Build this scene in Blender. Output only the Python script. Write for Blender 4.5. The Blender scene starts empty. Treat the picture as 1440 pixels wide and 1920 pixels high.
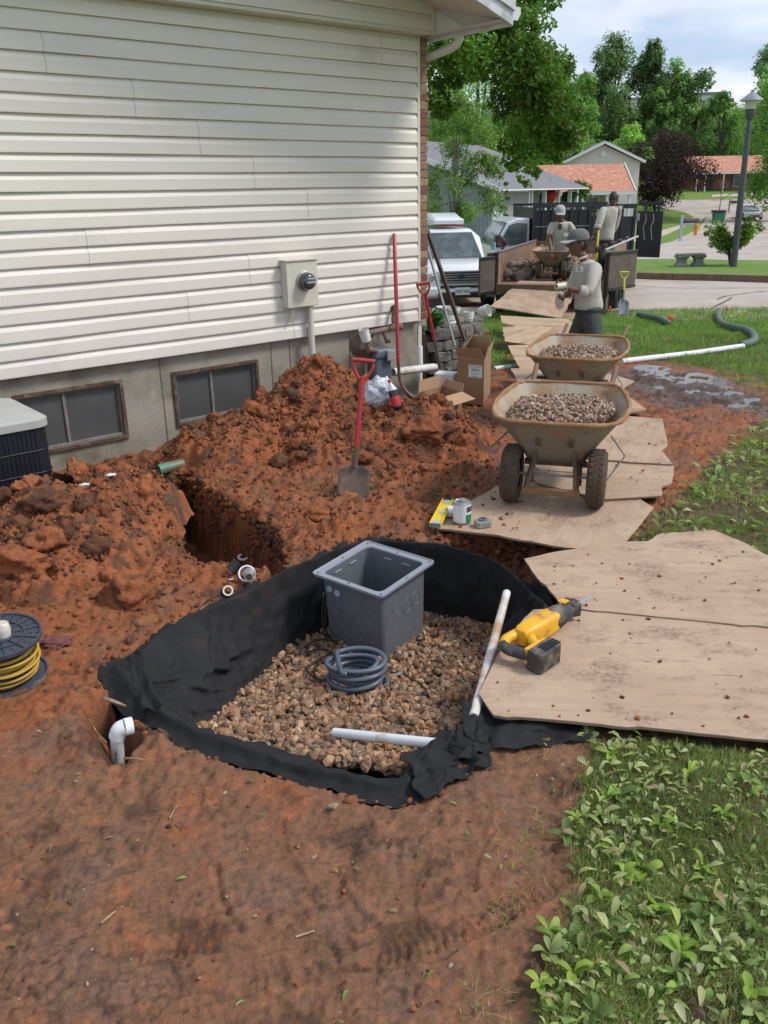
import bpy, bmesh, math, random
import numpy as np
from mathutils import Vector, Matrix, noise as mnoise
from mathutils.geometry import delaunay_2d_cdt
random.seed(7); RNG = np.random.default_rng(11)
SC = bpy.context.scene; COL = SC.collection
PI = math.pi
# ------------------------------------------------------------------ camera, world, sun, exposure
CP, CR, CF, CH = math.radians(20.6), math.radians(1.1), 1600.0, 1.85
_F = np.array([0, math.cos(CP), -math.sin(CP)]); _U0 = np.array([0, math.sin(CP), math.cos(CP)]); _R0 = np.array([1., 0, 0])
_R = math.cos(CR)*_R0 - math.sin(CR)*_U0; _U = math.sin(CR)*_R0 + math.cos(CR)*_U0
_C = np.array([0, 0, CH])
cam = bpy.data.cameras.new('camera'); camo = bpy.data.objects.new('camera', cam); COL.objects.link(camo)
cam.sensor_fit = 'VERTICAL'; cam.sensor_height = 24.0; cam.lens = 24.0*CF/1920.0
cam.clip_end = 2000; cam.clip_start = .05
M = Matrix.Identity(4)
for i in range(3):
    M[i][0] = _R[i]; M[i][1] = _U[i]; M[i][2] = -_F[i]; M[i][3] = _C[i]
camo.matrix_world = M; SC.camera = camo
SC.view_settings.view_transform = 'Standard'; SC.view_settings.look = 'None'
SC.view_settings.exposure = 0.92; SC.view_settings.gamma = 1.0
SUN_EL, SUN_AZ = math.radians(50), math.radians(98)      # azimuth clockwise from +Y
W = bpy.data.worlds.new('World'); SC.world = W; W.use_nodes = True
nt = W.node_tree; nt.nodes.clear()
def wn(t, **k):
    n = nt.nodes.new(t)
    for a, b in k.items(): setattr(n, a, b)
    return n
out = wn('ShaderNodeOutputWorld'); bg = wn('ShaderNodeBackground')
sky = wn('ShaderNodeTexSky', sky_type='NISHITA', sun_disc=False, sun_elevation=SUN_EL, sun_rotation=SUN_AZ, air_density=1.0, dust_density=1.5)
tc = wn('ShaderNodeTexCoord'); mp = wn('ShaderNodeMapping'); mp.inputs['Scale'].default_value = (1.0, 1.0, 3.2)
no = wn('ShaderNodeTexNoise'); no.inputs['Scale'].default_value = 2.3; no.inputs['Detail'].default_value = 7; no.inputs['Roughness'].default_value = .55
rp = wn('ShaderNodeValToRGB'); rp.color_ramp.elements[0].position = .36; rp.color_ramp.elements[1].position = .56
rp.color_ramp.elements[0].color = (.30,.30,.30,1); rp.color_ramp.elements[1].color = (1,1,1,1)
n2 = wn('ShaderNodeTexNoise'); n2.inputs['Scale'].default_value = 3.4; n2.inputs['Detail'].default_value = 5
cr = wn('ShaderNodeValToRGB'); cr.color_ramp.elements[0].position = .42; cr.color_ramp.elements[1].position = .58
cr.color_ramp.elements[0].color = (2.9, 3.55, 4.7, 1); cr.color_ramp.elements[1].color = (5.3, 5.5, 5.9, 1)
mx = wn('ShaderNodeMix', data_type='RGBA')
L = nt.links.new
L(tc.outputs['Generated'], mp.inputs[0]); L(mp.outputs[0], no.inputs['Vector']); L(mp.outputs[0], n2.inputs['Vector'])
L(no.outputs['Fac'], rp.inputs[0]); L(n2.outputs['Fac'], cr.inputs[0])
L(rp.outputs[0], mx.inputs['Factor']); L(sky.outputs[0], mx.inputs['A']); L(cr.outputs[0], mx.inputs['B'])
L(mx.outputs['Result'], bg.inputs[0]); bg.inputs[1].default_value = .10; L(bg.outputs[0], out.inputs[0])
sl = bpy.data.lights.new('sun', 'SUN'); sl.energy = 1.5; sl.angle = math.radians(14); sl.color = (1, .96, .9)
so = bpy.data.objects.new('sun', sl); COL.objects.link(so)
sd = Vector((math.sin(SUN_AZ)*math.cos(SUN_EL), math.cos(SUN_AZ)*math.cos(SUN_EL), math.sin(SUN_EL)))
so.rotation_euler = sd.to_track_quat('Z', 'Y').to_euler()

# ------------------------------------------------------------------ helpers
def _ray(u, v): return _F + (u-720)/CF*_R + (960-v)/CF*_U
def P(u, v, z=0.0):                 # photograph direction met with the level z
    D = _ray(u, v); return _C + D*(z-CH)/D[2]
def PY(u, v, Y):                    # the same met with the distance Y
    D = _ray(u, v); return _C + D*Y/D[1]
def PROJ(q):
    q = np.asarray(q, float)-_C
    return 720+CF*(q@_R)/(q@_F), 960-CF*(q@_U)/(q@_F)

MW = {}
def thing(name, label, cat, loc=(0,0,0), rz=0, group=None, rot=None):
    o = bpy.data.objects.new(name, None); COL.objects.link(o); o.empty_display_size = .1
    o.location = tuple(float(c) for c in loc); o.rotation_euler = rot if rot else (0, 0, rz)
    MW[o.name] = Matrix.Translation(o.location) @ o.rotation_euler.to_matrix().to_4x4()
    return tag(o, label, cat, group)
def tag(o, label=None, cat=None, group=None, kind=None):
    if label: o['label'] = label
    if cat: o['category'] = cat
    if group: o['group'] = group
    if kind: o['kind'] = kind
    return o
def kids(o): return [c for c in COL.objects if c.parent == o]
def dup(root, loc, rz=0, label=None, rot=None, scale=None):
    def cp(o, par):
        c = o.copy(); COL.objects.link(c)
        if par: c.parent = par
        for ch in kids(o): cp(ch, c)
        return c
    c = cp(root, None); c.location = tuple(float(a) for a in loc); c.rotation_euler = rot if rot else (0, 0, rz)
    if scale: c.scale = (scale,)*3
    if label: c['label'] = label
    MW[c.name] = Matrix.Translation(c.location) @ c.rotation_euler.to_matrix().to_4x4()
    return c

def link_mesh(name, me, mat, parent=None, smooth=False, bevel=0, seg=2):
    if mat is not None:
        for m_ in (mat if isinstance(mat, (list, tuple)) else [mat]): me.materials.append(m_)
    if smooth:
        me.polygons.foreach_set('use_smooth', np.ones(len(me.polygons), bool))
        if smooth != True and smooth > 1: me.set_sharp_from_angle(angle=math.radians(smooth))
    else: me.polygons.foreach_set('use_smooth', np.zeros(len(me.polygons), bool))
    o = bpy.data.objects.new(name, me); COL.objects.link(o)
    if parent is not None:
        o.parent = parent
        m = MW.get(parent.name)
        if m is not None:
            if m != Matrix.Identity(4): me.transform(m.inverted())
            MW[o.name] = m
    if bevel:
        b = o.modifiers.new('b', 'BEVEL'); b.width = bevel; b.segments = seg; b.limit_method = 'ANGLE'; b.angle_limit = .6
    return o
def npmesh(name, V, F, mat, parent=None, smooth=False, cols=None, wet=None, attrs=None):
    V = np.asarray(V, np.float32); F = np.asarray(F, np.int32)
    me = bpy.data.meshes.new(name); k = F.shape[1]
    me.vertices.add(len(V)); me.vertices.foreach_set('co', V.ravel())
    me.loops.add(F.size); me.loops.foreach_set('vertex_index', F.ravel())
    me.polygons.add(len(F)); me.polygons.foreach_set('loop_start', np.arange(0, F.size, k, dtype=np.int32))
    me.polygons.foreach_set('loop_total', np.full(len(F), k, np.int32))
    me.update(calc_edges=True)
    if cols is not None:
        a = me.color_attributes.new('Col', 'FLOAT_COLOR', 'POINT')
        c4 = np.ones((len(V), 4), np.float32); c4[:, :cols.shape[1]] = cols; a.data.foreach_set('color', c4.ravel())
    me.validate()
    return link_mesh(name, me, mat, parent, smooth)

def Rz(a): return Matrix.Rotation(a, 3, 'Z')
def frame(d, up=(0,0,1)):           # matrix whose Z column is d
    d = Vector(d).normalized(); u = Vector(up)
    if abs(d.dot(u)) > .98: u = Vector((1,0,0))
    x = u.cross(d).normalized(); y = d.cross(x)
    return Matrix((x, y, d)).transposed()
class MB:
    def __init__(s): s.v = []; s.f = []
    def add(s, vs, fs):
        o = len(s.v); s.v += [tuple(float(c) for c in v) for v in vs]; s.f += [tuple(o+i for i in f) for f in fs]; return s
    def box(s, c, size, R=None):
        hx, hy, hz = size[0]/2, size[1]/2, size[2]/2; c = Vector(c)
        vs = [Vector((x, y, z)) for x in (-hx, hx) for y in (-hy, hy) for z in (-hz, hz)]
        if R is not None: vs = [R @ v for v in vs]
        return s.add([v+c for v in vs], [(0,1,3,2),(4,6,7,5),(0,4,5,1),(2,3,7,6),(0,2,6,4),(1,5,7,3)])
    def tube(s, pts, r, n=10, closed=False, caps=True):
        pts = [Vector(tuple(float(c) for c in p)) for p in pts]; k = len(pts)
        rs = r if isinstance(r, (list, tuple, np.ndarray)) else [r]*k
        vs = []; prev = None
        for i, p in enumerate(pts):
            if closed: d = pts[(i+1) % k]-pts[i-1]
            else: d = pts[min(i+1, k-1)]-pts[max(i-1, 0)]
            if d.length < 1e-9: d = Vector((0,0,1))
            d.normalize()
            if prev is None:
                fr = frame(d); x = fr.col[0]
            else:
                x = prev-d*prev.dot(d)
                if x.length < 1e-6: x = frame(d).col[0]
                x.normalize()
            y = d.cross(x); prev = x
            vs += [p+(x*math.cos(2*PI*j/n)+y*math.sin(2*PI*j/n))*rs[i] for j in range(n)]
        fs = []
        for i in range(k if closed else k-1):
            a = i*n; b = ((i+1) % k)*n
            fs += [(a+j, a+(j+1) % n, b+(j+1) % n, b+j) for j in range(n)]
        if caps and not closed: fs += [tuple(range(n))[::-1], tuple((k-1)*n+j for j in range(n))]
        return s.add(vs, fs)
    def lathe(s, prof, o=(0,0,0), d=(0,0,1), n=24, caps=True, up=(0,0,1)):    # prof: (radius, height)
        fr = frame(d, up); o = Vector(tuple(float(c) for c in o)); vs = []
        for r, h in prof: vs += [o+fr @ Vector((r*math.cos(2*PI*j/n), r*math.sin(2*PI*j/n), h)) for j in range(n)]
        fs = []
        for i in range(len(prof)-1):
            a = i*n; b = a+n; fs += [(a+j, a+(j+1) % n, b+(j+1) % n, b+j) for j in range(n)]
        if caps: fs += [tuple(range(n))[::-1], tuple((len(prof)-1)*n+j for j in range(n))]
        return s.add(vs, fs)
    def prism(s, poly, h, o=(0,0,0), R=None):    # polygon in xy, thick h along z
        o = Vector(tuple(float(c) for c in o)); n = len(poly); R = R or Matrix.Identity(3)
        vs = [o+R @ Vector((x, y, 0)) for x, y in poly]+[o+R @ Vector((x, y, h)) for x, y in poly]
        return s.add(vs, [tuple(range(n))[::-1], tuple(range(n, 2*n))]+[(i, (i+1) % n, n+(i+1) % n, n+i) for i in range(n)])
    def build(s, name, mat, parent=None, smooth=False, bevel=0, seg=2):
        me = bpy.data.meshes.new(name); me.from_pydata(s.v, [], s.f); me.validate()
        bm = bmesh.new(); bm.from_mesh(me); bmesh.ops.recalc_face_normals(bm, faces=bm.faces); bm.to_mesh(me); bm.free()
        return link_mesh(name, me, mat, parent, smooth, bevel, seg)
def catmull(pts, n=8, closed=False):
    pts = [np.asarray(p, float) for p in pts]; k = len(pts); out = []
    rng = range(k) if closed else range(k-1)
    for i in rng:
        p1, p2 = pts[i], pts[(i+1) % k]
        p0 = pts[i-1] if (closed or i > 0) else 2*p1-p2
        p3 = pts[(i+2) % k] if (closed or i+2 < k) else 2*p2-p1
        for t in np.linspace(0, 1, n, endpoint=False):
            out.append(.5*((2*p1)+(-p0+p2)*t+(2*p0-5*p1+4*p2-p3)*t*t+(-p0+3*p1-3*p2+p3)*t**3))
    if not closed: out.append(pts[-1])
    return out
# numpy noise
_perm = RNG.permutation(65536).astype(np.int64)
_gr = RNG.random((65536,))*2*PI
def _h(ix, iy, s=0): return _perm[(_perm[(ix+s*131) & 65535]+iy) & 65535]
def gnoise(x, y, s=0):
    ix = np.floor(x).astype(np.int64); iy = np.floor(y).astype(np.int64); fx = x-ix; fy = y-iy
    def g(a, b):
        th = _gr[_h(ix+a, iy+b, s)]; return np.cos(th)*(fx-a)+np.sin(th)*(fy-b)
    u = fx*fx*fx*(fx*(fx*6-15)+10); v = fy*fy*fy*(fy*(fy*6-15)+10)
    return ((g(0,0)*(1-u)+g(1,0)*u)*(1-v)+(g(0,1)*(1-u)+g(1,1)*u)*v)*1.5
def fbm(x, y, o=4, s=0, g=.5):
    r = 0; a = 1; f = 1
    for i in range(o): r = r+a*gnoise(x*f+i*17.3, y*f-i*9.1, s+i); a *= g; f *= 2.03
    return r
def worley(x, y, s=0):
    ix = np.floor(x).astype(np.int64); iy = np.floor(y).astype(np.int64); d1 = np.full(x.shape, 9.); cid = np.zeros(x.shape)
    for a in (-1,0,1):
        for b in (-1,0,1):
            h = _h(ix+a, iy+b, s); px = ix+a+(h % 997)/997.; py = iy+b+((h*7919) % 991)/991.
            d = (x-px)**2+(y-py)**2; m = d < d1; d1 = np.where(m, d, d1); cid = np.where(m, (h % 613)/613., cid)
    return np.sqrt(d1), cid
def sstep(a, b, x):
    t = np.clip((x-a)/(b-a), 0, 1); return t*t*(3-2*t)
def polydist(x, y, poly):           # signed distance, positive inside
    poly = np.asarray(poly, float)[:, :2]; n = len(poly); d = np.full(x.shape, 1e9); ins = np.zeros(x.shape, bool)
    for i in range(n):
        ax, ay = poly[i]; bx, by = poly[(i+1) % n]; ex, ey = bx-ax, by-ay
        t = np.clip(((x-ax)*ex+(y-ay)*ey)/(ex*ex+ey*ey+1e-12), 0, 1)
        d = np.minimum(d, (x-ax-t*ex)**2+(y-ay-t*ey)**2)
        c = ((ay > y) != (by > y)) & (x < (bx-ax)*(y-ay)/(by-ay+1e-12)+ax); ins ^= c
    d = np.sqrt(d); return np.where(ins, d, -d)
def pw(pts, z=0): return [P(u, v, z)[:2] for u, v in pts]
def instances(protos, pos, scl, cols=None, rots=None, squash=None):
    """copy prototype vertex sets to pos with random turns: numpy arrays for one joined mesh"""
    Vs = []; Fs = []; Cs = []; off = 0; n = len(pos); idx = RNG.integers(0, len(protos), n)
    for k, (pv, pf) in enumerate(protos):
        sel = np.where(idx == k)[0]
        if not len(sel): continue
        m = len(sel)
        q = RNG.normal(size=(m, 4)) if rots is None else rots[sel]; q /= np.linalg.norm(q, axis=1)[:, None]
        w, x, y, z = q.T
        R = np.stack([1-2*(y*y+z*z), 2*(x*y-z*w), 2*(x*z+y*w), 2*(x*y+z*w), 1-2*(x*x+z*z), 2*(y*z-x*w), 2*(x*z-y*w), 2*(y*z+x*w), 1-2*(x*x+y*y)], 1).reshape(m, 3, 3)
        v = np.einsum('mij,vj->mvi', R, pv)*scl[sel][:, None, None]
        if squash is not None: v[:, :, 2] *= squash
        v = v+pos[sel][:, None, :]
        Vs.append(v.reshape(-1, 3)); nv = len(pv)
        Fs.append((pf[None]+(off+np.arange(m)*nv)[:, None, None]).reshape(-1, pf.shape[1])); off += m*nv
        if cols is not None: Cs.append(np.repeat(cols[sel], nv, 0))
    return np.concatenate(Vs), np.concatenate(Fs), (np.concatenate(Cs) if cols is not None else None)
def ico(sub):
    bm = bmesh.new(); bmesh.ops.create_icosphere(bm, subdivisions=sub, radius=1)
    bm.verts.ensure_lookup_table(); v = np.array([tuple(a.co) for a in bm.verts]); f = np.array([[a.index for a in b.verts] for b in bm.faces]); bm.free()
    return v, f
def rock_proto(sub, cuts, rough, seed, sq=(1,1,1)):
    r = np.random.default_rng(seed); v, f = ico(sub); v = v.copy()
    for _ in range(cuts):
        n = r.normal(size=3); n /= np.linalg.norm(n); d = r.uniform(.55, .85); t = v@n; m = t > d; v[m] -= np.outer(t[m]-d, n)
    if rough:
        for i in range(len(v)):
            k = mnoise.fractal(Vector(v[i]*1.7+seed), .6, 2.1, 4)+.55*abs(mnoise.noise(Vector(v[i]*4.3+seed)))+.35*mnoise.noise(Vector(v[i]*9+seed)); v[i] *= 1+rough*k
    return v*np.array(sq)*r.uniform(.85, 1.15, 3), f

# ------------------------------------------------------------------ materials
def mat(name, c, rough=.7, c2=None, nscale=8, bump=0, bscale=60, metal=0, spec=.5, dirt=None, dscale=3, dlo=.5, dhi=.7, attr=False, coord='Object', trans=0, alpha=1, sub=0, stretch=None, coat=0, detail=5, dfac=1.0, dirt2=None, d2=(9,.6,.7), bump2=0, b2s=20):
    m = bpy.data.materials.new(name); m.use_nodes = True; t = m.node_tree; b = t.nodes['Principled BSDF']
    N = t.nodes.new; K = t.links.new
    b.inputs['Roughness'].default_value = rough; b.inputs['Metallic'].default_value = metal; b.inputs['Specular IOR Level'].default_value = spec
    if trans: b.inputs['Transmission Weight'].default_value = trans
    if alpha < 1: b.inputs['Alpha'].default_value = alpha
    if coat: b.inputs['Coat Weight'].default_value = coat
    if sub: b.inputs['Subsurface Weight'].default_value = sub; b.inputs['Subsurface Radius'].default_value = (.02,.01,.005)
    cur = None; tcn = N('ShaderNodeTexCoord'); vec = tcn.outputs[coord]
    if stretch:
        mpn = N('ShaderNodeMapping'); mpn.inputs['Scale'].default_value = stretch; K(vec, mpn.inputs[0]); vec = mpn.outputs[0]
    def nz(s, d=detail):
        n = N('ShaderNodeTexNoise'); n.inputs['Scale'].default_value = s; n.inputs['Detail'].default_value = d; n.inputs['Roughness'].default_value = .6; K(vec, n.inputs['Vector']); return n
    def ramp(src, lo, hi):
        r = N('ShaderNodeMapRange'); r.inputs['From Min'].default_value = lo; r.inputs['From Max'].default_value = hi; K(src, r.inputs['Value']); return r.outputs[0]
    def mix(f, a, bb, mode='MIX'):
        x = N('ShaderNodeMix'); x.data_type = 'RGBA'; x.blend_type = mode
        for s_, val in (('Factor', f), ('A', a), ('B', bb)):
            if hasattr(val, 'is_linked') or hasattr(val, 'links'): K(val, x.inputs[s_])
            elif s_ == 'Factor': x.inputs[s_].default_value = val
            else: x.inputs[s_].default_value = (*val[:3], 1)
        return x.outputs['Result']
    if attr:
        a = N('ShaderNodeAttribute'); a.attribute_name = 'Col'; cur = a.outputs['Color']
        if c2 is not None:
            cur = mix(ramp(nz(nscale).outputs['Fac'], .35, .65), mix(1.0, cur, c, 'MULTIPLY'), mix(1.0, cur, c2, 'MULTIPLY'))
    elif c2 is not None: cur = mix(ramp(nz(nscale).outputs['Fac'], .35, .65), c, c2)
    if dirt is not None:
        f_ = ramp(nz(dscale, 8).outputs['Fac'], dlo, dhi)
        if dfac < 1:
            mm = N('ShaderNodeMath'); mm.operation = 'MULTIPLY'; mm.inputs[1].default_value = dfac; K(f_, mm.inputs[0]); f_ = mm.outputs[0]
        cur = mix(f_, cur if cur is not None else c, dirt)
    if dirt2 is not None:
        cur = mix(ramp(nz(d2[0], 10).outputs['Fac'], d2[1], d2[2]), cur if cur is not None else c, dirt2)
    if cur is None: b.inputs['Base Color'].default_value = (*c, 1)
    else: K(cur, b.inputs['Base Color'])
    if bump:
        bn = N('ShaderNodeBump'); bn.inputs['Strength'].default_value = bump; bn.inputs['Distance'].default_value = .01
        K(nz(bscale, 6).outputs['Fac'], bn.inputs['Height']); K(bn.outputs[0], b.inputs['Normal'])
        if bump2:
            bq = N('ShaderNodeBump'); bq.inputs['Strength'].default_value = bump2; bq.inputs['Distance'].default_value = .03
            K(nz(b2s, 8).outputs['Fac'], bq.inputs['Height']); K(bq.outputs[0], bn.inputs['Normal'])
    m['_b'] = 1
    return m
# ------------------------------------------------------------------ terrain
def zbase(x, y):
    x = np.asarray(x, float); y = np.asarray(y, float)
    r = np.interp(y, [-50, 6.8, 8.6, 13, 17.5, 23, 31, 45, 60, 85, 93, 102, 110, 125, 160, 220, 320], [0, 0, -.09, -.30, -.52, -.62, -.72, -.85, -1.0, -1.45, -.9, .4, 1.25, 2.6, 9, 18, 26])
    l = np.interp(y, [-50, 6.8, 8.6, 13, 17.5, 22, 27, 44, 60, 110, 125, 160, 220, 320], [0, 0, -.09, -.30, -.52, -.80, -.72, -.40, -.2, 1.25, 2.6, 9, 18, 26])
    t = sstep(.24, .13, x/np.maximum(y, 1))*sstep(12, 20, y)
    z = r*(1-t)+l*t
    return z
def hit(u, v, fn=None):             # where the line of sight meets the ground
    fn = fn or zbase
    D = _ray(u, v); lo, hi = .5, None; t = .6
    while t < 500:
        q = _C+D*t
        if q[2] < float(fn(q[0], q[1])): hi = t; break
        lo = t; t *= 1.01; t += .01
    if hi is None: return _C+D*400
    for _ in range(30):
        m = (lo+hi)/2; q = _C+D*m
        if q[2] < float(fn(q[0], q[1])): hi = m
        else: lo = m
    return _C+D*hi
RIMPX = [(213,1255),(250,1222),(320,1178),(400,1138),(480,1100),(560,1062),(620,1036),(690,1014),(760,1018),(840,1024),(900,1045),(950,1072),(1000,1112),(1030,1150),(1010,1220),(960,1290),(915,1345),(850,1400),(795,1440),(735,1472),(640,1450),(540,1425),(450,1400),(370,1372),(300,1335),(250,1300)]
RIM = np.array([P(u, v, .03) for u, v in RIMPX])
GRPX = [(385,1362),(412,1348),(445,1325),(475,1285),(515,1242),(565,1208),(610,1185),(690,1160),(770,1150),(830,1155),(880,1162),(930,1180),(958,1200),(965,1225),(945,1260),(915,1300),(885,1340),(835,1390),(780,1428),(732,1455),(640,1440),(540,1418),(470,1398),(425,1388),(398,1380),(384,1372)]
def gravz(x, y): return np.interp(y, [2.25, 2.45, 3.5, 4.4], [-.02, -.06, -.33, -.38])+.0*np.asarray(x)
TRENCH = pw([(318,880),(350,872),(372,905),(410,935),(470,962),(515,1000),(545,1045),(520,1085),(470,1062),(380,1058),(345,1040),(326,1000)])
EXT = pw([(820,1008),(900,1000),(1010,1018),(1150,1060),(1120,1180),(1010,1150),(940,1075),(850,1030)])
HOLE = pw([(158,1325),(205,1300),(250,1315),(262,1380),(240,1425),(205,1432),(180,1395)])
GRASS_R = pw([(1500,760),(1440,790),(1330,862),(1290,905),(1245,960),(1175,1020),(1180,1100),(1440,1385),(1180,1365),(1120,1400),(1085,1470),(1060,1570),(1045,1650),(1025,1760),(1000,1860),(985,1960),(1100,2600),(2600,2600),(2600,760)])
GRASS_L = pw([(868,560),(930,585),(945,620),(958,650),(955,672),(965,684),(880,690),(872,640),(862,600)], -.12)
GRASS_M = pw([(1125,575),(1440,585),(2000,590),(2000,720),(1500,755),(1440,745),(1370,712),(1330,695),(1230,672),(1170,668),(1130,650),(1120,620)], -.15)
MUDW = pw([(1170,672),(1230,680),(1330,697),(1440,748),(1500,790),(1440,790),(1380,765),(1260,762),(1200,730),(1160,705)], -.05)
TREAD = [P(u, v)[:2] for u, v in ((620,1800),(760,1775),(880,1735),(970,1690),(1045,1640))]
CREASE = [P(u, v)[:2] for u, v in ((405,1620),(412,1680),(430,1720),(450,1745))]
CREASE2 = [P(u, v)[:2] for u, v in ((600,1815),(700,1822),(830,1795),(980,1700))]
def curvedist(x, y, pts):
    d = np.full(x.shape, 1e9); s = np.zeros(x.shape); acc = 0
    for a, b in zip(pts[:-1], pts[1:]):
        ex, ey = b[0]-a[0], b[1]-a[1]; l2 = ex*ex+ey*ey; t = np.clip(((x-a[0])*ex+(y-a[1])*ey)/l2, 0, 1)
        dd = np.hypot(x-a[0]-t*ex, y-a[1]-t*ey); m = dd < d; d = np.where(m, dd, d); s = np.where(m, acc+t*math.sqrt(l2), s); acc += math.sqrt(l2)
    return d, s
def lumps(x, y, sc, s):
    d, c = worley(x/sc+.25*gnoise(x/sc*1.7, y/sc*1.7, s+3), y/sc+.25*gnoise(x/sc*1.7+9, y/sc*1.7, s+4), s)
    return np.clip(.75-d, 0, 1)*(.45+c)
def clump(x, y, s=0):
    return .050*lumps(x, y, .15, s)+.034*lumps(x, y, .07, s+20)+.018*lumps(x, y, .032, s+40)+.02*fbm(x*9, y*9, 4, s+60)
C_RED = np.array([.290,.100,.040]); C_BROWN = np.array([.215,.108,.062]); C_GREY = np.array([.175,.108,.075]); C_DARK = np.array([.070,.038,.025]); C_SOIL = np.array([.095,.072,.044]); C_GREEN = np.array([.085,.125,.03])
def mixc(a, b, t): return a*(1-t[:, None])+b*t[:, None]
def near_ground(x, y):
    z = zbase(x, y)
    # ground near the house wall is a little lower towards the left
    wx, wy = x-.40, y-8.79; s_ = -(wx*.768+wy*.640); o_ = wx*.640-wy*.768
    z = z-.16*sstep(2.2, 3.2, s_)*sstep(1.6, .4, o_)
    z = z-.30*sstep(.9,.25, o_)*sstep(-.45,-.05,s_)*sstep(1.0,.3,s_)            # dug out at the house corner
    tr = polydist(x, y, TRENCH); ex = polydist(x, y, EXT); pit = polydist(x, y, RIM); ho = polydist(x, y, HOLE)
    wob = .025*fbm(x*7, y*7, 3, 5)
    z = z-.46*sstep(-.02, .07, tr+wob)-.24*sstep(-.03, .05, ex+wob)*(pit < .02)
    z = z-.24*sstep(-.03, .09, ho+wob)
    gr = polydist(x, y, GRASS_R); gl = polydist(x, y, GRASS_L); gm = polydist(x, y, GRASS_M)
    gn = .10*fbm(x*5, y*5, 4, 8)
    g = np.maximum.reduce([sstep(-.03, .08, gr+gn*.6), sstep(-.1, .15, gl+gn), sstep(-.25, .3, gm+2.2*gn)])
    wet = sstep(-.25, .2, polydist(x, y, MUDW)+1.5*gn)
    # roughness of the dirt
    rough = np.clip(sstep(3.0, 4.4, y+.9*np.abs(x+.4)*0+.5*fbm(x*1.3, y*1.3, 2, 9)), 0, 1)*sstep(1.3, .4, x)
    rough = np.maximum(rough*.9, .12)
    rough = np.maximum(rough, .35*sstep(.9, 1.6, x)*sstep(4.6, 5.2, y)*(1-g))
    rough = np.maximum(rough, .8*sstep(.35, .05, -ho)*(ho < .05))
    rough = rough*sstep(13, 9, y)
    z = z+rough*(clump(x, y, 0)-.012)*1.0
    z = z+(.007+.005*sstep(2.6,3.4,y))*fbm(x*2.2, y*2.2, 4, 3)*sstep(13.4, 11, y)+(.0062*fbm(x*30, y*30, 4, 13, .62)-.009*np.clip(.06-np.abs(fbm(x*7, y*7, 4, 15)), 0, 1)*16*sstep(.0, .3, gnoise(x*2.1, y*2.1, 16))+(.018+.022*sstep(2.6, 3.4, y))*np.clip(fbm(x*21, y*21, 4, 17, .65)-.14, 0, 1)*sstep(-.15, .35, fbm(x*3.6, y*3.6, 3, 18)))*sstep(12, 8, y)
    # wheel tracks and creases
    mk = (x > -1) & (x < 1.3) & (y < 2.6)
    for c, w, a in ((CREASE, .008, .012), (CREASE2, .009, .014)):
        d, s = curvedist(x, y, c); z = z-a*np.exp(-(d/w)**2)+a*.5*np.exp(-((d-2.1*w)/w)**2)
    d, s = curvedist(x, y, TREAD); band = sstep(.055, .04, d)
    z = z-.008*band+.0050*band*np.clip(3*np.sin(s*2*PI/.026+d*70), -1, 1)*sstep(-.45, -.1, fbm(x*6, y*6, 2, 77))+.007*np.exp(-((d-.066)/.010)**2)
    for u_, v_, a_ in ((170,1640,.5),(300,1780,.3),(520,1600,1.9),(640,1700,2.1),(110,1540,.9),(880,1600,1.2),(760,1660,1.4),(430,1850,.2)):
        q_ = P(u_, v_); dx = x-q_[0]; dy = y-q_[1]; lx = dx*math.cos(a_)+dy*math.sin(a_); ly = -dx*math.sin(a_)+dy*math.cos(a_); rr_ = np.maximum(np.abs(lx)/.14, np.abs(ly)/(.050-.012*np.cos(lx*16))); ft_ = sstep(1.08, .92, rr_); z = z-.0075*ft_+.003*ft_*np.clip(3*np.sin(lx*2*PI/.024+np.abs(ly)*60), -1, 1)*sstep(-.2, .3, fbm(x*8, y*8, 2, 79))+.004*np.exp(-((rr_-1.12)/.1)**2)
    T2 = [P(u, v)[:2] for u, v in ((1190,1015),(1225,960),(1260,930))]; d, s = curvedist(x, y, T2); band = sstep(.09, .06, d); z = z+.008*band*np.sign(np.sin(s*2*PI/.05+d*30))
    z = z+.05*wet*fbm(x*2.9, y*4.4, 5, 31)-.03*wet
    # pit hollow under the fabric
    z = np.where(pit > -.065, np.minimum(z, -.62*sstep(-.065, -.035, pit)+z*(1-sstep(-.065, -.035, pit))), z)
    # colours
    n1 = fbm(x*1.6, y*1.6, 5, 50); n2 = fbm(x*7, y*7, 5, 51); n3 = fbm(x*2.9+4, y*2.9, 4, 52)
    redness = sstep(-.35, .75, n1*.8-.22*sstep(3.0, 2.4, y)+.5*n2+.45*sstep(2.6, 4.2, y)+.5*sstep(.1, -1.2, x)-.55*sstep(2.8, 1.6, y)*sstep(-.9, -.2, x)-.15)
    c = mixc(C_BROWN[None], C_RED[None], redness)
    c = mixc(c, C_GREY[None], sstep(.0, .7, n3+.25*n2)*.6*(.35+.65*sstep(3.4, 2.4, y)))
    c = mixc(c, C_DARK[None], sstep(.35, .75, fbm(x*4.4, y*4.4, 4, 54)+.2*n2)*.7)
    orange = sstep(-.1, .4, .5*n1+.4*n2+.35-1.2*np.abs(y-5.6-.3*(x-2.4))/2.2)*sstep(1.5, 1.9, x)
    c = mixc(c, np.array([.34,.12,.045])[None], orange*.8)
    c = mixc(c, np.array([.082,.050,.034])[None], wet*.92)
    soilc = mixc(C_SOIL[None], C_GREEN[None], sstep(-.3, .5, n2+n1)*.45+.40*sstep(5, 9, y))
    c = mixc(c, soilc, g*.92)
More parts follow.
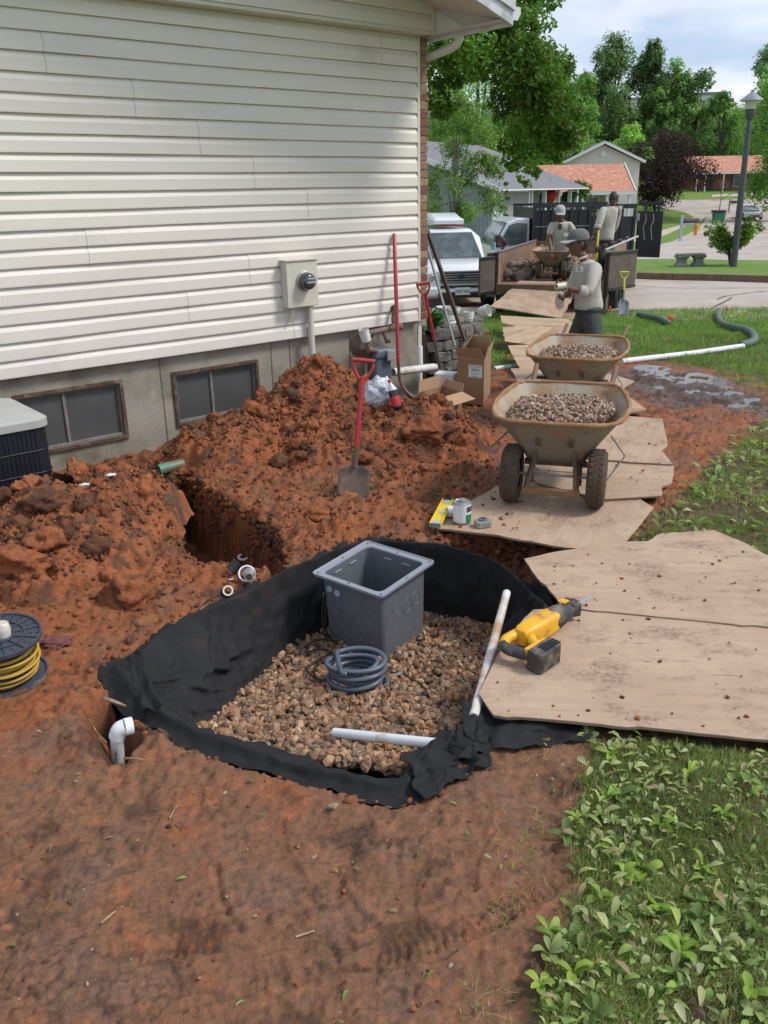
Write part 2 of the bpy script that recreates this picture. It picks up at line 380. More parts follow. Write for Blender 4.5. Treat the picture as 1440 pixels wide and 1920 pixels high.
    n5 = fbm(x*24, y*24, 4, 56, .65); c = mixc(c, (C_RED*1.15)[None], sstep(.45, .8, n5+.3*n2)*.35*(1-wet)); c = mixc(c, C_DARK[None], sstep(.42, .8, -n5+.2*n3)*.35)
    cm = np.clip(fbm(x*21, y*21, 4, 17, .65)-.14, 0, 1)*sstep(-.15, .35, fbm(x*3.6, y*3.6, 3, 18)); c = mixc(c, C_DARK[None]*1.2, sstep(.02, .22, cm)*.5*(1-g)*sstep(-.3, .5, n3))
    crk = sstep(.045, .01, np.abs(fbm(x*7, y*7, 4, 15)))*sstep(.0, .3, gnoise(x*2.1, y*2.1, 16)); c = c*(1-.35*crk[:, None])
    c = c*(1+.10*n2[:, None]+.14*n5[:, None])
    # strata of darker topsoil and roots on the cut faces
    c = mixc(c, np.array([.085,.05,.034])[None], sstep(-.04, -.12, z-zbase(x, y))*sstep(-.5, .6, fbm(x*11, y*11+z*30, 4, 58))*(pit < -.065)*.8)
    return z, np.clip(c, .01, 1), g, wet
mGround = mat('damp_clay_soil', (1,1,1), .78, attr=True, c2=(.78,.76,.74), nscale=70, bump=.6, bscale=150, bump2=.25, b2s=40, spec=.22, coord='Object', dirt=None)
# damp patches are glossier
t = mGround.node_tree; bb = t.nodes['Principled BSDF']; n_ = t.nodes.new('ShaderNodeTexNoise'); n_.inputs['Scale'].default_value = 3.1; n_.inputs['Detail'].default_value = 7
t.links.new(t.nodes['Texture Coordinate'].outputs['Object'], n_.inputs['Vector'])
mr = t.nodes.new('ShaderNodeMapRange'); mr.inputs['From Min'].default_value = .42; mr.inputs['From Max'].default_value = .66; mr.inputs['To Min'].default_value = .82; mr.inputs['To Max'].default_value = .48
t.links.new(n_.outputs['Fac'], mr.inputs['Value'])
at_ = [q for q in t.nodes if q.type == 'ATTRIBUTE'][0]; mw_ = t.nodes.new('ShaderNodeMath'); mw_.operation = 'MULTIPLY'; t.links.new(mr.outputs[0], mw_.inputs[0]); t.links.new(at_.outputs['Alpha'], mw_.inputs[1]); t.links.new(mw_.outputs[0], bb.inputs['Roughness'])
# fine near sheet: rows get wider with distance
NR, NC = 760, 560
ys = .55*np.exp(np.linspace(0, math.log(13.5/.55), NR)); tt = np.linspace(-1, 1, NC)
hw = .60*ys+1.1
X = (tt[None, :]*hw[:, None]).ravel(); Y = np.repeat(ys, NC)
Z, CG, GM, WM = near_ground(X, Y)
edge = np.minimum.reduce([(1-np.abs(np.tile(tt, NR)))*np.repeat(hw, NC), Y-.55, 13.5-Y]); e_ = sstep(0, .25, edge)
Z = zbase(X, Y)*(1-e_)+Z*e_
st_ = sstep(-.12, -.3, Z)*e_*(Y < 7)*sstep(-.13, -.2, polydist(X, Y, RIM))      # ragged walls where the ground drops
X = X+st_*.030*fbm(Y*9+Z*7, Z*11, 3, 61); Y = Y+st_*.030*fbm(X*9-Z*7, Z*11+5, 3, 62)
ii = np.arange(NR*NC).reshape(NR, NC)
Fg = np.stack([ii[:-1,:-1], ii[:-1,1:], ii[1:,1:], ii[1:,:-1]], -1).reshape(-1, 4)
g0 = npmesh('dirt_yard', np.stack([X, Y, Z], 1), Fg, mGround, None, True, np.column_stack([CG, 1-.80*WM])); tag(g0, kind='structure')
def near_z(x, y): return near_ground(np.atleast_1d(np.asarray(x, float)), np.atleast_1d(np.asarray(y, float)))[0]
# standing water in the wet hollow
mWater = mat('muddy_water', (.085,.06,.045), .12, spec=.5)
wat = P(1330,722,-.075)
def puddle(px, z):
    b = MB(); pts = [P(u, v, z) for u, v in px]; pts = catmull(pts, 5, True); b.add(pts, [tuple(range(len(pts)))]); return b
for px_, pc_ in (([(1190,686),(1250,688),(1300,706),(1310,730),(1240,736),(1200,715)], 30), ([(1290,700),(1345,706),(1395,728),(1400,752),(1320,760),(1285,735)], 36), ([(1360,735),(1420,740),(1470,770),(1430,785),(1370,770)], 24)):
    wq = np.array(pw(px_, -.05)); wx = RNG.uniform(wq[:, 0].min(), wq[:, 0].max(), 500); wy = RNG.uniform(wq[:, 1].min(), wq[:, 1].max(), 500)
    w = puddle(px_, float(np.percentile(near_z(wx, wy), pc_))).build('puddle', mWater); tag(w, kind='structure')

# far ground, roads and pavements cut out of one triangulation
def pg(px): return [hit(u, v)[:2] for u, v in px]
ROADA = pg([(600,560),(900,536),(1000,528),(1190,522),(1440,529),(1900,545),(1900,650),(1440,601),(1260,600),(1160,595),(1060,592),(940,588),(880,588),(600,605)])
ROADB = pg([(820,487),(820,474),(1100,469),(1210,466),(1262,452),(1305,432),(1318,418),(1325,405),(1300,398),(1250,392),(1225,383),(1230,375),(1360,374),(1440,372),(1900,366),(1900,505),(1440,488),(1240,485),(1000,487)])
WALK = pg([(940,463),(1100,452),(1190,443),(1240,432),(1300,406),(1285,398),(1250,390),(1225,388),(1225,384),(1250,385),(1300,393),(1326,403),(1290,422),(1250,440),(1200,452),(1110,462),(940,470)])
WALK2 = pg([(1335,365),(1440,360),(1700,357),(1700,361),(1440,365),(1335,369)])
TRAP = [(-(.6*.55+1.1), .55), ((.6*.55+1.1), .55), ((.6*13.5+1.1), 13.5), (-(.6*13.5+1.1), 13.5)]
regs = [('street_pavement', ROADA), ('street_far', ROADB), ('sidewalk', WALK), ('sidewalk_far', WALK2)]
pts = []; edges = []
def addpoly(pl, step):
    st = len(pts); q = []
    for i in range(len(pl)):
        a = np.array(pl[i][:2]); b = np.array(pl[(i+1) % len(pl)][:2]); k = max(1, int(np.linalg.norm(b-a)/step(a[1])))
        q += [a+(b-a)*j/k for j in range(k)]
    pts.extend(q); edges.extend([(st+i, st+(i+1) % len(q)) for i in range(len(q))])
addpoly(TRAP, lambda y: .3); 
for nme, pl in regs: addpoly(pl, lambda y: max(.5, y*.02))
for yy in np.concatenate([np.arange(-20, 15, 2.0), np.arange(15, 50, 1.0), np.arange(50, 130, 3), np.arange(130, 330, 12)]):
    st = 1.5 if yy < 50 else 4 if yy < 130 else 14
    for xx in np.arange(-160, 200, st if yy > 50 else 1e9 if False else st):
        if yy < 50 and abs(xx) > 45 and (int(xx) % 6): continue
        pts.append(np.array([xx+.1*math.sin(yy), yy]))
vo, eo, fo, ov, oe, of = delaunay_2d_cdt([Vector((float(a), float(b))) for a, b in pts], edges, [], 0, 1e-4)
V2 = np.array([(v.x, v.y) for v in vo]); F3 = np.array([f for f in fo if len(f) == 3])
cen = V2[F3].mean(1); lab = np.zeros(len(F3), int)
for k, (nme, pl) in enumerate(regs): lab[(polydist(cen[:, 0], cen[:, 1], pl) > 0) & (lab == 0)] = k+1
lab[polydist(cen[:, 0], cen[:, 1], TRAP) > 0] = -1
V3 = np.column_stack([V2, zbase(V2[:, 0], V2[:, 1])])
# heap-free lawn material, grass coloured in patches
mLawn = mat('mown_lawn', (.115,.205,.035), .9, c2=(.165,.245,.055), nscale=.9, bump=1, bscale=30, spec=.2, dirt=(.09,.13,.03), dscale=5, dlo=.5, dhi=.75)
mConc = mat('worn_concrete_paving', (.44,.385,.335), .85, c2=(.36,.31,.27), nscale=.7, bump=.3, bscale=60, dirt=(.30,.185,.125), dscale=.5, dlo=.52, dhi=.72)
mWalkm = mat('pale_sidewalk_concrete', (.50,.42,.35), .85, c2=(.42,.35,.29), nscale=1.2, bump=.2)
def sub(name, k, m, kind='structure'):
    f = F3[lab == k]; u, inv = np.unique(f, return_inverse=True)
    o = npmesh(name, V3[u], inv.reshape(f.shape), m, None, True); return tag(o, kind=kind)
sub('lawn_ground', 0, mLawn); sub('street_pavement', 1, mConc); sub('street_far', 2, mConc); sub('sidewalk', 3, mWalkm); sub('sidewalk_far', 4, mWalkm)
# kerb along the far side of the paving
mKerb = mat('dirty_kerb_concrete', (.20,.13,.09), .85, c2=(.13,.085,.06), nscale=4, bump=.5)
kp = [hit(u, v) for u, v in ((1192,523),(1260,525),(1350,527),(1440,530),(1650,538),(1880,545))]; kb = MB()
for a, b in zip(kp[:-1], kp[1:]):
    a = Vector(a); b = Vector(b); dd = (b-a); n_ = Vector((-dd.y, dd.x, 0)).normalized()
    L_ = dd.length; R_ = Matrix((dd.normalized(), n_, dd.normalized().cross(n_))).transposed()
    kb.box((a+b)/2+n_*.08+Vector((0,0,.06)), (L_-.008, .16, .24), R_)
tag(kb.build('kerb', mKerb, bevel=.02), kind='structure')
# cracks in the paving
mCrack = mat('crack_filler', (.10,.085,.07), .9)
cb = MB()
for pl in ([(1345,562),(1360,556),(1400,550),(1440,546)], [(1335,578),(1365,563),(1372,558)], [(1190,536),(1260,540),(1330,541),(1440,540)]):
    q = [hit(u, v) for u, v in pl]; q = catmull(q, 5)
    for a, b in zip(q[:-1], q[1:]):
        a = Vector(a); b = Vector(b); n_ = Vector((-(b-a).y, (b-a).x, 0)).normalized()*random.uniform(.012, .03)
        cb.add([a-n_+Vector((0,0,.012)), b-n_+Vector((0,0,.012)), b+n_+Vector((0,0,.012)), a+n_+Vector((0,0,.012))], [(0,1,2,3)])
tag(cb.build('pavement_cracks', mCrack), kind='structure')
# ------------------------------------------------------------------ the house with white siding
WA = Vector((-math.sin(math.radians(50.2)), -math.cos(math.radians(50.2)), 0)); WN = Vector((-WA.y, WA.x, 0)); W0 = Vector((.40, 8.79, 0))
WR = Matrix((WA, WN, Vector((0,0,1)))).transposed()          # columns: along (left), outward, up ... local (s, o, z)
def wl(s, o, z): return W0+WA*s+WN*o+Vector((0,0,z))
def wpix(u, v, o=0):
    D = Vector(_ray(u, v)); C0 = Vector(_C); t_ = ((W0+WN*o-C0).dot(WN))/D.dot(WN); q = C0+D*t_-W0; return q.dot(WA), q.z
def wbox(b, s0, s1, o0, o1, z0, z1): return b.box(wl((s0+s1)/2, (o0+o1)/2, (z0+z1)/2), (abs(s1-s0), abs(o1-o0), abs(z1-z0)), WR)
mSid = mat('cream_vinyl_siding', (.71,.67,.605), .5, c2=(.67,.63,.565), nscale=1.5, spec=.35, dirt=(.30,.30,.25), dscale=2.4, dlo=.60, dhi=.84, bump=.06, bscale=30, stretch=(.6,.6,1), dfac=.38)
mTrim = mat('cream_trim', (.62,.60,.52), .5, c2=(.57,.55,.47), nscale=5)
mSoff = mat('beige_soffit_panel', (.55,.50,.45), .6, c2=(.50,.45,.40), nscale=2)
mFasc = mat('pale_painted_fascia', (.60,.62,.66), .5, c2=(.5,.52,.55), nscale=4, dirt=(.3,.3,.3), dscale=4)
mFound = mat('stained_foundation_concrete', (.35,.315,.26), .9, c2=(.26,.235,.19), nscale=1.6, bump=.5, bscale=40, dirt=(.16,.14,.095), dscale=2.4, dlo=.5, dhi=.68)
mWhitePVC = mat('white_pvc', (.72,.74,.75), .35, dirt=(.30,.20,.14), dscale=7, dlo=.58, dhi=.75)
house = thing('siding_house', 'white house with clapboard siding and concrete foundation filling the left side', 'house', wl(2, 0, 0))
ZS, EX = .62, .127
def siding(name, s0, s1, z, o, parent, wav=0):
    prof = [(o+.001, 0), (o+.024, 0), (o+.025, .008), (o+.023, .078), (o+.003, EX-.008), (o-.001, EX-.001), (o-.004, EX-.001), (o-.004, 0)]
    n = max(2, int((s1-s0)/.25)); b = MB(); ss = np.linspace(s0, s1, n+1); vs = []
    for s in ss:
        w_ = .0022*math.sin(s*3.1+z*17)+.0014*math.sin(s*7.7+z*5)
        dz = .0015*math.sin(s*2.3+z*9)
        for (q, h) in prof: vs.append(wl(s, q+w_*(h < .1), z+h+dz*(h < .1)))
    k = len(prof); fs = [(i*k+j, i*k+(j+1) % k, (i+1)*k+(j+1) % k, (i+1)*k+j) for i in range(n) for j in range(k)]
    fs += [tuple(range(k))[::-1], tuple(n*k+j for j in range(k))]
    b.add(vs, fs); return b.build(name, mSid, parent)
SL = 5.2
seams = {}   # panels are two courses high; vertical laps where the photograph shows them
for (c, u, v) in ((18,0,0),):
    pass
seampx = [(0,(549,630)),(2,(352,590)),(4,(465,515)),(6,(163,472)),(8,(575,400)),(10,(475,345)),(12,(373,285)),(14,(252,215)),(16,(86,140)),(18,(712,120))]
for c in range(20):
    pair = (c//2)*2; cut = None
    for cc, (u, v) in seampx:
        if cc == pair: cut = wpix(u, v)[0]
    z = ZS+c*EX; segs = [(0.045, cut-.001), (cut+.001, SL)] if cut else [(0.045, SL)]
    for j, (a, b_) in enumerate(segs): siding('siding_board', a, b_, z, .004 if j == 0 else .0015, house)
# upper wall stands a little proud, over a drip board
UO = .14; ZU = ZS+20*EX
for c in range(5): siding('siding_board', -.02, SL, ZU+.03+c*EX, UO, house)
b = MB(); wbox(b, -.02, SL, -.02, UO+.012, ZU, ZU+.03); b.build('drip_board', mTrim, house, bevel=.004)
b = MB(); wbox(b, .012, .042, .002, .028, ZS-.005, ZU-.002); b.build('corner_trim', mTrim, house, bevel=.003)
b = MB(); wbox(b, -.0475, -.021, UO-.01, UO+.028, ZU-.004, ZU+.7); b.build('corner_trim', mTrim, house, bevel=.003)
# solid wall behind, foundation
b = MB(); wbox(b, 0, SL, -.20, -.006, ZS, ZU+.7); b.build('wall_core', mTrim, house)
def foundation():
    holes = [(1.955, 2.735, .035, .445), (3.225, 4.02, .03, .455)]
    ss = [-.0, 1.955, 2.735, 3.225, 4.02, SL]; b = MB(); o0, o1 = -.30, -.035
    for a, c in ((ss[0], ss[1]), (ss[2], ss[3]), (ss[4], ss[5])): wbox(b, a, c, o0, o1, -1.2, ZS)
    for (a, c, z0, z1) in holes: wbox(b, a, c, o0, o1, -1.2, z0); wbox(b, a, c, o0, o1, z1, ZS)
    return b.build('foundation', mFound, house)
foundation()
mJoint = mat('foundation_tie_line', (.15,.135,.11), .95)
for (u, v) in ((301,700),(511,706),(545,690),(655,640)):
    s, z = wpix(u, v, -.035); b = MB(); wbox(b, s-.004, s+.004, -.0352, -.031, -.3, ZS-.02); b.build('form_seam', mJoint, house)
# basement windows: rotten wooden surround, aluminium sash, dark glass
mRot = mat('rotten_brown_wood', (.12,.075,.05), .9, c2=(.06,.035,.025), nscale=14, bump=.8, dirt=(.22,.17,.12), dscale=9)
mAlu = mat('dull_aluminium', (.25,.24,.22), .6, c2=(.16,.14,.12), nscale=9, metal=.2)
mGlassD = mat('dusty_dark_window_glass', (.075,.077,.078), .35, c2=(.10,.10,.10), nscale=2.5, spec=.5, dirt=(.12,.12,.115), dscale=3.5, dlo=.5, dhi=.8, dfac=.7)
for (a, c, z0, z1, mu) in ((1.955, 2.735, .035, .445, 2.39), (3.225, 4.02, .03, .455, 3.67)):
    f = MB(); w_ = .03
    wbox(f, a-.012, c+.012, -.06, -.015, z1, z1+w_); wbox(f, a-.012, c+.012, -.06, -.015, z0-w_, z0)
    wbox(f, a-w_, a-.0, -.062, -.017, z0-w_, z1+w_); wbox(f, c, c+w_, -.062, -.017, z0-w_, z1+w_)
    fr = f.build('window_surround', mRot, house, bevel=.004)
    g = MB()
    wbox(g, a, c, -.075, -.045, z1-.016, z1); wbox(g, a, c, -.075, -.04, z0, z0+.02); wbox(g, a, a+.018, -.076, -.046, z0+.02, z1-.016); wbox(g, c-.018, c, -.076, -.046, z0+.02, z1-.016)
    wbox(g, mu-.012, mu+.012, -.077, -.047, z0+.02, z1-.016); g.build('sash', mAlu, fr, bevel=.002)
    for q0, q1 in ((a+.018, mu-.012), (mu+.012, c-.018)):
        g = MB(); wbox(g, q0, q1, -.070, -.062, z0+.02, z1-.016); g.build('pane', mGlassD, fr)
# a smear of caulk above the right window
# brick end of the front wall, one brick a course
mBr = [mat('brick_tan', (.30,.175,.105), .9, c2=(.22,.12,.075), nscale=30, bump=.6, coord='Object'), mat('brick_red', (.22,.085,.055), .9, c2=(.15,.06,.045), nscale=30, bump=.6), mat('brick_buff', (.36,.235,.14), .9, c2=(.26,.16,.10), nscale=30, bump=.6)]
mMort = mat('grey_mortar', (.27,.25,.22), .95, bump=.5)
b = MB(); wbox(b, -.092, -.002, -.9, -.014, ZS, ZU-.003); b.build('mortar_bed', mMort, house)
z = ZS; k = 0
while z+.068 < ZU:
    l = .0 if k % 2 else .0
    b = MB(); wbox(b, -.112-random.uniform(0, .009), .010, -.20, -.006+random.uniform(-.004, .004), z+.005, z+.068)
    b.build('brick', random.choices(mBr, (5, 3, 2))[0], house, bevel=.004)
    for j in range(3):
        b = MB(); o1 = -.21-j*.21-(.1 if k % 2 else 0); wbox(b, -.104, -.02, o1-.2, o1, z+.005, z+.068); b.build('brick', random.choice(mBr), house, bevel=.004) if False else None
    z += .0745; k += 1
b = MB(); wbox(b, -.085, -.02, -6, -.9, ZS, ZU-.003); wbox(b, -.02, SL, -6, -.3, -1.2, ZU-.003); b.build('house_body', mMort, house)
# eave corner: boxed soffit, fascia boards and gutter end
ez = ZU+.0
E0 = wl(-.0475, UO+.03, 0)
def eave():
    # small eave in front of the front wall, deep gable overhang towards the yard
    s1, o1 = -.12, 1.0
    zz = ZU-.004
    b = MB(); wbox(b, s1, -.05, -6, o1-.022, zz, zz+.02); b.build('soffit', mSoff, house)
        # return box face (triangle-ish) flush with upper wall
    sl = .32   # roof slope
    for (o0_, o1_, z0_, h_, m_, nme) in ((o1-.02, o1+.008, zz-.03, .15, mFasc, 'fascia'), (o1+.008, o1+.03, zz+.075, .13, mFasc, 'fascia_cap')):
        b = MB(); S0, S1 = s1-.03, 4.5; vs = []
        for s in (S0, S1):
            zb = z0_+(s-S0)*sl
            for (o, dz) in ((o0_, 0), (o1_, 0), (o1_, h_), (o0_, h_)): vs.append(wl(s, o, zb+dz))
        b.add(vs, [(0,1,2,3),(7,6,5,4),(0,4,5,1),(1,5,6,2),(2,6,7,3),(3,7,4,0)]); b.build(nme, m_, house, bevel=.004)
    p0, p1, p2 = wl(-.051, UO-.03, zz), wl(-.051, UO-.03, zz+.22), wl(-.051, .56, zz); E_, F1, G1 = wl(s1, o1-.021, zz), wl(4.5, o1-.021, zz+(4.5-s1)*sl), wl(4.5, UO+.0, zz+.20+4.55*sl)
    def thick(pts, fs, d): n_ = len(pts); return pts+[v_+d for v_ in pts], fs+[tuple(n_+i for i in reversed(f)) for f in fs]
    b = MB(); b.add(*thick([p0, p2, p1], [(0,1,2)], -WA*.01)); b.build('soffit_return', mTrim, house)
    b = MB(); b.add(*thick([p1, p2, E_, F1, G1], [(0,1,2),(0,2,3),(0,3,4)], Vector((0,0,.02)))); b.build('rake_soffit', mSoff, house)
    mSh = mat('dark_roof_shingle', (.07,.065,.06), .95, c2=(.1,.09,.08), nscale=30, bump=1)
    b = MB(); vs = []
    for s in (s1-.08, 4.5):
        zb = zz+.24+(s-s1)*sl
        for (o, dz) in ((-6, 0), (o1+.05, 0), (o1+.05, .02), (-6, .02)): vs.append(wl(s, o, zb+dz))
    b.add(vs, [(0,1,2,3),(7,6,5,4),(0,4,5,1),(1,5,6,2),(2,6,7,3),(3,7,4,0)]); b.build('roof', mSh, house)
    # gutter running back along the front eave, with end cap
    b = MB(); prof = [(0,0),(.075,.0),(.11,.05),(.11,.10),(.095,.10),(.095,.055),(.07,.015),(.012,.015),(.012,.10),(0,.10)]
    vs = []
    for o in (o1-.02, -3.0):
        for (p_, h_) in prof: vs.append(wl(s1-.035-p_, o, zz+.02+h_))
    k = len(prof); b.add(vs, [(j, (j+1) % k, k+(j+1) % k, k+j) for j in range(k)])
    vs = [wl(s1-.035-p_, o1-.021, zz+.02+h_) for p_, h_ in ((0,0),(.075,0),(.11,.05),(.11,.10),(0,.10))]; b.add(vs+[v_+WN*.004 for v_ in vs], [(0,1,2,3,4),(9,8,7,6,5)]+[(i, (i+1) % 5, 5+(i+1) % 5, 5+i) for i in range(5)])
    b.build('gutter', mFasc, house)
    b = MB(); wbox(b, s1-.034, s1+.0, -3, o1-.021, zz-.03, zz+.14); b.build('eave_fascia', mFasc, house)
    # downspout elbow back to the brick wall
    pts = [PY(863, 50, 8.62), PY(862, 66, 8.62), PY(856, 82, 8.64), PY(840, 93, 8.7), PY(815, 103, 8.8), PY(795, 111, 8.93)]
    b = MB(); b.tube(catmull(pts, 5), .038, 8); b.build('downspout', mTrim, house, smooth=40)
eave()
# ------------------------------------------------------------------ materials for the works
mSteel = mat('worn_grey_steel', (.30,.31,.31), .45, c2=(.2,.2,.2), nscale=12, metal=.7)
mGalv = mat('galvanised_steel', (.42,.43,.42), .42, c2=(.33,.33,.32), nscale=20, metal=.6)
mRustS = mat('muddy_rusty_steel', (.17,.11,.07), .8, c2=(.10,.075,.055), nscale=12, bump=.4, dirt=(.28,.13,.05), dscale=6)
mRust2 = mat('orange_caked_mud', (.36,.19,.085), .9, c2=(.27,.13,.06), nscale=14, bump=1.2, bscale=70, dirt=(.42,.30,.20), dscale=7)
mTray = mat('mud_stained_tray', (.36,.31,.235), .7, c2=(.33,.28,.21), nscale=3, dirt=(.33,.185,.095), dscale=3.2, dlo=.44, dhi=.60, bump=.5, bscale=40, dirt2=(.15,.10,.065), d2=(7,.60,.72))
mTrayO = mat('dull_olive_tray_outside', (.25,.22,.165), .65, c2=(.17,.145,.105), nscale=3, dirt=(.30,.165,.085), dscale=2.6, dlo=.46, dhi=.62, bump=.4, bscale=40, dirt2=(.12,.09,.06), d2=(8,.60,.72))
mTyre = mat('mud_caked_tyre', (.105,.07,.045), .95, c2=(.07,.05,.035), nscale=14, bump=1.5, bscale=60)
mRubber = mat('black_rubber', (.018,.018,.019), .6, bump=.2)
mBlackPl = mat('black_plastic', (.02,.021,.024), .45, bump=.1)
mRed = mat('red_fibreglass_handle', (.42,.025,.035), .38, c2=(.36,.03,.04), nscale=9, dirt=(.24,.08,.06), dscale=8, dlo=.55, dhi=.7)
mBlade = mat('muddy_shovel_steel', (.16,.12,.095), .6, c2=(.11,.08,.06), nscale=9, metal=.3, dirt=(.28,.14,.08), dscale=7)
mYel = mat('yellow_plastic', (.72,.43,.03), .4, dirt=(.35,.25,.1), dscale=12, dlo=.55, dhi=.75)
mCard = mat('brown_cardboard', (.33,.205,.115), .85, c2=(.29,.175,.095), nscale=5, bump=.1)
mCardIn = mat('cardboard_inner_face', (.40,.26,.155), .85)
mPaper = mat('white_paper_label', (.70,.70,.69), .7)
mInk = mat('dark_print', (.05,.05,.07), .7)
mFoam = mat('white_polystyrene', (.78,.79,.80), .8)
mFab = mat('black_filter_fabric', (.014,.014,.0155), .75, c2=(.022,.022,.023), nscale=9, bump=.5, bscale=220, spec=.25, dirt=(.07,.045,.03), dscale=2.6, dlo=.62, dhi=.82)
mSoilC = mat('clay_clods', (1,1,1), .88, attr=True, c2=(.72,.68,.66), nscale=35, bump=1.2, bscale=60, spec=.3)
mStone = mat('brown_river_gravel', (1,1,1), .6, attr=True, c2=(.70,.66,.62), nscale=60, bump=.12, bscale=120, spec=.5)
mWood = mat('weathered_plywood', (.46,.345,.255), .85, c2=(.36,.265,.19), nscale=5, bump=.5, bscale=60, dirt=(.21,.125,.085), dscale=2.9, dlo=.46, dhi=.66, stretch=(.30,1,1), dfac=.72, dirt2=(.17,.105,.075), d2=(6.5,.585,.70))
def wood_mat(name, c, c2, st, k=1.0):
    m = bpy.data.materials.new(name); m.use_nodes = True; t = m.node_tree; N = t.nodes.new; K = t.links.new; b = t.nodes['Principled BSDF']; b.inputs['Roughness'].default_value = .85; b.inputs['Specular IOR Level'].default_value = .25
    tc = N('ShaderNodeTexCoord')
    def nz(sc, s, d=6, r=.6, off=0, dist=0):
        mp = N('ShaderNodeMapping'); mp.inputs['Scale'].default_value = sc; mp.inputs['Location'].default_value = (off, off*.7, 0); K(tc.outputs['Object'], mp.inputs[0]); n = N('ShaderNodeTexNoise'); n.inputs['Scale'].default_value = s; n.inputs['Detail'].default_value = d; n.inputs['Roughness'].default_value = r; n.inputs['Distortion'].default_value = dist; K(mp.outputs[0], n.inputs['Vector']); return n.outputs['Fac']
    def rg(f, lo, hi, tm=1.0): r = N('ShaderNodeMapRange'); r.inputs['From Min'].default_value = lo; r.inputs['From Max'].default_value = hi; r.inputs['To Max'].default_value = tm; K(f, r.inputs['Value']); return r.outputs[0]
    def mx(f, a, bb, mode='MIX'):
        x = N('ShaderNodeMix'); x.data_type = 'RGBA'; x.blend_type = mode; K(f, x.inputs['Factor'])
        for s_, v_ in (('A', a), ('B', bb)):
            if isinstance(v_, tuple): x.inputs[s_].default_value = (*v_, 1)
            else: K(v_, x.inputs[s_])
        return x.outputs['Result']
    def mul(a, bb): q = N('ShaderNodeMath'); q.operation = 'MULTIPLY'; K(a, q.inputs[0]); K(bb, q.inputs[1]); return q.outputs[0]
    cur = mx(rg(nz((1,1,1), 1.9, 5), .38, .62), c, c2); cur = mx(rg(nz((1.3,34,1), 1, 6, .6, 3, .5), .40, .72, .24), cur, tuple(v*.62 for v in c2))          # grain
    cur = mx(mul(rg(nz((1,1.5,1), 4.2, 7, .62, 5), .50, .62), rg(nz((1,1,1), 38, 6, .7, 9), .38, .62, st)), cur, (.17,.105,.072))                # mud prints
    cur = mx(rg(nz((1,1.4,1), 1.7, 6, .55, 14), .54, .70, .45*st), cur, (.30,.20,.15)); cur = mx(rg(nz((.5,1.4,1), 20, 5, .6, 21), .66, .72, .8), cur, (.10,.06,.04))
    cur = mx(rg(nz((.9,9,1), 3.5, 5, .55, 31), .69, .72, .6), cur, (.13,.08,.055)); K(cur, b.inputs['Base Color'])
    bp = N('ShaderNodeBump'); bp.inputs['Strength'].default_value = .25; bp.inputs['Distance'].default_value = .004; K(nz((3,60,1), 1, 5), bp.inputs['Height']); K(bp.outputs[0], b.inputs['Normal']); return m
mWood = wood_mat('weathered_plywood_face', (.47,.345,.245), (.40,.285,.20), .75)
mWood2 = mat('split_dry_plywood', (.50,.36,.235), .85, c2=(.38,.25,.155), nscale=9, bump=.6, stretch=(.15,1,1), dirt=(.2,.12,.08), dscale=4, dirt2=(.10,.06,.04), d2=(14,.62,.72))
mPly = mat('plywood_edge_layers', (.20,.13,.08), .9, c2=(.34,.24,.15), nscale=60, stretch=(.05,.05,3), bump=.5)
WP = lambda u, v, o=0: (lambda q: wl(q[0], o, q[1]))(wpix(u, v, o))

# ------------------------------------------------------------------ heaps of dug clay
def seg_d(x, y, a, b):
    ex, ey = b[0]-a[0], b[1]-a[1]; t = np.clip(((x-a[0])*ex+(y-a[1])*ey)/(ex*ex+ey*ey), 0, 1); return x-a[0]-t*ex, y-a[1]-t*ey
def h_left(x, y):
    dx, dy = seg_d(x, y, (-3.2, 4.55), (-1.62, 4.72)); dy2 = np.where(dy < 0, dy/1.05, dy/.75); r = np.hypot(dx/.42, dy2)
    w = .12*fbm(x*3, y*3, 3, 90)
    return (.45+.55*sstep(-2.5, -1.85, x))*.27*np.clip(1-(r+w)**1.5, 0, 1)*(1+.25*fbm(x*2.5, y*2.5, 2, 91))
def h_right(x, y):
    h = 0
    for cx, cy, a, sx, sy in ((-.52,7.2,.44,.55,.62), (.22,6.45,.30,.50,.45), (-1.15,6.45,.20,.45,.50), (-.35,6.35,.20,.55,.5), (-.9,7.1,.12,.5,.5), (.05,5.7,.07,.7,.4)):
        h = np.maximum(h, a*np.exp(-(((x-cx)/sx)**2+((y-cy)/sy)**2)))+.12*a*np.exp(-(((x-cx)/sx)**2+((y-cy)/sy)**2))
    tr = polydist(x, y, TRENCH)
    return np.clip(h*(1+.2*fbm(x*2.5, y*2.5, 3, 95))-.035, 0, 1)*sstep(.02, -.12, tr)
def heap_z(fn, x, y, s):
    h = fn(x, y); zb = zbase(x, y); m = sstep(.0, .06, h)
    return zb+h*1.05+m*(1.15*clump(x, y, s)-.01)+.006*fbm(x*30, y*30, 3, s+5)-.07*(1-m), h, m
def heap_cols(x, y, s, dark):
    n = fbm(x*3, y*3, 4, s); n2 = fbm(x*9, y*9, 4, s+1)
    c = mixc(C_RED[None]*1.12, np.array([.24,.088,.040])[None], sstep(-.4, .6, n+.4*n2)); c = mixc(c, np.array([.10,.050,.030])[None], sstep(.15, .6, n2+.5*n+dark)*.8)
    c = mixc(c, np.array([.11,.075,.05])[None], sstep(.3, .8, fbm(x*5, y*5, 3, s+7))*.8); return c
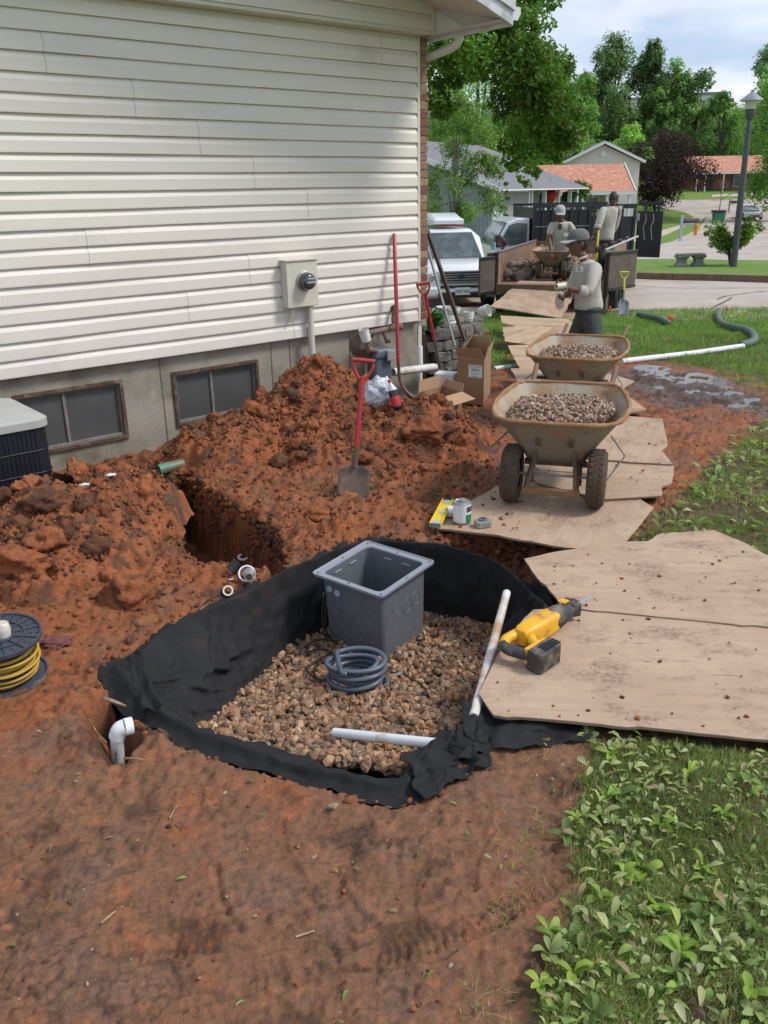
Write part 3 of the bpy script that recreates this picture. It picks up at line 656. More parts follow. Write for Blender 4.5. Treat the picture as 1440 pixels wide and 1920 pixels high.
for fn, (x0, x1, y0, y1), s, lab_, dk in ((h_left, (-3.4, -1.0, 3.3, 5.9), 110, 'rough heap of red clay clods left of the trench, in front of the air conditioner', .15), (h_right, (-2.1, 1.6, 4.9, 8.3), 130, 'tall red clay heap against the foundation with a red shovel stuck in its foot', -.1)):
    nx = int((x1-x0)/.0115); ny = int((y1-y0)/.0115); xx, yy = np.meshgrid(np.linspace(x0, x1, nx), np.linspace(y0, y1, ny)); xx = xx.ravel(); yy = yy.ravel()
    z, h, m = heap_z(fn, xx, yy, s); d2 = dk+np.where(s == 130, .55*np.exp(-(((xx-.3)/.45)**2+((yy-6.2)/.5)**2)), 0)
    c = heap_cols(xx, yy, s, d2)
    o_ = (xx-.40)*WN.x+(yy-8.79)*WN.y
    ii = np.arange(nx*ny).reshape(ny, nx); F_ = np.stack([ii[:-1,:-1], ii[:-1,1:], ii[1:,1:], ii[1:,:-1]], -1).reshape(-1, 4)
    keep = (m[F_].max(1) > .02) & (o_[F_].min(1) > -.08); F_ = F_[keep]; u_, inv = np.unique(F_, return_inverse=True)
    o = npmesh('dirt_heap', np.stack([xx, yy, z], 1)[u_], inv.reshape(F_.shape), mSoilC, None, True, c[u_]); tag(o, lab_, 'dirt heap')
def surf(x, y):                     # top of whatever earth is there
    x = np.atleast_1d(x).astype(float); y = np.atleast_1d(y).astype(float); z = near_z(x, y)
    for fn, s in ((h_left, 110), (h_right, 130)):
        q, h, m = heap_z(fn, x, y, s); z = np.where(m > .02, np.maximum(z, q), z)
    return z
# quick look-up table of the finished earth surface
_tx = np.arange(-3.6, 4.6, .02); _ty = np.arange(1.0, 9.4, .02); _gx, _gy = np.meshgrid(_tx, _ty); _TAB = surf(_gx.ravel(), _gy.ravel()).reshape(_gx.shape)
def surf1(x, y):
    i = (x+3.6)/.02; j = (y-1.0)/.02
    if not (0 <= i < len(_tx)-1 and 0 <= j < len(_ty)-1): return float(zbase(x, y))
    a, b = int(i), int(j); fi, fj = i-a, j-b; T = _TAB
    return float((T[b,a]*(1-fi)+T[b,a+1]*fi)*(1-fj)+(T[b+1,a]*(1-fi)+T[b+1,a+1]*fi)*fj)
def HZ(x, y):
    out_ = near_z(x, y) if len(np.atleast_1d(x)) else np.zeros(0); return np.where(np.atleast_1d(y) > 13.4, zbase(x, y), out_)
# loose clods lying over heaps and yard
prot = [rock_proto(3, 3, .42, i+3, (1,1,.8)) for i in range(7)]; prot2 = [rock_proto(2, 3, .35, i+33, (1,1,.8)) for i in range(8)]
def clods(name, n, box_, wfn, smin, smax, power, pr, s):
    x = RNG.uniform(box_[0], box_[1], n); y = RNG.uniform(box_[2], box_[3], n); k = RNG.random(n) < wfn(x, y); x = x[k]; y = y[k]
    pit = polydist(x, y, RIM); o_ = (x-.40)*WN.x+(y-8.79)*WN.y; tr = np.maximum.reduce([polydist(x, y, TRENCH), polydist(x, y, EXT)]); k = (pit < -.05) & (o_ > .05) & (tr < -.01); x = x[k]; y = y[k]
    sc = smin+(smax-smin)*RNG.random(len(x))**power; z = surf(x, y)+sc*.28
    c = heap_cols(x, y, s, .1)*RNG.uniform(.75, 1.25, (len(x), 1)); V, F_, C_ = instances(pr, np.stack([x, y, z], 1), sc, c)
    o = npmesh(name, V, F_, mSoilC, None, True, C_); return tag(o, kind='stuff')
hm = lambda x, y: np.clip(np.maximum(h_left(x, y), h_right(x, y))*9, 0, 1)
tag(clods('clay_clods', 2600, (-3, 1.3, 3.4, 8.1), lambda x, y: hm(x, y)*.85, .014, .070, 4.2, prot, 170), 'loose red and brown clay clods covering both heaps', 'clay clods')
tag(clods('clay_crumbs', 36000, (-2.6, 1.4, 2.9, 8.0), lambda x, y: np.maximum(hm(x, y)*.9, .32*sstep(3.1, 3.9, y)*sstep(1.2, .6, x)), .004, .018, 2.6, prot2, 180), 'small clay crumbs spread over the heaps and the dug bench', 'clay crumbs')
def wall_clods():
    xs_ = []; 
    for pl_ in (TRENCH, EXT):
        pl_ = np.array(pl_)
        for i in range(len(pl_)):
            a, b_ = pl_[i], pl_[(i+1) % len(pl_)]; k = int(np.linalg.norm(b_-a)*420)
            t_ = RNG.random(k)[:, None]; q = a+(b_-a)*t_+RNG.normal(size=(k, 2))*.018; xs_.append(q)
    q = np.concatenate(xs_); q = q[polydist(q[:, 0], q[:, 1], RIM) < -.10]; z = RNG.uniform(-.42, -.02, len(q)); zg_ = near_z(q[:, 0], q[:, 1]); z = np.maximum(z, zg_); sc = .004+.024*RNG.random(len(q))**3
    V, F_, C_ = instances(prot2, np.column_stack([q, z]), sc, heap_cols(q[:, 0], z*2, 260, .25)*RNG.uniform(.55, 1.1, (len(q), 1)))
    return tag(npmesh('trench_wall_clods', V, F_, mSoilC, None, True, C_), 'crumbling clods and roots on the cut walls of trench and holes', 'clay clods', kind='stuff')
wall_clods()
tag(clods('rim_crumbs', 5200, (-1.35, 1.0, 2.0, 4.8), lambda x, y: np.exp(-((polydist(x, y, RIM)+.085)/.035)**2)*(.35+.65*(gnoise(x*5, y*5, 33) > 0)), .003, .020, 2.6, prot2, 187), 'crumbs of clay fallen against the edge of the fabric', 'soil crumbs', kind='stuff')
tag(clods('yard_crumbs', 15000, (-1.4, 3.6, 1.2, 7.5), lambda x, y: .12+.5*sstep(1.3, 1.7, x)*sstep(4.5, 5.2, y)+.25*sstep(.1, -.9, x)*sstep(1.5, 2.6, y), .002, .010, 3.5, prot2, 190), 'tiny crumbs of clay scattered on the trodden mud', 'soil crumbs')
# a few named big lumps
for i, (u, v, r_, lb) in enumerate(((95,940,.13,'spiky clay lump standing against the dark air conditioner'), (800,812,.15,'largest rounded clay lump on the right end of the tall heap'), (560,750,.07,'single brown stone lying against the foundation right of the window'), (40,1060,.12,'wide clay lump at the left frame edge of the low heap'), (592,968,.05,'flat brown stone on the dug bench left of the upright shovel'), (235,1120,.12,'long clay lump at the foot of the left heap'), (90,1020,.1,'clay lump on the left heap slope, above the cord reel'))):
    q = hit(u, v, lambda a, b: surf1(a, b)); pv, pf = rock_proto(4, 5, .38, 60+i, (1.15,.9,.75))
    q2 = Vector(q)+Vector((0,0,r_*.12)); c = heap_cols(np.array([q[0]]*len(pv))+pv[:,0]*r_, np.array([q[1]]*len(pv))+pv[:,1]*r_, 200+i, .15 if i != 1 else .0)
    o = npmesh('clay_lump', pv*r_+np.array(q2), pf, mSoilC, None, True, c); tag(o, lb, 'clay lump')

# ------------------------------------------------------------------ filter fabric lining the pit
NA = 14; ridge = catmull(RIM, NA, True); gl0 = []
for u, v in GRPX: gl0.append(hit(u, v, gravz))
grl = catmull(gl0, NA, True); n_ = len(ridge)
ridge = np.array(ridge); grl = np.array(grl); cxy = ridge[:, :2].mean(0)
rows = []; tl = [(-.075, 'o'), (-.05, 'o'), (-.028, 'o'), (-.012, 'o'), (0, 'i'), (.03, 'i'), (.07, 'i')]+[(t_, 'i') for t_ in np.linspace(.12, 1.0, 22)]+[(1.06, 'i'), (1.14, 'i')]
tan = np.roll(ridge, -1, 0)-np.roll(ridge, 1, 0); nrm = np.stack([tan[:, 1], -tan[:, 0]], 1); nrm /= np.linalg.norm(nrm, axis=1)[:, None]
sgn = np.sign(((ridge[:, :2]-cxy)*nrm).sum(1).mean()); nrm *= sgn
arc = np.concatenate([[0], np.cumsum(np.linalg.norm(np.diff(ridge, axis=0), axis=1))])
kk = np.array([0,1,2,1,0])
def smoothc(a, m=5):
    for _ in range(m): a = (np.roll(a, 1, 0)+2*a+np.roll(a, -1, 0))/4
    return a
nrm = smoothc(nrm, 8); near_m = sstep(3.05, 2.75, ridge[:, 1])*sstep(-1.2, -.9, ridge[:, 0])
for j, (t_, kind) in enumerate(tl):
    if kind == 'o':
        p = ridge.copy(); wdt = (.9+.5*gnoise(arc*2.1, arc*0, 5))*(1-.12*near_m); p[:, :2] += nrm*(-t_)*wdt[:, None]*1.0
        zz = near_z(p[:, 0], p[:, 1]); k_ = (t_+.075)/.075; p[:, 2] = np.maximum(zz, -.02)+.004+(.036-.022*near_m+.02*gnoise(arc*3, arc*0+3, 6))*math.sin(k_*PI/2)+.012*fbm(arc*9, arc*0+j*.35, 3, 7)
    else:
        h_ = min(t_, 1.14); p = ridge*(1-h_)+grl*h_; zr = .048-.022*near_m+.02*gnoise(arc*3, arc*0+3, 6); zg_ = gravz(grl[:, 0], grl[:, 1])-.015
        drop = min(1, max(0, h_))**.72; p[:, 2] = zr*(1-drop)+zg_*drop
        fold = (.5-np.abs(gnoise(arc*3.6+.5*h_+.35*gnoise(arc*4, arc*0+h_*2, 2), arc*0+h_*.9, 21)))*1.0
        fold2 = (.4-np.abs(gnoise(arc*1.9-1.6*h_, arc*0+h_*2.4+5, 22)))
        amp = math.sin(min(1, h_+.10)*PI*.9)
        depth = np.linalg.norm((grl-ridge)[:, :2], axis=1)
        am = amp*(.25+.75*sstep(.12, .35, depth))
        cr1 = np.clip(1-np.abs(gnoise(arc*5.2+h_*2.2, arc*0+h_*1.1+3, 27))*7, 0, 1); cr2 = np.clip(1-np.abs(gnoise(arc*2.6-h_*3.2, arc*0+h_*2.0+8, 28))*8, 0, 1)
        p[:, :2] += -nrm*(((cr1*.045+cr2*.050)*amp)*sstep(.1, .3, np.linalg.norm((grl-ridge)[:, :2], axis=1)))[:, None]; p[:, 2] += cr2*.012*amp
        p[:, :2] += -nrm*((fold*.06+fold2*.06+.02*fbm(arc*11, arc*0+h_*5, 3, 23))*am)[:, None]
        p[:, 2] += (fold2*.045+fold*.03)*am
        p[:, 2] += near_m*.012*math.exp(-((h_-.25)/.2)**2)
        if t_ > 1: p[:, 2] -= .05*(t_-1)/.14
    p[:, :2] += (-nrm*.006*fbm(arc*22, arc*0+j*.3, 2, 25)[:, None])
    rows.append(p)
G = np.array(rows); nr = len(rows); V_ = G.reshape(-1, 3); F_ = [(i*n_+j, i*n_+(j+1) % n_, (i+1)*n_+(j+1) % n_, (i+1)*n_+j) for i in range(nr-1) for j in range(n_)]
fab = npmesh('filter_fabric', V_, np.array(F_), mFab, None, True); tag(fab, 'black filter fabric lining the whole gravel pit with its folded rim', 'fabric')
sm_ = fab.modifiers.new('s', 'SUBSURF'); sm_.levels = sm_.render_levels = 1
def cloth(c4, nu=50, nv=26, amp=.02, s=0, edge=.012, sc=4, lift=0):
    c4 = [np.array(P(u, v, z)) for u, v, z in c4]; U_, Vv = np.meshgrid(np.linspace(0, 1, nu), np.linspace(0, 1, nv)); U_ = U_.ravel(); Vv = Vv.ravel()
    p = (c4[0][None]*((1-U_)*(1-Vv))[:, None]+c4[1][None]*(U_*(1-Vv))[:, None]+c4[2][None]*(U_*Vv)[:, None]+c4[3][None]*((1-U_)*Vv)[:, None])
    p[:, :2] += np.stack([fbm(U_*2, Vv*2, 2, s), fbm(U_*2+5, Vv*2, 2, s+1)], 1)*edge*1.8
    r = .5-np.abs(gnoise(U_*sc*.75+.5*gnoise(U_*2, Vv*2, s+5), Vv*.7, s+2)); r2 = .5-np.abs(gnoise(U_*1.5+Vv*1.6, Vv*1.8-U_, s+3))
    p[:, 2] += amp*.8*(r*1.2+r2*.6+.12*fbm(U_*9, Vv*9, 2, s+9))+lift*np.sin(U_*PI)*np.sin(Vv*PI); ii = np.arange(nu*nv).reshape(nv, nu)
    o = npmesh('fabric_flap', p, np.stack([ii[:-1,:-1], ii[:-1,1:], ii[1:,1:], ii[1:,:-1]], -1).reshape(-1, 4), mFab, fab, True)
    sf = o.modifiers.new('t', 'SOLIDIFY'); sf.thickness = .003; return o
cloth([(868,1322,.03), (1150,1362,.012), (1100,1392,.004), (868,1425,.008)], 70, 30, .035, 40, sc=5)
cloth([(752,1425,.02), (868,1368,.03), (918,1440,.006), (795,1505,.004)], 54, 40, .045, 50, edge=.018, sc=4)
cloth([(845,1385,.03), (905,1352,.03), (925,1420,.008), (850,1440,.01)], 40, 30, .05, 55, edge=.015, sc=3)
cloth([(1000,1100,.0), (1070,1128,.02), (1010,1195,.0), (925,1205,-.30)], 40, 40, .05, 60, sc=4)
cloth([(1075,1100,.01), (1110,1135,.03), (960,1290,.02), (1000,1190,.0)], 30, 30, .03, 63, sc=3)
cloth([(225,1245,.02), (260,1225,.03), (310,1330,.06), (262,1345,.02)], 30, 50, .03, 66, sc=3)

# ------------------------------------------------------------------ gravel bed
ip = np.array(grl)[::3]; gx0, gy0 = ip[:, :2].min(0); gx1, gy1 = ip[:, :2].max(0)
BOXC = np.array([-.085, 4.0]); 
def grel(x, y): return gravz(x, y)+.022*fbm(x*3.2, y*3.2, 3, 300)+.05*np.exp(-(((x-.02)/.28)**2+((y-2.50)/.13)**2))
def angular(seed):
    r = np.random.default_rng(seed); v, f = ico(1); v = v*r.uniform(.72, 1.18, (len(v), 1))+r.normal(size=v.shape)*.10; return v*np.array([1.05,.86,.72])*r.uniform(.85, 1.15, 3), f
gpr = [angular(400+i) for i in range(22)]
def gravel(name, n, fn, zfn, layers=2, r=(.0125,.0245), cols=None, parent=None, jit=.012):
    x, y = fn(n); k = len(x); lay = RNG.random(k)
    sc = RNG.uniform(*r, k)*(1+.35*(RNG.random(k) < .08)); z = zfn(x, y)+(lay-.6)*jit*layers*1.5
    pal = np.array([(.34,.19,.10),(.25,.14,.08),(.40,.25,.15),(.18,.105,.062),(.31,.175,.095),(.44,.30,.19),(.24,.165,.115),(.35,.175,.085),(.28,.155,.085)]) if cols is None else cols
    c = pal[RNG.integers(0, len(pal), k)]*RNG.uniform(.62, 1.3, (k, 1)); V, F_, C_ = instances(gpr, np.stack([x, y, z], 1), sc, c)
    o = npmesh(name, V, F_, mStone, parent, False, C_); return o
def ping(n):
    x = RNG.uniform(gx0-.05, gx1+.05, n); y = RNG.uniform(gy0-.05, gy1+.05, n); k = polydist(x, y, ip) > -.025; return x[k], y[k]
gv = gravel('gravel_bed', 11500, ping, grel, 2); tag(gv, 'bed of brown crushed gravel filling the fabric lined pit', 'gravel', kind='stuff')
bx, by = np.meshgrid(np.linspace(gx0-.1, gx1+.1, 60), np.linspace(gy0-.1, gy1+.1, 70)); bx = bx.ravel(); by = by.ravel(); ii = np.arange(4200).reshape(70, 60)
Fq = np.stack([ii[:-1,:-1], ii[:-1,1:], ii[1:,1:], ii[1:,:-1]], -1).reshape(-1, 4); kf = (polydist(bx, by, ip) > -.03)[Fq].all(1)
tag(npmesh('gravel_base', np.stack([bx, by, grel(bx, by)-.022], 1), Fq[kf], mat('dark_gravel_base', (.07,.04,.025), .95, bump=.5), None, True), kind='structure')

# ------------------------------------------------------------------ grey sump basin
mBas = mat('grey_basin_plastic', (.125,.135,.155), .42, c2=(.115,.124,.142), nscale=3, bump=.08, bscale=120, spec=.45, dirt=(.18,.16,.15), dscale=6, dlo=.62, dhi=.85, dfac=.5)
mBasR = mat('pale_grey_basin_rim', (.26,.28,.32), .35, spec=.5)
mHole = mat('pale_cut_plastic', (.38,.41,.46), .5)
def rrect(h, r, n=6, hy=None):
    hy = hy or h; out_ = []
    for cx, cy, a0 in ((h-r, hy-r, 0), (-h+r, hy-r, 90), (-h+r, -hy+r, 180), (h-r, -hy+r, 270)):
        for i in range(n+1): a = math.radians(a0+90*i/n); out_.append((cx+r*math.cos(a), cy+r*math.sin(a)))
    return out_
def loft(b, rings):
    n = len(rings[0]); vs = [v for r_ in rings for v in r_]; return b.add(vs, [(i*n+j, i*n+(j+1) % n, (i+1)*n+(j+1) % n, (i+1)*n+j) for i in range(len(rings)-1) for j in range(n)])
bas = thing('sump_basin', 'square grey plastic sump basin with flanged rim standing in the gravel', 'basin', (-.045, 3.985, -.52), rot=(math.radians(1.0), math.radians(-3.2), math.radians(52)))
def loc(pt): return pt
BH = .575
Mb = MW[bas.name]
def bpart(b, *a, **k):
    b.v = [tuple(Mb @ Vector(v)) for v in b.v]; return b.build(*a, **k)
b = MB(); rr = lambda h, z, r=.035: [(x, y, z) for x, y in rrect(h, r)]
loft(b, [rr(.176, 0), rr(.186, .30), rr(.192, BH), rr(.185, BH), rr(.179, .30), rr(.169, .01)]); n = len(rr(.1, 0)); b.f.append(tuple(range(5*n, 6*n))); bpart(b, 'basin_body', mBas, bas, smooth=35)
b = MB(); loft(b, [rr(.187, BH-.004, .034), rr(.222, BH, .022), rr(.225, BH+.006, .022), rr(.225, BH+.016, .022), rr(.221, BH+.016, .02), rr(.218, BH+.010, .02), rr(.187, BH+.010, .034), rr(.185, BH+.002, .034)]); bpart(b, 'rim', mBasR, bas, smooth=35)
ft = -.19
b = MB()
for (yy, zz, r_) in ((-.135, BH-.065, .0165), (-.085, BH-.075, .0185)): b.lathe([(r_, 0), (r_, .004)], (-.1925, -yy, zz), (-1,0,0), 18)
bpart(b, 'cut_hole', mHole, bas)
b = MB()
for (yy, zz, r_) in ((.09, BH-.15, .036), (.02, BH-.16, .036), (.03, BH-.13, .022), (-.07, BH-.12, .034), (.1, BH-.13, .02)):
    b.tube([(-.1895, yy+r_*math.cos(a), zz+r_*math.sin(a)) for a in np.linspace(0, 2*PI, 24, endpoint=False)], .0012, 4, True)
    b.tube([(yy+r_*math.cos(a), -.1895, zz+r_*math.sin(a)) for a in np.linspace(0, 2*PI, 24, endpoint=False)], .0010, 4, True)
bpart(b, 'knockout_ring', mBas, bas)
b = MB()
for i in range(5):
    for j in range(7):
        z_ = BH-.13-j*.055; q = -.15+i*.075+(j % 2)*.03; hh = .1765+.0155*z_/BH
        if abs(q) < .155:
            b.lathe([(.0032, 0), (.0022, .0015)], (-hh-.002, q, z_-.006*i), (-1,0,0), 6); b.lathe([(.0028, 0), (.0018, .0012)], (q, -hh-.002, z_), (0,-1,0), 6)
bpart(b, 'weep_holes', mHole, bas)
b = MB()
for q in (-.07, .05): b.box((q, .1835-.004, BH-.03), (.05, .004, .004)); b.box((.1835-.004, q, BH-.03), (.004, .05, .004))
bpart(b, 'slot', mHole, bas)
b = MB()
for sx in (-1, 1):
    for sy in (-1, 1):
        b.lathe([(.016, 0), (.017, .006), (.006, .012)], (sx*.163, sy*.163, .12), (0,0,1), 12) if False else None
b.tube([(-.165, -.165, .05), (-.168, -.168, .165)], [.026, .024], 12); bpart(b, 'corner_post', mBas, bas, smooth=40)
b = MB()
for a, c in ((-.2,-.2), (-.2,0), (-.2,.2), (0,-.205), (0,.205), (.2,-.2), (.2,0), (.2,.2)): b.lathe([(.005,0),(.005,.002)], (a, c, BH+.010), (0,0,1), 8)
bpart(b, 'screw_hole', mBlackPl, bas)

# grey coiled conduit, with its own slight ribs
mCond = mat('blue_grey_conduit', (.10,.125,.16), .38, c2=(.085,.105,.14), nscale=8, spec=.5)
cc = hit(668, 1292, gravz); pts = []
for i in range(0, 7*44):
    a = 2*PI*i/44; turn = i/44; r_ = .112+.011*math.sin(turn*2.3+a*.13)+.006*math.sin(a*2+turn); off = .010*math.sin(turn*1.9)
    pts.append((cc[0]+off+r_*1.06*math.cos(a+2.6), cc[1]+.03+r_*.82*math.sin(a+2.6), grel(cc[0], cc[1])+.012+.021*turn+.006*math.sin(a*1.5+turn)))
pts += [(cc[0]-.06, cc[1]-.085, pts[-1][2]+.004), (cc[0]-.035, cc[1]-.105, pts[-1][2]+.004)]
rb = [.0115+(.0010 if i % 2 else 0) for i in range(len(catmull(pts, 3)))]
b = MB(); b.tube(catmull(pts, 3), rb, 9); cd = b.build('conduit_coil', mCond, None, True); tag(cd, 'coil of blue grey flexible conduit lying on the gravel before the basin', 'conduit')
b = MB(); e = Vector(pts[-1]); dd = (Vector(pts[-1])-Vector(pts[-2])).normalized(); b.lathe([(.008, 0), (.008, .0015)], e+dd*.0005, dd, 12); b.build('open_end', mRubber, cd)
def gp(px, dz=.026): return [np.array(hit(u, v, grel))+np.array([0,0,dz]) for u, v in px]
b = MB()
r_ = .0045
for px in ([(607,1112),(604,1150),(608,1185),(616,1210),(645,1202),(620,1205),(585,1212),(560,1235),(600,1225),(620,1232),(590,1250),(575,1262),(592,1280),(610,1284)],
           [(612,1108),(610,1140),(611,1180),(625,1210),(650,1230),(640,1245),(600,1250),(590,1270),(600,1290)],
           [(640,1232),(645,1252),(665,1258),(672,1235),(690,1230),(705,1245),(722,1262),(742,1272)], [(756,1272),(775,1285),(795,1298),(800,1310)]):
    q = gp(px)
    for i in range(min(3, len(q))):
        if px[0][1] < 1120: q[i] = np.array(PY(px[i][0], px[i][1], 3.78+.01*i))
    b.tube(catmull(q, 5), r_, 6)
q = [Mb @ Vector(v) for v in ((-.06,-.08,.30), (-.02,-.05,.38), (.05,-.02,.40), (.09,.0,.36), (.1,.02,.2))]; b.tube(catmull(q, 6), r_, 6)
cord = b.build('pump_cord', mBlackPl, None, True); tag(cord, 'thin black pump cords hanging out of the basin and looping over the gravel', 'cord')
b = MB(); p0 = Vector(gp([(797,1312)])[0]); b.box(p0, (.026,.03,.024), Rz(.5)); b.build('plug', mBlackPl, cord, bevel=.004)
b = MB(); q = gp([(727,1275),(733,1274)], .016); q2 = gp([(741,1273),(753,1268)], .018); b.tube(q, .007, 8); b.tube(q2, [.007,.010], 8); b.build('connector', mGalv, cord)

# ------------------------------------------------------------------ pipes in and round the pit
def pipe_obj(name, pts, r, m, label, cat, wall=.006, smooth=True, n=16):
    b = MB(); b.tube(pts, r, n, caps=False); inner = [Vector(tuple(map(float, p))) for p in pts]
    b2 = MB(); b2.tube(inner, r-wall, n, caps=False); o_ = len(b.v); k = len(b2.v); b.v += b2.v; b.f += [tuple(o_+i for i in reversed(f)) for f in b2.f]
    for e in (0, k-n):
        for j in range(n): b.f.append((e+j, e+(j+1) % n, o_+e+(j+1) % n, o_+e+j))
    o = b.build(name, m, None, smooth=50); return tag(o, label, cat)
mPVCm = mat('mud_smeared_white_pvc', (.70,.70,.69), .4, dirt=(.42,.27,.17), dscale=4.5, dlo=.44, dhi=.62, c2=(.62,.61,.58), nscale=5)
pipe_obj('pvc_pipe', [P(950,1112,.03), P(888,1345,.035)], .0195, mPVCm, 'muddy white pipe leaning along the right side of the pit, under the plywood edge', 'pipe')
pipe_obj('pvc_pipe', [np.array(hit(628,1386,grel))+[0,0,.03], np.array(P(853,1398,.02))], .0195, mWhitePVC, 'clean white pipe lying across the near end of the gravel', 'pipe')
el = thing('drain_elbow', 'white pipe with elbow standing in the small hole left of the pit', 'pipe', (-.97, 2.64, -.25))
e0 = Vector(P(222,1438,-.12)); e1 = Vector(P(219,1382,.03)); e2 = Vector(P(224,1368,.062)); e3 = Vector(P(236,1362,.072)); e4 = Vector(P(250,1365,.075))+Vector((.01,-.0,0))
b = MB(); b.tube([e0, e1], .0235, 18); b.build('pipe', mWhitePVC, el, smooth=50)
b = MB(); b.tube(catmull([e1, e2, e3], 6), .029, 18, caps=True); b.tube([e3-(e3-e2)*.2, e3+Vector((.02,.012,-.004))], [.031,.031], 18); b.build('elbow_fitting', mWhitePVC, el, smooth=50)
# print on the pipe
def text_obj(s, size, mtx, m, parent, name='lettering', ext=.0004, align='CENTER'):
    cu = bpy.data.curves.new(name, 'FONT'); cu.body = s; cu.size = size; cu.extrude = ext; cu.align_x = align; cu.align_y = 'CENTER'; cu.resolution_u = 2
    to = bpy.data.objects.new(name, cu); COL.objects.link(to); bpy.context.view_layer.update()
    me = bpy.data.meshes.new_from_object(to.evaluated_get(bpy.context.evaluated_depsgraph_get())); bpy.data.objects.remove(to); bpy.data.curves.remove(cu)
    me.transform(mtx); return link_mesh(name, me, m, parent)
def facing(o, xdir, ydir):          # matrix with text x along xdir, y along ydir
    x = Vector(xdir).normalized(); y = Vector(ydir); y = (y-x*y.dot(x)).normalized(); z = x.cross(y); m = Matrix((x, y, z)).transposed().to_4x4(); m.translation = Vector(o); return m
ax = (e0-e1).normalized(); text_obj('PVC 1120', .012, facing((e0+e1)/2+Vector((0,-.0245,0))+Vector((0,0,.0)), ax, (1,0,0)), mInk, el)
# roots and stem stubs round the hole
mRoot = mat('pale_root', (.42,.30,.19), .85, c2=(.2,.12,.07), nscale=30, bump=.5)
for px, z0, r_, lb in (([(195,1310),(215,1316),(236,1324)], .05, .009, 'snapped pale root sticking out of the soil above the white elbow'), ([(165,1345),(178,1368),(183,1375),(200,1392)], -.06, .004, 'thin branching root hanging in the hole beside the white elbow'), ([(232,1422),(255,1422),(272,1425)], .03, .004, 'small pale twig lying right of the white elbow')):
    b = MB(); b.tube(catmull([P(u, v, z0+.01*math.sin(i*2)) for i, (u, v) in enumerate(px)], 4), [r_*(1-.5*t_) for t_ in np.linspace(0, 1, (len(px)-1)*4+1)], 7); tag(b.build('root', mRoot, None, True), lb, 'root')
def fit(name, label, prof, pos, d, m, cat='pipe fitting', n=22):
    b = MB(); b.lathe(prof, pos, d, n, caps=False); return tag(b.build(name, m, None, smooth=35), label, cat)
def ring(ro, ri, h): return [(ri, 0), (ro, 0), (ro, h), (ri, h), (ri, 0)]
q = lambda u, v, dz=.0: (lambda p: (p[0], p[1], surf1(p[0], p[1])+dz))(hit(u, v, surf1))
fit('pipe_ring', 'thin white ring lying flat, top of the loose fittings left of the pit', ring(.034,.022,.009), q(456,1054,.03), (.1,-.2,1), mWhitePVC)
fit('rubber_coupling', 'black rubber coupling, leftmost of the loose fittings left of the pit', [(.024,0),(.031,0),(.031,.012),(.029,.014),(.029,.046),(.031,.048),(.031,.06),(.024,.06),(.024,0)], q(432,1078,.022), (.5,.3,.45), mRubber)
wcp = fit('pipe_bell', 'largest white pipe bell with a black reducer inside, beside the fabric', ring(.043,.036,.04), q(464,1082,.01), (.1,-.75,.62), mWhitePVC)
pp = q(468,1090,.01); b = MB(); b.lathe([(.014,0),(.031,0),(.031,.02),(.022,.035),(.022,.07),(.016,.07),(.016,.03),(.014,0)], (pp[0], pp[1]+.01, pp[2]+.03), (.1,-.75,.1), 20, caps=False); b.build('reducer', mGalv, wcp, smooth=35)
fit('pipe_ring', 'small cream white collar lying apart, nearest to the fabric fold', ring(.026,.018,.022), q(428,1112,.01), (.15,-.8,.55), mat('cream_pvc', (.62,.58,.48), .4))
b = MB(); pp = q(436,1090,.012); b.box(pp, (.035,.012,.006), Rz(.4)); tag(b.build('pipe_clamp', mHole, bevel=.002), 'tiny pale blue clamp between the loose fittings', 'clamp')

# green drain pipe end in the trench by the wall
mGreenP = mat('teal_green_sewer_pipe', (.07,.27,.20), .5, c2=(.10,.20,.13), nscale=6, dirt=(.20,.09,.045), dscale=5, dlo=.48, dhi=.6)
pipe_obj('sewer_pipe', [PY(298,882,5.95), PY(318,876,6.0), PY(352,868,6.1)], .042, mGreenP, 'short green sewer pipe bridging the head of the trench near the wall', 'pipe')

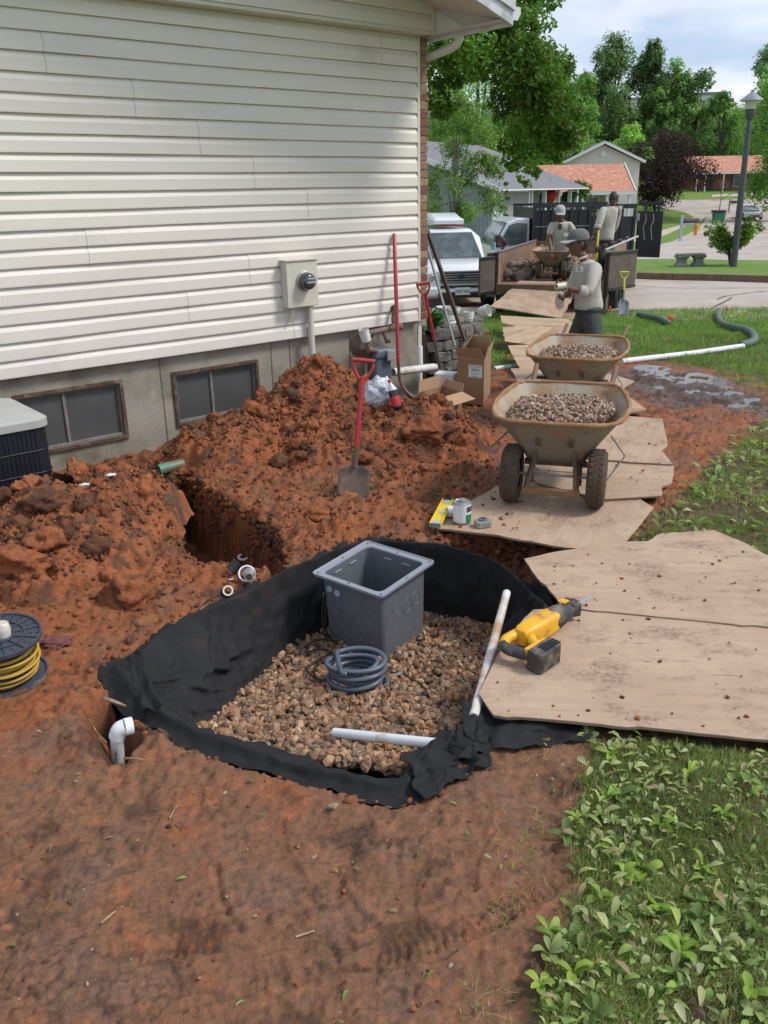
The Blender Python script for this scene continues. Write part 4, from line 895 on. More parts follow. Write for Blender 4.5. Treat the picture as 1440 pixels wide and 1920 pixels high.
# ------------------------------------------------------------------ plywood sheets
def jag(poly, amp, step=.05, seed=0):
    r = random.Random(seed); out_ = []; n = len(poly)
    for i in range(n):
        a = np.array(poly[i]); c = np.array(poly[(i+1) % n]); L_ = np.linalg.norm(c-a); k = max(1, int(L_/step)); nn = np.array([-(c-a)[1], (c-a)[0]])/max(L_, 1e-6)
        chip = 0
        for j in range(k):
            chip = r.uniform(.3, 1)*amp*3.2 if r.random() < .16 else chip*(.45 if r.random() < .5 else 1) if chip > amp*.3 else 0
            out_.append(tuple(a+(c-a)*j/k+(nn*(chip+r.gauss(0, amp*.22)) if j else 0)))
    return out_
def ply(px, z, label, m=None, amp=.003, seed=1, tilt=None, mark=None, thick=.013):
    zf = (lambda u, v: z) if not callable(z) else z
    w = [P(u, v, zf(u, v)) for u, v in px]; cen_ = np.mean(w, 0)
    # best-fit plane through the corners keeps the sheet flat
    A = np.column_stack([np.array(w)[:, :2]-cen_[:2], np.ones(len(w))]); co, *_ = np.linalg.lstsq(A, np.array(w)[:, 2], rcond=None)
    pl = jag([p[:2] for p in w], amp, .045, seed); hz = lambda x, y: co[0]*(x-cen_[0])+co[1]*(y-cen_[1])+co[2]
    root = thing('plywood_sheet', label, 'plywood', (cen_[0], cen_[1], co[2]), rz=(-.10 if seed < 4 else (-.35 if seed % 2 else 1.15)), group='plywood sheets laid as a barrow track')
    def slab(t0, t1, pl_, m_, name):
        # fill with a grid so that the sheet can sag and warp a little
        P_ = [Vector((float(x), float(y))) for x, y in pl_]; ed = [(i, (i+1) % len(P_)) for i in range(len(P_))]; bb = np.array([tuple(p) for p in P_]); x0, y0 = bb.min(0); x1, y1 = bb.max(0)
        extra = [Vector((a, c)) for a in np.arange(x0, x1, .12) for c in np.arange(y0, y1, .12)]
        vo, _, fo, ov, _, _ = delaunay_2d_cdt(P_+extra, ed, [], 1, 1e-5)
        warp = lambda x, y: .005*float(mnoise.noise(Vector((x*1.6, y*1.6, seed))))
        nv = len(vo); b = MB(); b.v = [(v.x, v.y, hz(v.x, v.y)+warp(v.x, v.y)+t1) for v in vo]+[(v.x, v.y, hz(v.x, v.y)+warp(v.x, v.y)+t0) for v in vo]
        b.f = [tuple(f) for f in fo]+[tuple(nv+i for i in reversed(f)) for f in fo]
        from collections import Counter
        cnt = Counter(); 
        for f in fo:
            for i in range(len(f)): cnt[tuple(sorted((f[i], f[(i+1) % len(f)])))] += 1
        b.f += [(a, c, nv+c, nv+a) for (a, c), k in cnt.items() if k == 1]
        return b.build(name, m_, root)
    slab(-thick*.28, 0, pl, m or mWood, 'face_veneer')
    c2 = np.mean(pl, 0); rr_ = random.Random(seed+5); pl2 = [tuple(c2+(np.array(p)-c2)*(1-.0015-.004*rr_.random())) for p in pl]
    slab(-thick, -thick*.28-.0003, pl2, mPly, 'core_plies'); return root, hz
plyA1, hzA = ply([(925,1340),(898,1300),(940,1215),(1000,1143),(1060,1140),(1250,1150),(1470,1170),(1620,1215),(1640,1420),(1450,1388),(1200,1362),(1000,1346)], .068, 'large foreground plywood sheet carrying the yellow saw', seed=2, amp=.0035)
plyA2, _ = ply([(983,1048),(1060,1032),(1130,1022),(1215,1014),(1240,1000),(1338,994),(1400,1020),(1480,1066),(1640,1190),(1480,1178),(1200,1152),(1058,1137)], lambda u, v: .078, 'plywood sheet behind the foreground one, splintered at its left corner', seed=3, amp=.005)
plyB, hzB = ply([(812,988),(900,930),(965,893),(1060,880),(1150,905),(1226,952),(1160,1030),(1120,1030),(1040,1024),(935,1003)], .045, 'plywood sheet under the wheels of the nearest wheelbarrow', seed=4, amp=.003)
ply([(1010,905),(960,870),(985,830),(1240,868),(1262,872),(1260,905),(1242,912),(1240,930),(1130,936)], .062, 'broad stained plywood sheet behind the nearest wheelbarrow', seed=5, amp=.003)
ply([(985,845),(1010,790),(1060,770),(1200,782),(1242,785),(1252,835),(1240,846),(1262,870),(1180,866)], .075, 'mud spattered plywood sheet right of the first barrow tray', seed=6)
ply([(960,770),(1000,735),(1170,738),(1212,768),(1120,785)], .05, 'small plywood sheet whose corner shows right of the first tray', m=mWood2, seed=7)
ply([(958,690),(1020,690),(1140,700),(1190,715),(1150,738),(985,742)], .035, 'plywood sheet under the second wheelbarrow', seed=8)
ply([(952,648),(1010,645),(1075,665),(1060,697),(975,690)], .0, 'plywood sheet left of the second wheelbarrow tray', m=mWood2, seed=9)
ply([(943,613),(1000,610),(1072,618),(1085,640),(1040,652),(947,640)], -.06, 'split weathered board, second from the ramp foot', m=mWood2, seed=10, amp=.008)
ply([(938,592),(1060,598),(1085,612),(1065,628),(1020,625),(942,605)], -.10, 'split weathered board right at the foot of the ramp', m=mWood2, seed=11, amp=.008)
# mud crumbs trodden onto the sheets
def on_sheet(n, poly, z): 
    pw_ = np.array([P(u, v, z)[:2] for u, v in poly]); a0, b0 = pw_.min(0); a1, b1 = pw_.max(0); x = RNG.uniform(a0, a1, n); y = RNG.uniform(b0, b1, n); k = polydist(x, y, pw_) > .02; return x[k], y[k]
xs = []; 
for poly, z, n in (([(900,1300),(1010,1145),(1440,1165),(1440,1385),(925,1340)], .071, 160), ([(985,1050),(1335,998),(1440,1040),(1440,1165),(1055,1135)], .08, 200), ([(820,985),(955,900),(1220,950),(1120,1028)], .048, 120), ([(985,845),(1240,785),(1250,925),(1010,925)], .076, 260), ([(960,770),(1190,700),(1210,768)], .05, 60)):
    x, y = on_sheet(n, poly, z); xs.append(np.stack([x, y, np.full(len(x), z)], 1))
pos = np.concatenate(xs); sc = .0015+.009*RNG.random(len(pos))**5; pos[:, 2] += sc*.2
V, F_, C_ = instances(prot2, pos, sc, heap_cols(pos[:, 0], pos[:, 1], 500, .3), squash=.6)
tag(npmesh('mud_crumbs', V, F_, mSoilC, None, True, C_), 'dark mud crumbs trodden onto the plywood sheets', 'mud crumbs', kind='stuff')
# ------------------------------------------------------------------ wheelbarrows
def rim_outline(z, sc=(1,1), off=0, inset=0):
    base = [(.17,.20),(.135,.31),(.03,.385),(-.28,.432),(-.62,.385),(-.76,.325),(-.80,.22)]
    pts = base+[(x, -y) for x, y in reversed(base)]
    return pts
def wheelbarrow(label, full=True):
    t = thing('wheelbarrow', label, 'wheelbarrow', (0,0,0), group='twin-wheeled wheelbarrows on the plywood track')
    top = np.array(catmull(rim_outline(0), 6, True)); bot = []
    basep = [(-.03,.12),(-.05,.165),(-.12,.19),(-.30,.20),(-.46,.185),(-.53,.16),(-.55,.11)]; bot = np.array(catmull(basep+[(x, -y) for x, y in reversed(basep)], 6, True))
    def ring_(t_, off=0, dz=0):
        q = bot*(1-t_)+top*t_; c = q.mean(0); q = c+(q-c)*(1-off); rz_ = .60+.05*np.clip((-q[:, 0])/.8, 0, 1); zb = .275
        return [(x, y, zb+(z1-zb)*t_**.93+dz) for (x, y), z1 in zip(q, rz_)]
    rings = [ring_(t_) for t_ in (0, .15, .4, .7, .93, 1)]; b = MB(); loft(b, rings); n = len(top); b.f.append(tuple(range(n))[::-1])
    b.build('tray_outside', mTrayO, t, True)
    b = MB(); loft(b, [ring_(t_, .012, .002) for t_ in (1, .93, .7, .4, .15, .0)]); b.f.append(tuple(range(5*n, 6*n))); tr = b.build('tray', mTray, t, True)
    b = MB(); rp_ = [(x*1.0, y*1.0, z) for x, y, z in ring_(1.0)]; b.tube(rp_, [.0155+.0025*math.sin(i*1.7)+.002*math.sin(i*.6) for i in range(n)], 8, closed=True); b.build('rolled_rim', mRust2, t, True)
    for s in (-1, 1):
        w = thing_part = MB(); pr = [(.10,-.05),(.145,-.058),(.172,-.056),(.188,-.043),(.195,-.020),(.195,.020),(.188,.043),(.172,.056),(.145,.058),(.10,.05)]
        w.lathe(pr, (0, s*.27, .193), (0,1,0), 36, caps=False, up=(0,0,1))
        for i in range(30):
            a = 2*PI*i/30
            for k in (-1, 0, 1):
                aa = a+k*.05; R_ = Matrix.Rotation(-aa, 3, 'Y'); w.box((.193*math.cos(aa), s*.27+k*.028, .193+.193*math.sin(aa)), (.010, .020, .022), R_)
        wh = w.build('wheel', mTyre, t, smooth=40)
        r_ = MB(); r_.lathe([(.105,-.038),(.098,-.030),(.06,-.012),(.025,-.02),(.02,-.055),(.0,-.055)], (0, s*.27, .193), (0,1,0), 28, caps=False); r_.lathe([(.105,.038),(.098,.030),(.06,.012),(.025,.02),(.02,.055),(.0,.055)], (0, s*.27, .193), (0,1,0), 28, caps=False)
        r_.build('wheel_rim', mat_rim, wh, smooth=40)
        for k in range(1):
            b = MB(); b.tube([(-1.35, s*.30, .66), (-.70, s*.27, .50), (-.50, s*.19, .27), (-.06, s*.15, .262)], .019, 8); b.build('handle', mRustS, t, smooth=50)
        b = MB(); b.tube([(-.10, s*.13, .285), (-.02, s*.135, .275), (.10, s*.15, .19), (.15, s*.155, .135)], [.02]*4, 4); b.box((-.0, s*.125, .335), (.035, .03, .13), Matrix.Rotation(.25, 3, 'Y')); b.build('front_brace', mRustS, t)
        b = MB(); b.tube([(-.10, s*.155, .285), (-.10, s*.155, .10)] , .016, 6); b.tube([(-.56, s*.2, .27), (-.60, s*.21, .01), (-.66, s*.2, .01)], .014, 6); b.build('leg', mRustS if s < 0 else mRustS, t)
        b = MB(); b.tube([(-.25, s*.33, .42), (-.10, s*.43, .33), (.0, s*.335, .193)], .0055, 6); b.build('wheel_strut', mSteel, t)
        b = MB(); b.box((.060, s*.10, .43), (.012, .035, .12), Matrix.Rotation(.72, 3, 'Y')); b.build('tray_bracket', mRustS, t)
    b = MB(); b.tube([(0,-.34,.193), (0,.34,.193)], .009, 8); b.build('axle', mSteel, t)
    b = MB(); b.box((.155, 0, .13), (.03, .36, .045), Matrix.Rotation(.2, 3, 'Y')); b.build('front_crossbar', mRust2b, t, bevel=.003)
    b = MB(); b.box((-.09, 0, .255), (.04, .40, .035)); b.build('cross_member', mRustS, t); b = MB(); b.box((-.62, 0, .07), (.025, .40, .025)); b.build('leg_brace', mRustS, t)
    for ch in kids(t):
        for g_ in [ch]+kids(ch): g_.data.transform(Matrix.Diagonal((.96,.94,.89,1)))
    return t
mat_rim = mat('cream_wheel_rim', (.34,.30,.23), .7, dirt=(.16,.10,.06), dscale=8, dlo=.4, dhi=.62)
mRust2b = mat('mud_orange_angle_iron', (.25,.14,.07), .85, c2=(.17,.10,.06), nscale=14, bump=.8)
wb = wheelbarrow('nearest wheelbarrow, loaded with brown gravel, two muddy wheels facing the camera')
def place(o, x, y, z, rz): o.location = (x, y, z); o.rotation_euler = (0, 0, rz); MW[o.name] = Matrix.Translation(o.location) @ Matrix.Rotation(rz, 4, 'Z')
def gheap(label, o, parent_mw, zt, n, cx=-.34, rx=.36, ry=.32, hgt=.035):
    def fn(n_):
        a = RNG.uniform(0, 2*PI, n_); r_ = np.sqrt(RNG.random(n_)); return cx+rx*r_*np.cos(a), ry*r_*np.sin(a)
    g_ = gravel('gravel_load', n, fn, lambda x, y: zt+hgt*(1-((x-cx)/rx)**2-(y/ry)**2)+.012*fbm(x*9, y*9, 2, 5), 2, (.009,.017), cols=np.array([(.42,.30,.21),(.33,.22,.15),(.47,.36,.27),(.26,.18,.13),(.38,.24,.16)]))
    g_.matrix_world = parent_mw; tag(g_, label, 'gravel', kind='stuff'); return g_
place(wb, 1.03, 4.90, .052, math.radians(-107)+0)
MWb = MW[wb.name]
gheap('gravel load heaped in the nearest wheelbarrow', wb, MWb, .505, 1500)
wb2 = dup(wb, (1.56, 6.95, .035), math.radians(-112), 'second wheelbarrow with gravel, between the nearest one and the man in the cap')
gheap('gravel load heaped in the second wheelbarrow', wb2, MW[wb2.name], .49, 1500)

# ------------------------------------------------------------------ shovels and long tools
def shovel(label, top, bot, handle='D', m=None, mb=None, blade=True, L_blade=.28, side=None, shaft_m=None, frac=.72, r=.016, wD=.055):
    top = Vector(tuple(map(float, top))); bot = Vector(tuple(map(float, bot))); d = (bot-top).normalized(); side = Vector(side).normalized() if side else Vector((1,0,0)); side = (side-d*side.dot(d)).normalized(); nrm_ = d.cross(side)
    m = m or mRed; mb = mb or mBlade; t = thing('shovel', label, 'shovel', bot, group=None)
    L_ = (bot-top).length; ls = L_-(L_blade if blade else 0)
    if handle == 'D':
        b = MB(); k = .11
        ring_ = catmull([top+side*wD, top+side*(wD*1.02)+d*.04, top+side*(wD*.5)+d*(k-.01), top+d*(k+.01), top-side*(wD*.5)+d*(k-.01), top-side*(wD*1.02)+d*.04, top-side*wD], 5)
        b.tube(ring_, .010, 8); b.tube([top-side*(wD+.012), top+side*(wD+.012)], .0145, 10); b.build('grip', m, t, smooth=50); st = top+d*.10
    else: st = top
    mid = top+d*ls*frac
    b = MB(); b.tube([st, st+d*.04, mid], [r*.9, r, r], 12); b.build('shaft', m, t, smooth=50)
    b = MB(); b.tube([mid, top+d*ls], [r*.98, r*.9], 12); b.build('socket', mb, t, smooth=50)
    if blade:
        o = top+d*(ls-.01); b = MB(); nu, nv = 9, 8; vs = []
        for j in range(nv):
            v_ = j/(nv-1)
            for i in range(nu):
                u_ = -1+2*i/(nu-1); w_ = .105*(min(1, .55+v_*3) if v_ < .15 else 1.0); 
                if v_ > .72: w_ *= math.sqrt(max(0.0, 1-((v_-.72)/.28)**2*.55))
                vs.append(o+side*(u_*w_)+d*(v_*L_blade)+nrm_*(-.028*(1-u_*u_)*(1-.3*v_)+.02*v_*v_+.012))
        b.add(vs, [(j*nu+i, j*nu+i+1, (j+1)*nu+i+1, (j+1)*nu+i) for j in range(nv-1) for i in range(nu-1)]); bl = b.build('blade', mb, t, smooth=50); s_ = bl.modifiers.new('s', 'SOLIDIFY'); s_.thickness = .003
    return t
qb = Vector(hit(660, 925, surf1)); tp = Vector(PY(682, 676, qb.y+.16))
shovel('short shovel with red D-grip stuck upright in the near side of the clay heap', tp, qb+Vector((0,0,-.05)), side=(1,.12,0), L_blade=.22, frac=.80, wD=.06, r=.0175)
# long red handled digging bar curving at its foot
t = thing('long_shovel', 'tall red straight-handled shovel leaning on the siding by the gas meter', 'shovel', WP(752,725,.30))
p0 = WP(739,437,.05); p1 = WP(747,680,.28); b = MB(); b.tube([p0, p0+(p1-p0)*.01, p0+(p1-p0)*.5, p1], [.006,.018,.019,.017], 12); b.build('shaft', mRed, t, smooth=50)
pe = Vector(WP(762,735,.36)); b = MB(); q = catmull([p1, WP(750,712,.30), pe, WP(782,752,.42)], 6); b.tube(q, [.017]*6+[.016]*6+list(np.linspace(.02,.035,7)), 10); b.build('socket', mBlade, t, smooth=50)
p0 = Vector(PY(793,532,8.55)); p1 = Vector(PY(825,690,8.8)); shovel('muddy red D-grip shovel leaning on the brick corner, in front of the block wall', p0, p1, side=(1,-.15,0), blade=False, frac=.66, wD=.055)
def pole(name, label, a, c, r, m, cat, n=10):
    b = MB(); b.tube([a, c], r, n); o = b.build(name, m, None, smooth=50); tag(o, label, cat); return o
pole('metal_pole', 'thin silver pole leaning against the block wall beside the dark bar', PY(801,462,9.15), PY(853,648,8.95), .014, mGalv, 'pole')
b = MB(); A = Vector(PY(800,428,9.3)); Bq = Vector(PY(872,640,9.0)); dv = (Bq-A).normalized(); R_ = frame(dv); b.box((A+Bq)/2, (.035,.035,(Bq-A).length), R_); b.box(A+(Bq-A)*.55+Vector((.0,-.03,0)), (.012,.03,.5), R_)
tag(b.build('steel_bar', mat('dark_rusty_bar', (.055,.045,.042), .6, c2=(.11,.06,.045), nscale=9, metal=.3), bevel=.004), 'thick dark steel bar leaning from the brick corner to the block wall', 'bar')
gq = lambda u, v, dz=0: Vector(hit(u, v, lambda a, b_: float(zbase(a, b_))))+Vector((0,0,dz))
t = shovel('pink red D-grip tool lying in the grass beyond the block wall', gq(912,630,.05), gq(880,612,.06), side=(.5,1,0), blade=False, frac=.95, wD=.05)

# ------------------------------------------------------------------ utilities on the wall
mMeter = mat('cream_meter_box_paint', (.60,.575,.48), .5, c2=(.55,.525,.435), nscale=6, dirt=(.30,.24,.16), dscale=5, dlo=.6, dhi=.75)
em = thing('electric_meter', 'cream electric meter box with round glass dial and conduit on the siding', 'electric meter', wl(1.42, .1, .9))
s0, z0 = wpix(598,572,.12); s1, z1 = wpix(536,491,.12)
b = MB(); wbox(b, s0, s1, .02, .12, z0, z1); b.build('box', mMeter, em, bevel=.006)
b = MB(); wbox(b, s0-.012, s1+.012, .015, .132, z1, z1+.012); b.build('hood', mMeter, em, bevel=.003)
ms, mz = wpix(573,527,.14); b = MB(); b.lathe([(.085,0),(.085,.018),(.078,.024),(.07,.024)], wl(ms, .12, mz), WN, 28, caps=False); b.build('ring', mGalv, em, smooth=40)
mMG = mat('meter_glass_dome', (.06,.068,.07), .12, spec=.8)
b = MB(); b.lathe([(.072,.0),(.072,.05),(.066,.075),(.045,.09),(0,.095)], wl(ms, .135, mz), WN, 28, caps=False); b.build('glass_dome', mMG, em, smooth=50)
b = MB(); wbox(b, ms-.045, ms+.045, .2275, .2330, mz-.012, mz+.0); wbox(b, ms-.035, ms+.035, .229, .2335, mz+.02, mz+.032); b.build('dial_face', mHole, em)
b = MB(); b.tube([wl(*(lambda q: (q[0], .07, q[1]))(wpix(581,572,.07))), wl(*(lambda q: (q[0], .07, q[1]))(wpix(581,572,.07)))+Vector((0,0,-1.15))], .030, 14); b.build('conduit', mMeter, em, smooth=50)
s_, z_ = wpix(545,585,.05); b = MB(); b.tube(catmull([wl(s_-.01,.07,z0), wl(s_-.005,.07,z0-.06), wl(s_+.015,.05,z0-.13)], 4), .012, 8); b.build('cable_stub', mMeter, em)
s_, z_ = wpix(573,580,.08); b = MB(); b.tube([wl(s_, .08, z0), wl(s_, .08, z0-.05)], .006, 6); b.build('seal', mGalv, em)
mGas = mat('blue_grey_gas_meter', (.10,.135,.165), .5, c2=(.08,.105,.13), nscale=8, dirt=(.2,.17,.14), dscale=7, dlo=.55, dhi=.75)
mGp = mat('corroded_gas_pipe', (.20,.155,.11), .8, c2=(.13,.09,.065), nscale=12, bump=.5)
gm = thing('gas_meter', 'blue grey gas meter with brown round regulator against the foundation', 'gas meter', WP(712,720,.18))
c0 = WP(711,678,.17); b = MB(); b.box(c0+Vector((0,0,-.06)), (.22,.15,.26), WR); b.build('case', mGas, gm, bevel=.04, seg=3)
b = MB(); b.box(c0+Vector((0,0,.085)), (.27,.19,.10), WR); b.build('top_case', mGas, gm, bevel=.035, seg=3)
b = MB(); q = WP(733,666,.28); b.box(q, (.10,.03,.10), WR); b.build('index_box', mat('index_cover', (.28,.29,.28), .4, dirt=(.1,.09,.08), dscale=12), gm, bevel=.008)
b = MB(); q = Vector(WP(679,649,.20)); dn = (WN+WA*.75+Vector((0,0,.1))).normalized(); b.lathe([(0,0),(.115,0),(.122,.008),(.115,.018),(.10,.02),(.085,.04),(.03,.055),(.03,.10),(0,.10)], q-dn*.05, dn, 26, caps=False)
b.build('regulator', mat('brown_regulator', (.155,.105,.075), .65, c2=(.11,.075,.05), nscale=8), gm, smooth=40)
b = MB(); q = WP(690,655,.28); b.tube([q, q-WA*.10+Vector((0,0,-.03))], .028, 10); b.tube(catmull([WP(690,640,.2), WP(695,652,.22), WP(690,665,.22)], 4), .022, 10)
b.tube([WP(690,625,.16), WP(752,611,.10)], .026, 12); b.tube([WP(718,617,.13), WP(722,633,.13), WP(727,642,.14)], .017, 10); b.tube([WP(697,628,.13), WP(700,640,.13), WP(703,645,.14)], .017, 10)
for u, v in ((700,643),(727,643)): b.lathe([(.028,0),(.028,.03)], WP(u, v, .14), (0,0,1), 8)
b.tube(catmull([WP(752,611,.10), WP(740,608,.09), WP(737,595,.08), WP(742,575,.08), WP(735,577,.0)], 4), .02, 10); b.lathe([(.035,0),(.035,.04)], WP(733,578,.0), WN, 12)
for u in (735, 745, 750): b.lathe([(.033,-.015),(.033,.015)], WP(u, 613, .11), WA, 10)
b.build('gas_pipes', mGp, gm, smooth=40)
b = MB(); b.tube([WP(683,668,.18), WP(684,700,.18)], .02, 10); b.build('riser', mGp, gm)
mCan = mat('bare_tin', (.40,.42,.43), .4, metal=.5, c2=(.30,.31,.32), nscale=20)
mGreenL = mat('green_print', (.02,.20,.07), .5); mRedL = mat('red_print', (.45,.02,.03), .5)
def can(label, c, d, r, h, cat='can', cap=True):
    t = thing('solvent_can', label, cat, c); d = Vector(d).normalized(); c = Vector(c)
    b = MB(); b.lathe([(r*.96,0),(r,.003),(r,h-.003),(r*.96,h),(r*.9,h-.004),(0,h-.004)], c, d, 24, caps=True); b.build('tin', mCan, t, smooth=35)
    b = MB(); b.lathe([(r+.0008,h*.08),(r+.0008,h*.92)], c, d, 24, caps=False); wl_ = b.build('paper_wrap', mPaper, t, smooth=True)
    fr = frame(d); b = MB(); n = 8
    for (a0, a1, h0, h1) in ((.35, 1.6, .08, .47),): 
        vs = []; 
        for i in range(n+1):
            a = a0+(a1-a0)*i/n
            for hh in (h0, h1): vs.append(c+fr @ Vector(((r+.0016)*math.cos(a), (r+.0016)*math.sin(a), hh*h)))
        b.add(vs, [(2*i, 2*i+2, 2*i+3, 2*i+1) for i in range(n)])
    b.build('green_band', mGreenL, t)
    b = MB(); vs = []
    for i in range(n+1):
        a = .45+.9*i/n
        for hh in (.58, .84): vs.append(c+fr @ Vector(((r+.0016)*math.cos(a), (r+.0016)*math.sin(a), hh*h)))
    b.add(vs, [(2*i, 2*i+2, 2*i+3, 2*i+1) for i in range(n)]); b.build('dark_band', mInk, t)
    if cap: b = MB(); b.lathe([(r*.42,h-.004),(r*.42,h+.014),(r*.36,h+.016),(0,h+.016)], c, d, 16, caps=False); b.build('lid', mGalv, t, smooth=35)
    return t
can('small tin can hung tilted on the gas pipe above the regulator', WP(688,640,.22), (WA*.35+Vector((0,0,1))), .05, .12, cap=False)
# white drain stack at the corner and stub across the corner pit
t = thing('downpipe', 'white plastic downpipe at the house corner below the bricks', 'pipe', wl(-.07,-.04,-.1))
b = MB(); b.box(wl(-.055,-.09,.47), (.05,.07,.30), WR); b.build('square_leader', mTrim, t, bevel=.006)
b = MB(); b.tube([wl(-.06,-.08,.34), wl(-.055,-.07,.12)], .04, 14); b.build('adapter', mWhitePVC, t, smooth=50); b = MB(); b.tube([wl(-.055,-.07,.14), wl(-.05,-.06,-.25)], .032, 14); b.build('pipe', mWhitePVC, t, smooth=50)
pipe_obj('pvc_pipe', [WP(737,698,.13), WP(816,688,.10)], .040, mPVCm, 'muddy white pipe stub lying at the foot of the house corner', 'pipe')

# ------------------------------------------------------------------ cartons, foam, bag, bottle
def carton(label, corners, h, z, flaps, labelface=None, group=None):
    a, b_, c_ = [Vector((p[0], p[1], z)) for p in corners]; x = b_-a; y = c_-b_; d_ = a+y
    t = thing('cardboard_box', label, 'cardboard box', (a+c_)/2); th = .006; base = [a, b_, c_, d_]; nms = []
    for i in range(4):
        p, q_ = base[i], base[(i+1) % 4]; e = (q_-p).normalized(); n_ = Vector((e.y, -e.x, 0)); b = MB(); R_ = Matrix((e, -n_, Vector((0,0,1)))).transposed()
        b.box((p+q_)/2-n_*th/2+Vector((0,0,h/2)), ((q_-p).length-(.0 if i % 2 else th*2.1), th, h), R_); b.build('side_panel', mCard, t)
    b = MB(); b.add([p+Vector((0,0,.005)) for p in base], [(0,1,2,3)]); b.build('bottom_panel', mCard, t)
    for i, ln, ang in flaps:
        p, q_ = base[i]+Vector((0,0,h)), base[(i+1) % 4]+Vector((0,0,h)); e = (q_-p).normalized(); n_ = Vector((e.y, -e.x, 0)); dd = n_*math.cos(ang)+Vector((0,0,math.sin(ang)))
        cs = e*.012; b = MB(); tn = Vector((0,0,.0035)) if abs(dd.z) < .8 else n_*.0035; vs = [p+tn*.3, q_+tn*.3, q_-cs+dd*ln, p+cs+dd*ln]; b.add(vs+[v+tn for v in vs], [(0,1,2,3),(7,6,5,4),(0,4,5,1),(1,5,6,2),(2,6,7,3),(3,7,4,0)]); b.build('flap', mCardIn, t)
    return t, base
c1 = [P(857,755,-.02), P(906,760,-.02), P(919,737,-.02)]
cb1, base = carton('tall cardboard pump box with a white printed label and open flaps', c1, .425, -.02, [(3,.14,2.1),(0,.13,.9),(2,.13,1.75),(1,.1,1.3)])
e = (base[1]-base[0]).normalized(); nf = Vector((e.y, -e.x, 0)); lc = base[0]+e*(base[1]-base[0]).length*.68+Vector((0,0,.31))+nf*.0015
b = MB(); R_ = Matrix((e, -nf, Vector((0,0,1)))).transposed(); b.box(lc, (.135,.0016,.115), R_); lb = b.build('label', mPaper, cb1)
for i, (s_, sz) in enumerate((('1/2 HP PUMP', .021), ('SE50A', .032), ('115V 60HZ', .012), ('MANUAL', .012))): text_obj(s_, sz, facing(lc+nf*.0018+Vector((0,0,.042-.030*i)), e, (0,0,1)), mInk, lb)
c2 = [P(783,768,.0), P(820,783,-.0), P(868,778,.0)]
cb2, base2 = carton('low open cardboard box with blue print, flap folded to the right', [P(786,770,0), P(822,784,0), P(866,770,0)], .17, 0, [(1,.16,-.25),(2,.07,1.2),(0,.09,-1.1),(3,.1,1.5)])
e = (base2[1]-base2[0]).normalized(); e2 = (base2[2]-base2[1]).normalized(); nf2 = Vector((e2.y, -e2.x, 0)); mBlueL = mat('blue_print', (.03,.04,.16), .6)
lc = (base2[1]+base2[2])/2+nf2*.0015+Vector((0,0,.08))-e2*.05; R2 = Matrix((e2, -nf2, Vector((0,0,1)))).transposed(); b = MB()
for dx, dz, w_, h_ in ((0,.04,.09,.008),(0,-.04,.09,.008),(-.041,0,.008,.072),(.041,0,.008,.072),(0,.012,.05,.006),(0,-.008,.05,.01)): b.box(lc+e2*dx+Vector((0,0,dz)), (w_,.0015,h_), R2)
b.build('printed_mark', mBlueL, cb2)
b = MB(); fc = Vector(P(838,738,.0))+Vector((0,.12,.10)); b.box(fc, (.20,.16,.17), Rz(-.35)); tag(b.build('foam_block', mFoam, bevel=.012), 'white foam packing block behind the low cardboard box', 'foam block')
# crumpled clear bag on the heap
mBag = mat('crumpled_clear_plastic', (.72,.75,.80), .22, spec=.7, c2=(.45,.50,.60), nscale=9, alpha=.75)
q = Vector(hit(706, 762, surf1)); q = Vector(hit(712, 765, surf1)); bc = q+Vector((0,.05,.11)); v, f = ico(5); vv = []
for p in v:
    n_ = Vector(p); w_ = mnoise.noise(n_*2.2)*.22+abs(mnoise.noise(n_*3.4+Vector((3,1,2))))*.26+abs(mnoise.noise(n_*8))*.07; vv.append(tuple(bc+Vector((p[0]*.125, p[1]*.10, p[2]*.125))*(.86+w_)))
tag(npmesh('plastic_bag', np.array(vv), f, mBag, None, True), 'crumpled clear plastic bag of rubbish on top of the clay heap', 'plastic bag')
bt = Vector(hit(746, 768, surf1)); t = thing('cola_bottle', 'cola bottle with red cap and label lying tilted on the clay heap beside the bag', 'bottle', bt); d = Vector((-.28, .25, 1)).normalized(); mCola = mat('dark_cola', (.018,.008,.005), .1, spec=.7)
mClearB = mat('clear_bottle_plastic', (.55,.57,.60), .12, spec=.7)
b = MB(); b.lathe([(.030,0),(.036,.008),(.036,.03),(.034,.045),(.036,.05),(.036,.13),(.034,.15)], bt, d, 20); b.build('cola', mCola, t, smooth=50)
b = MB(); b.lathe([(.034,.150),(.028,.175),(.014,.20),(.013,.215)], bt, d, 20, caps=False); b.build('bottle_neck', mClearB, t, smooth=50)
b = MB(); b.lathe([(.0368,.028),(.0372,.032),(.0372,.098),(.0368,.102)], bt, d, 20, caps=False); b.build('label', mRedL, t, smooth=50)
b = MB(); b.lathe([(.0155,.212),(.0155,.232),(.013,.235),(0,.235)], bt, d, 16, caps=False); b.build('cap', mRedL, t, smooth=40)

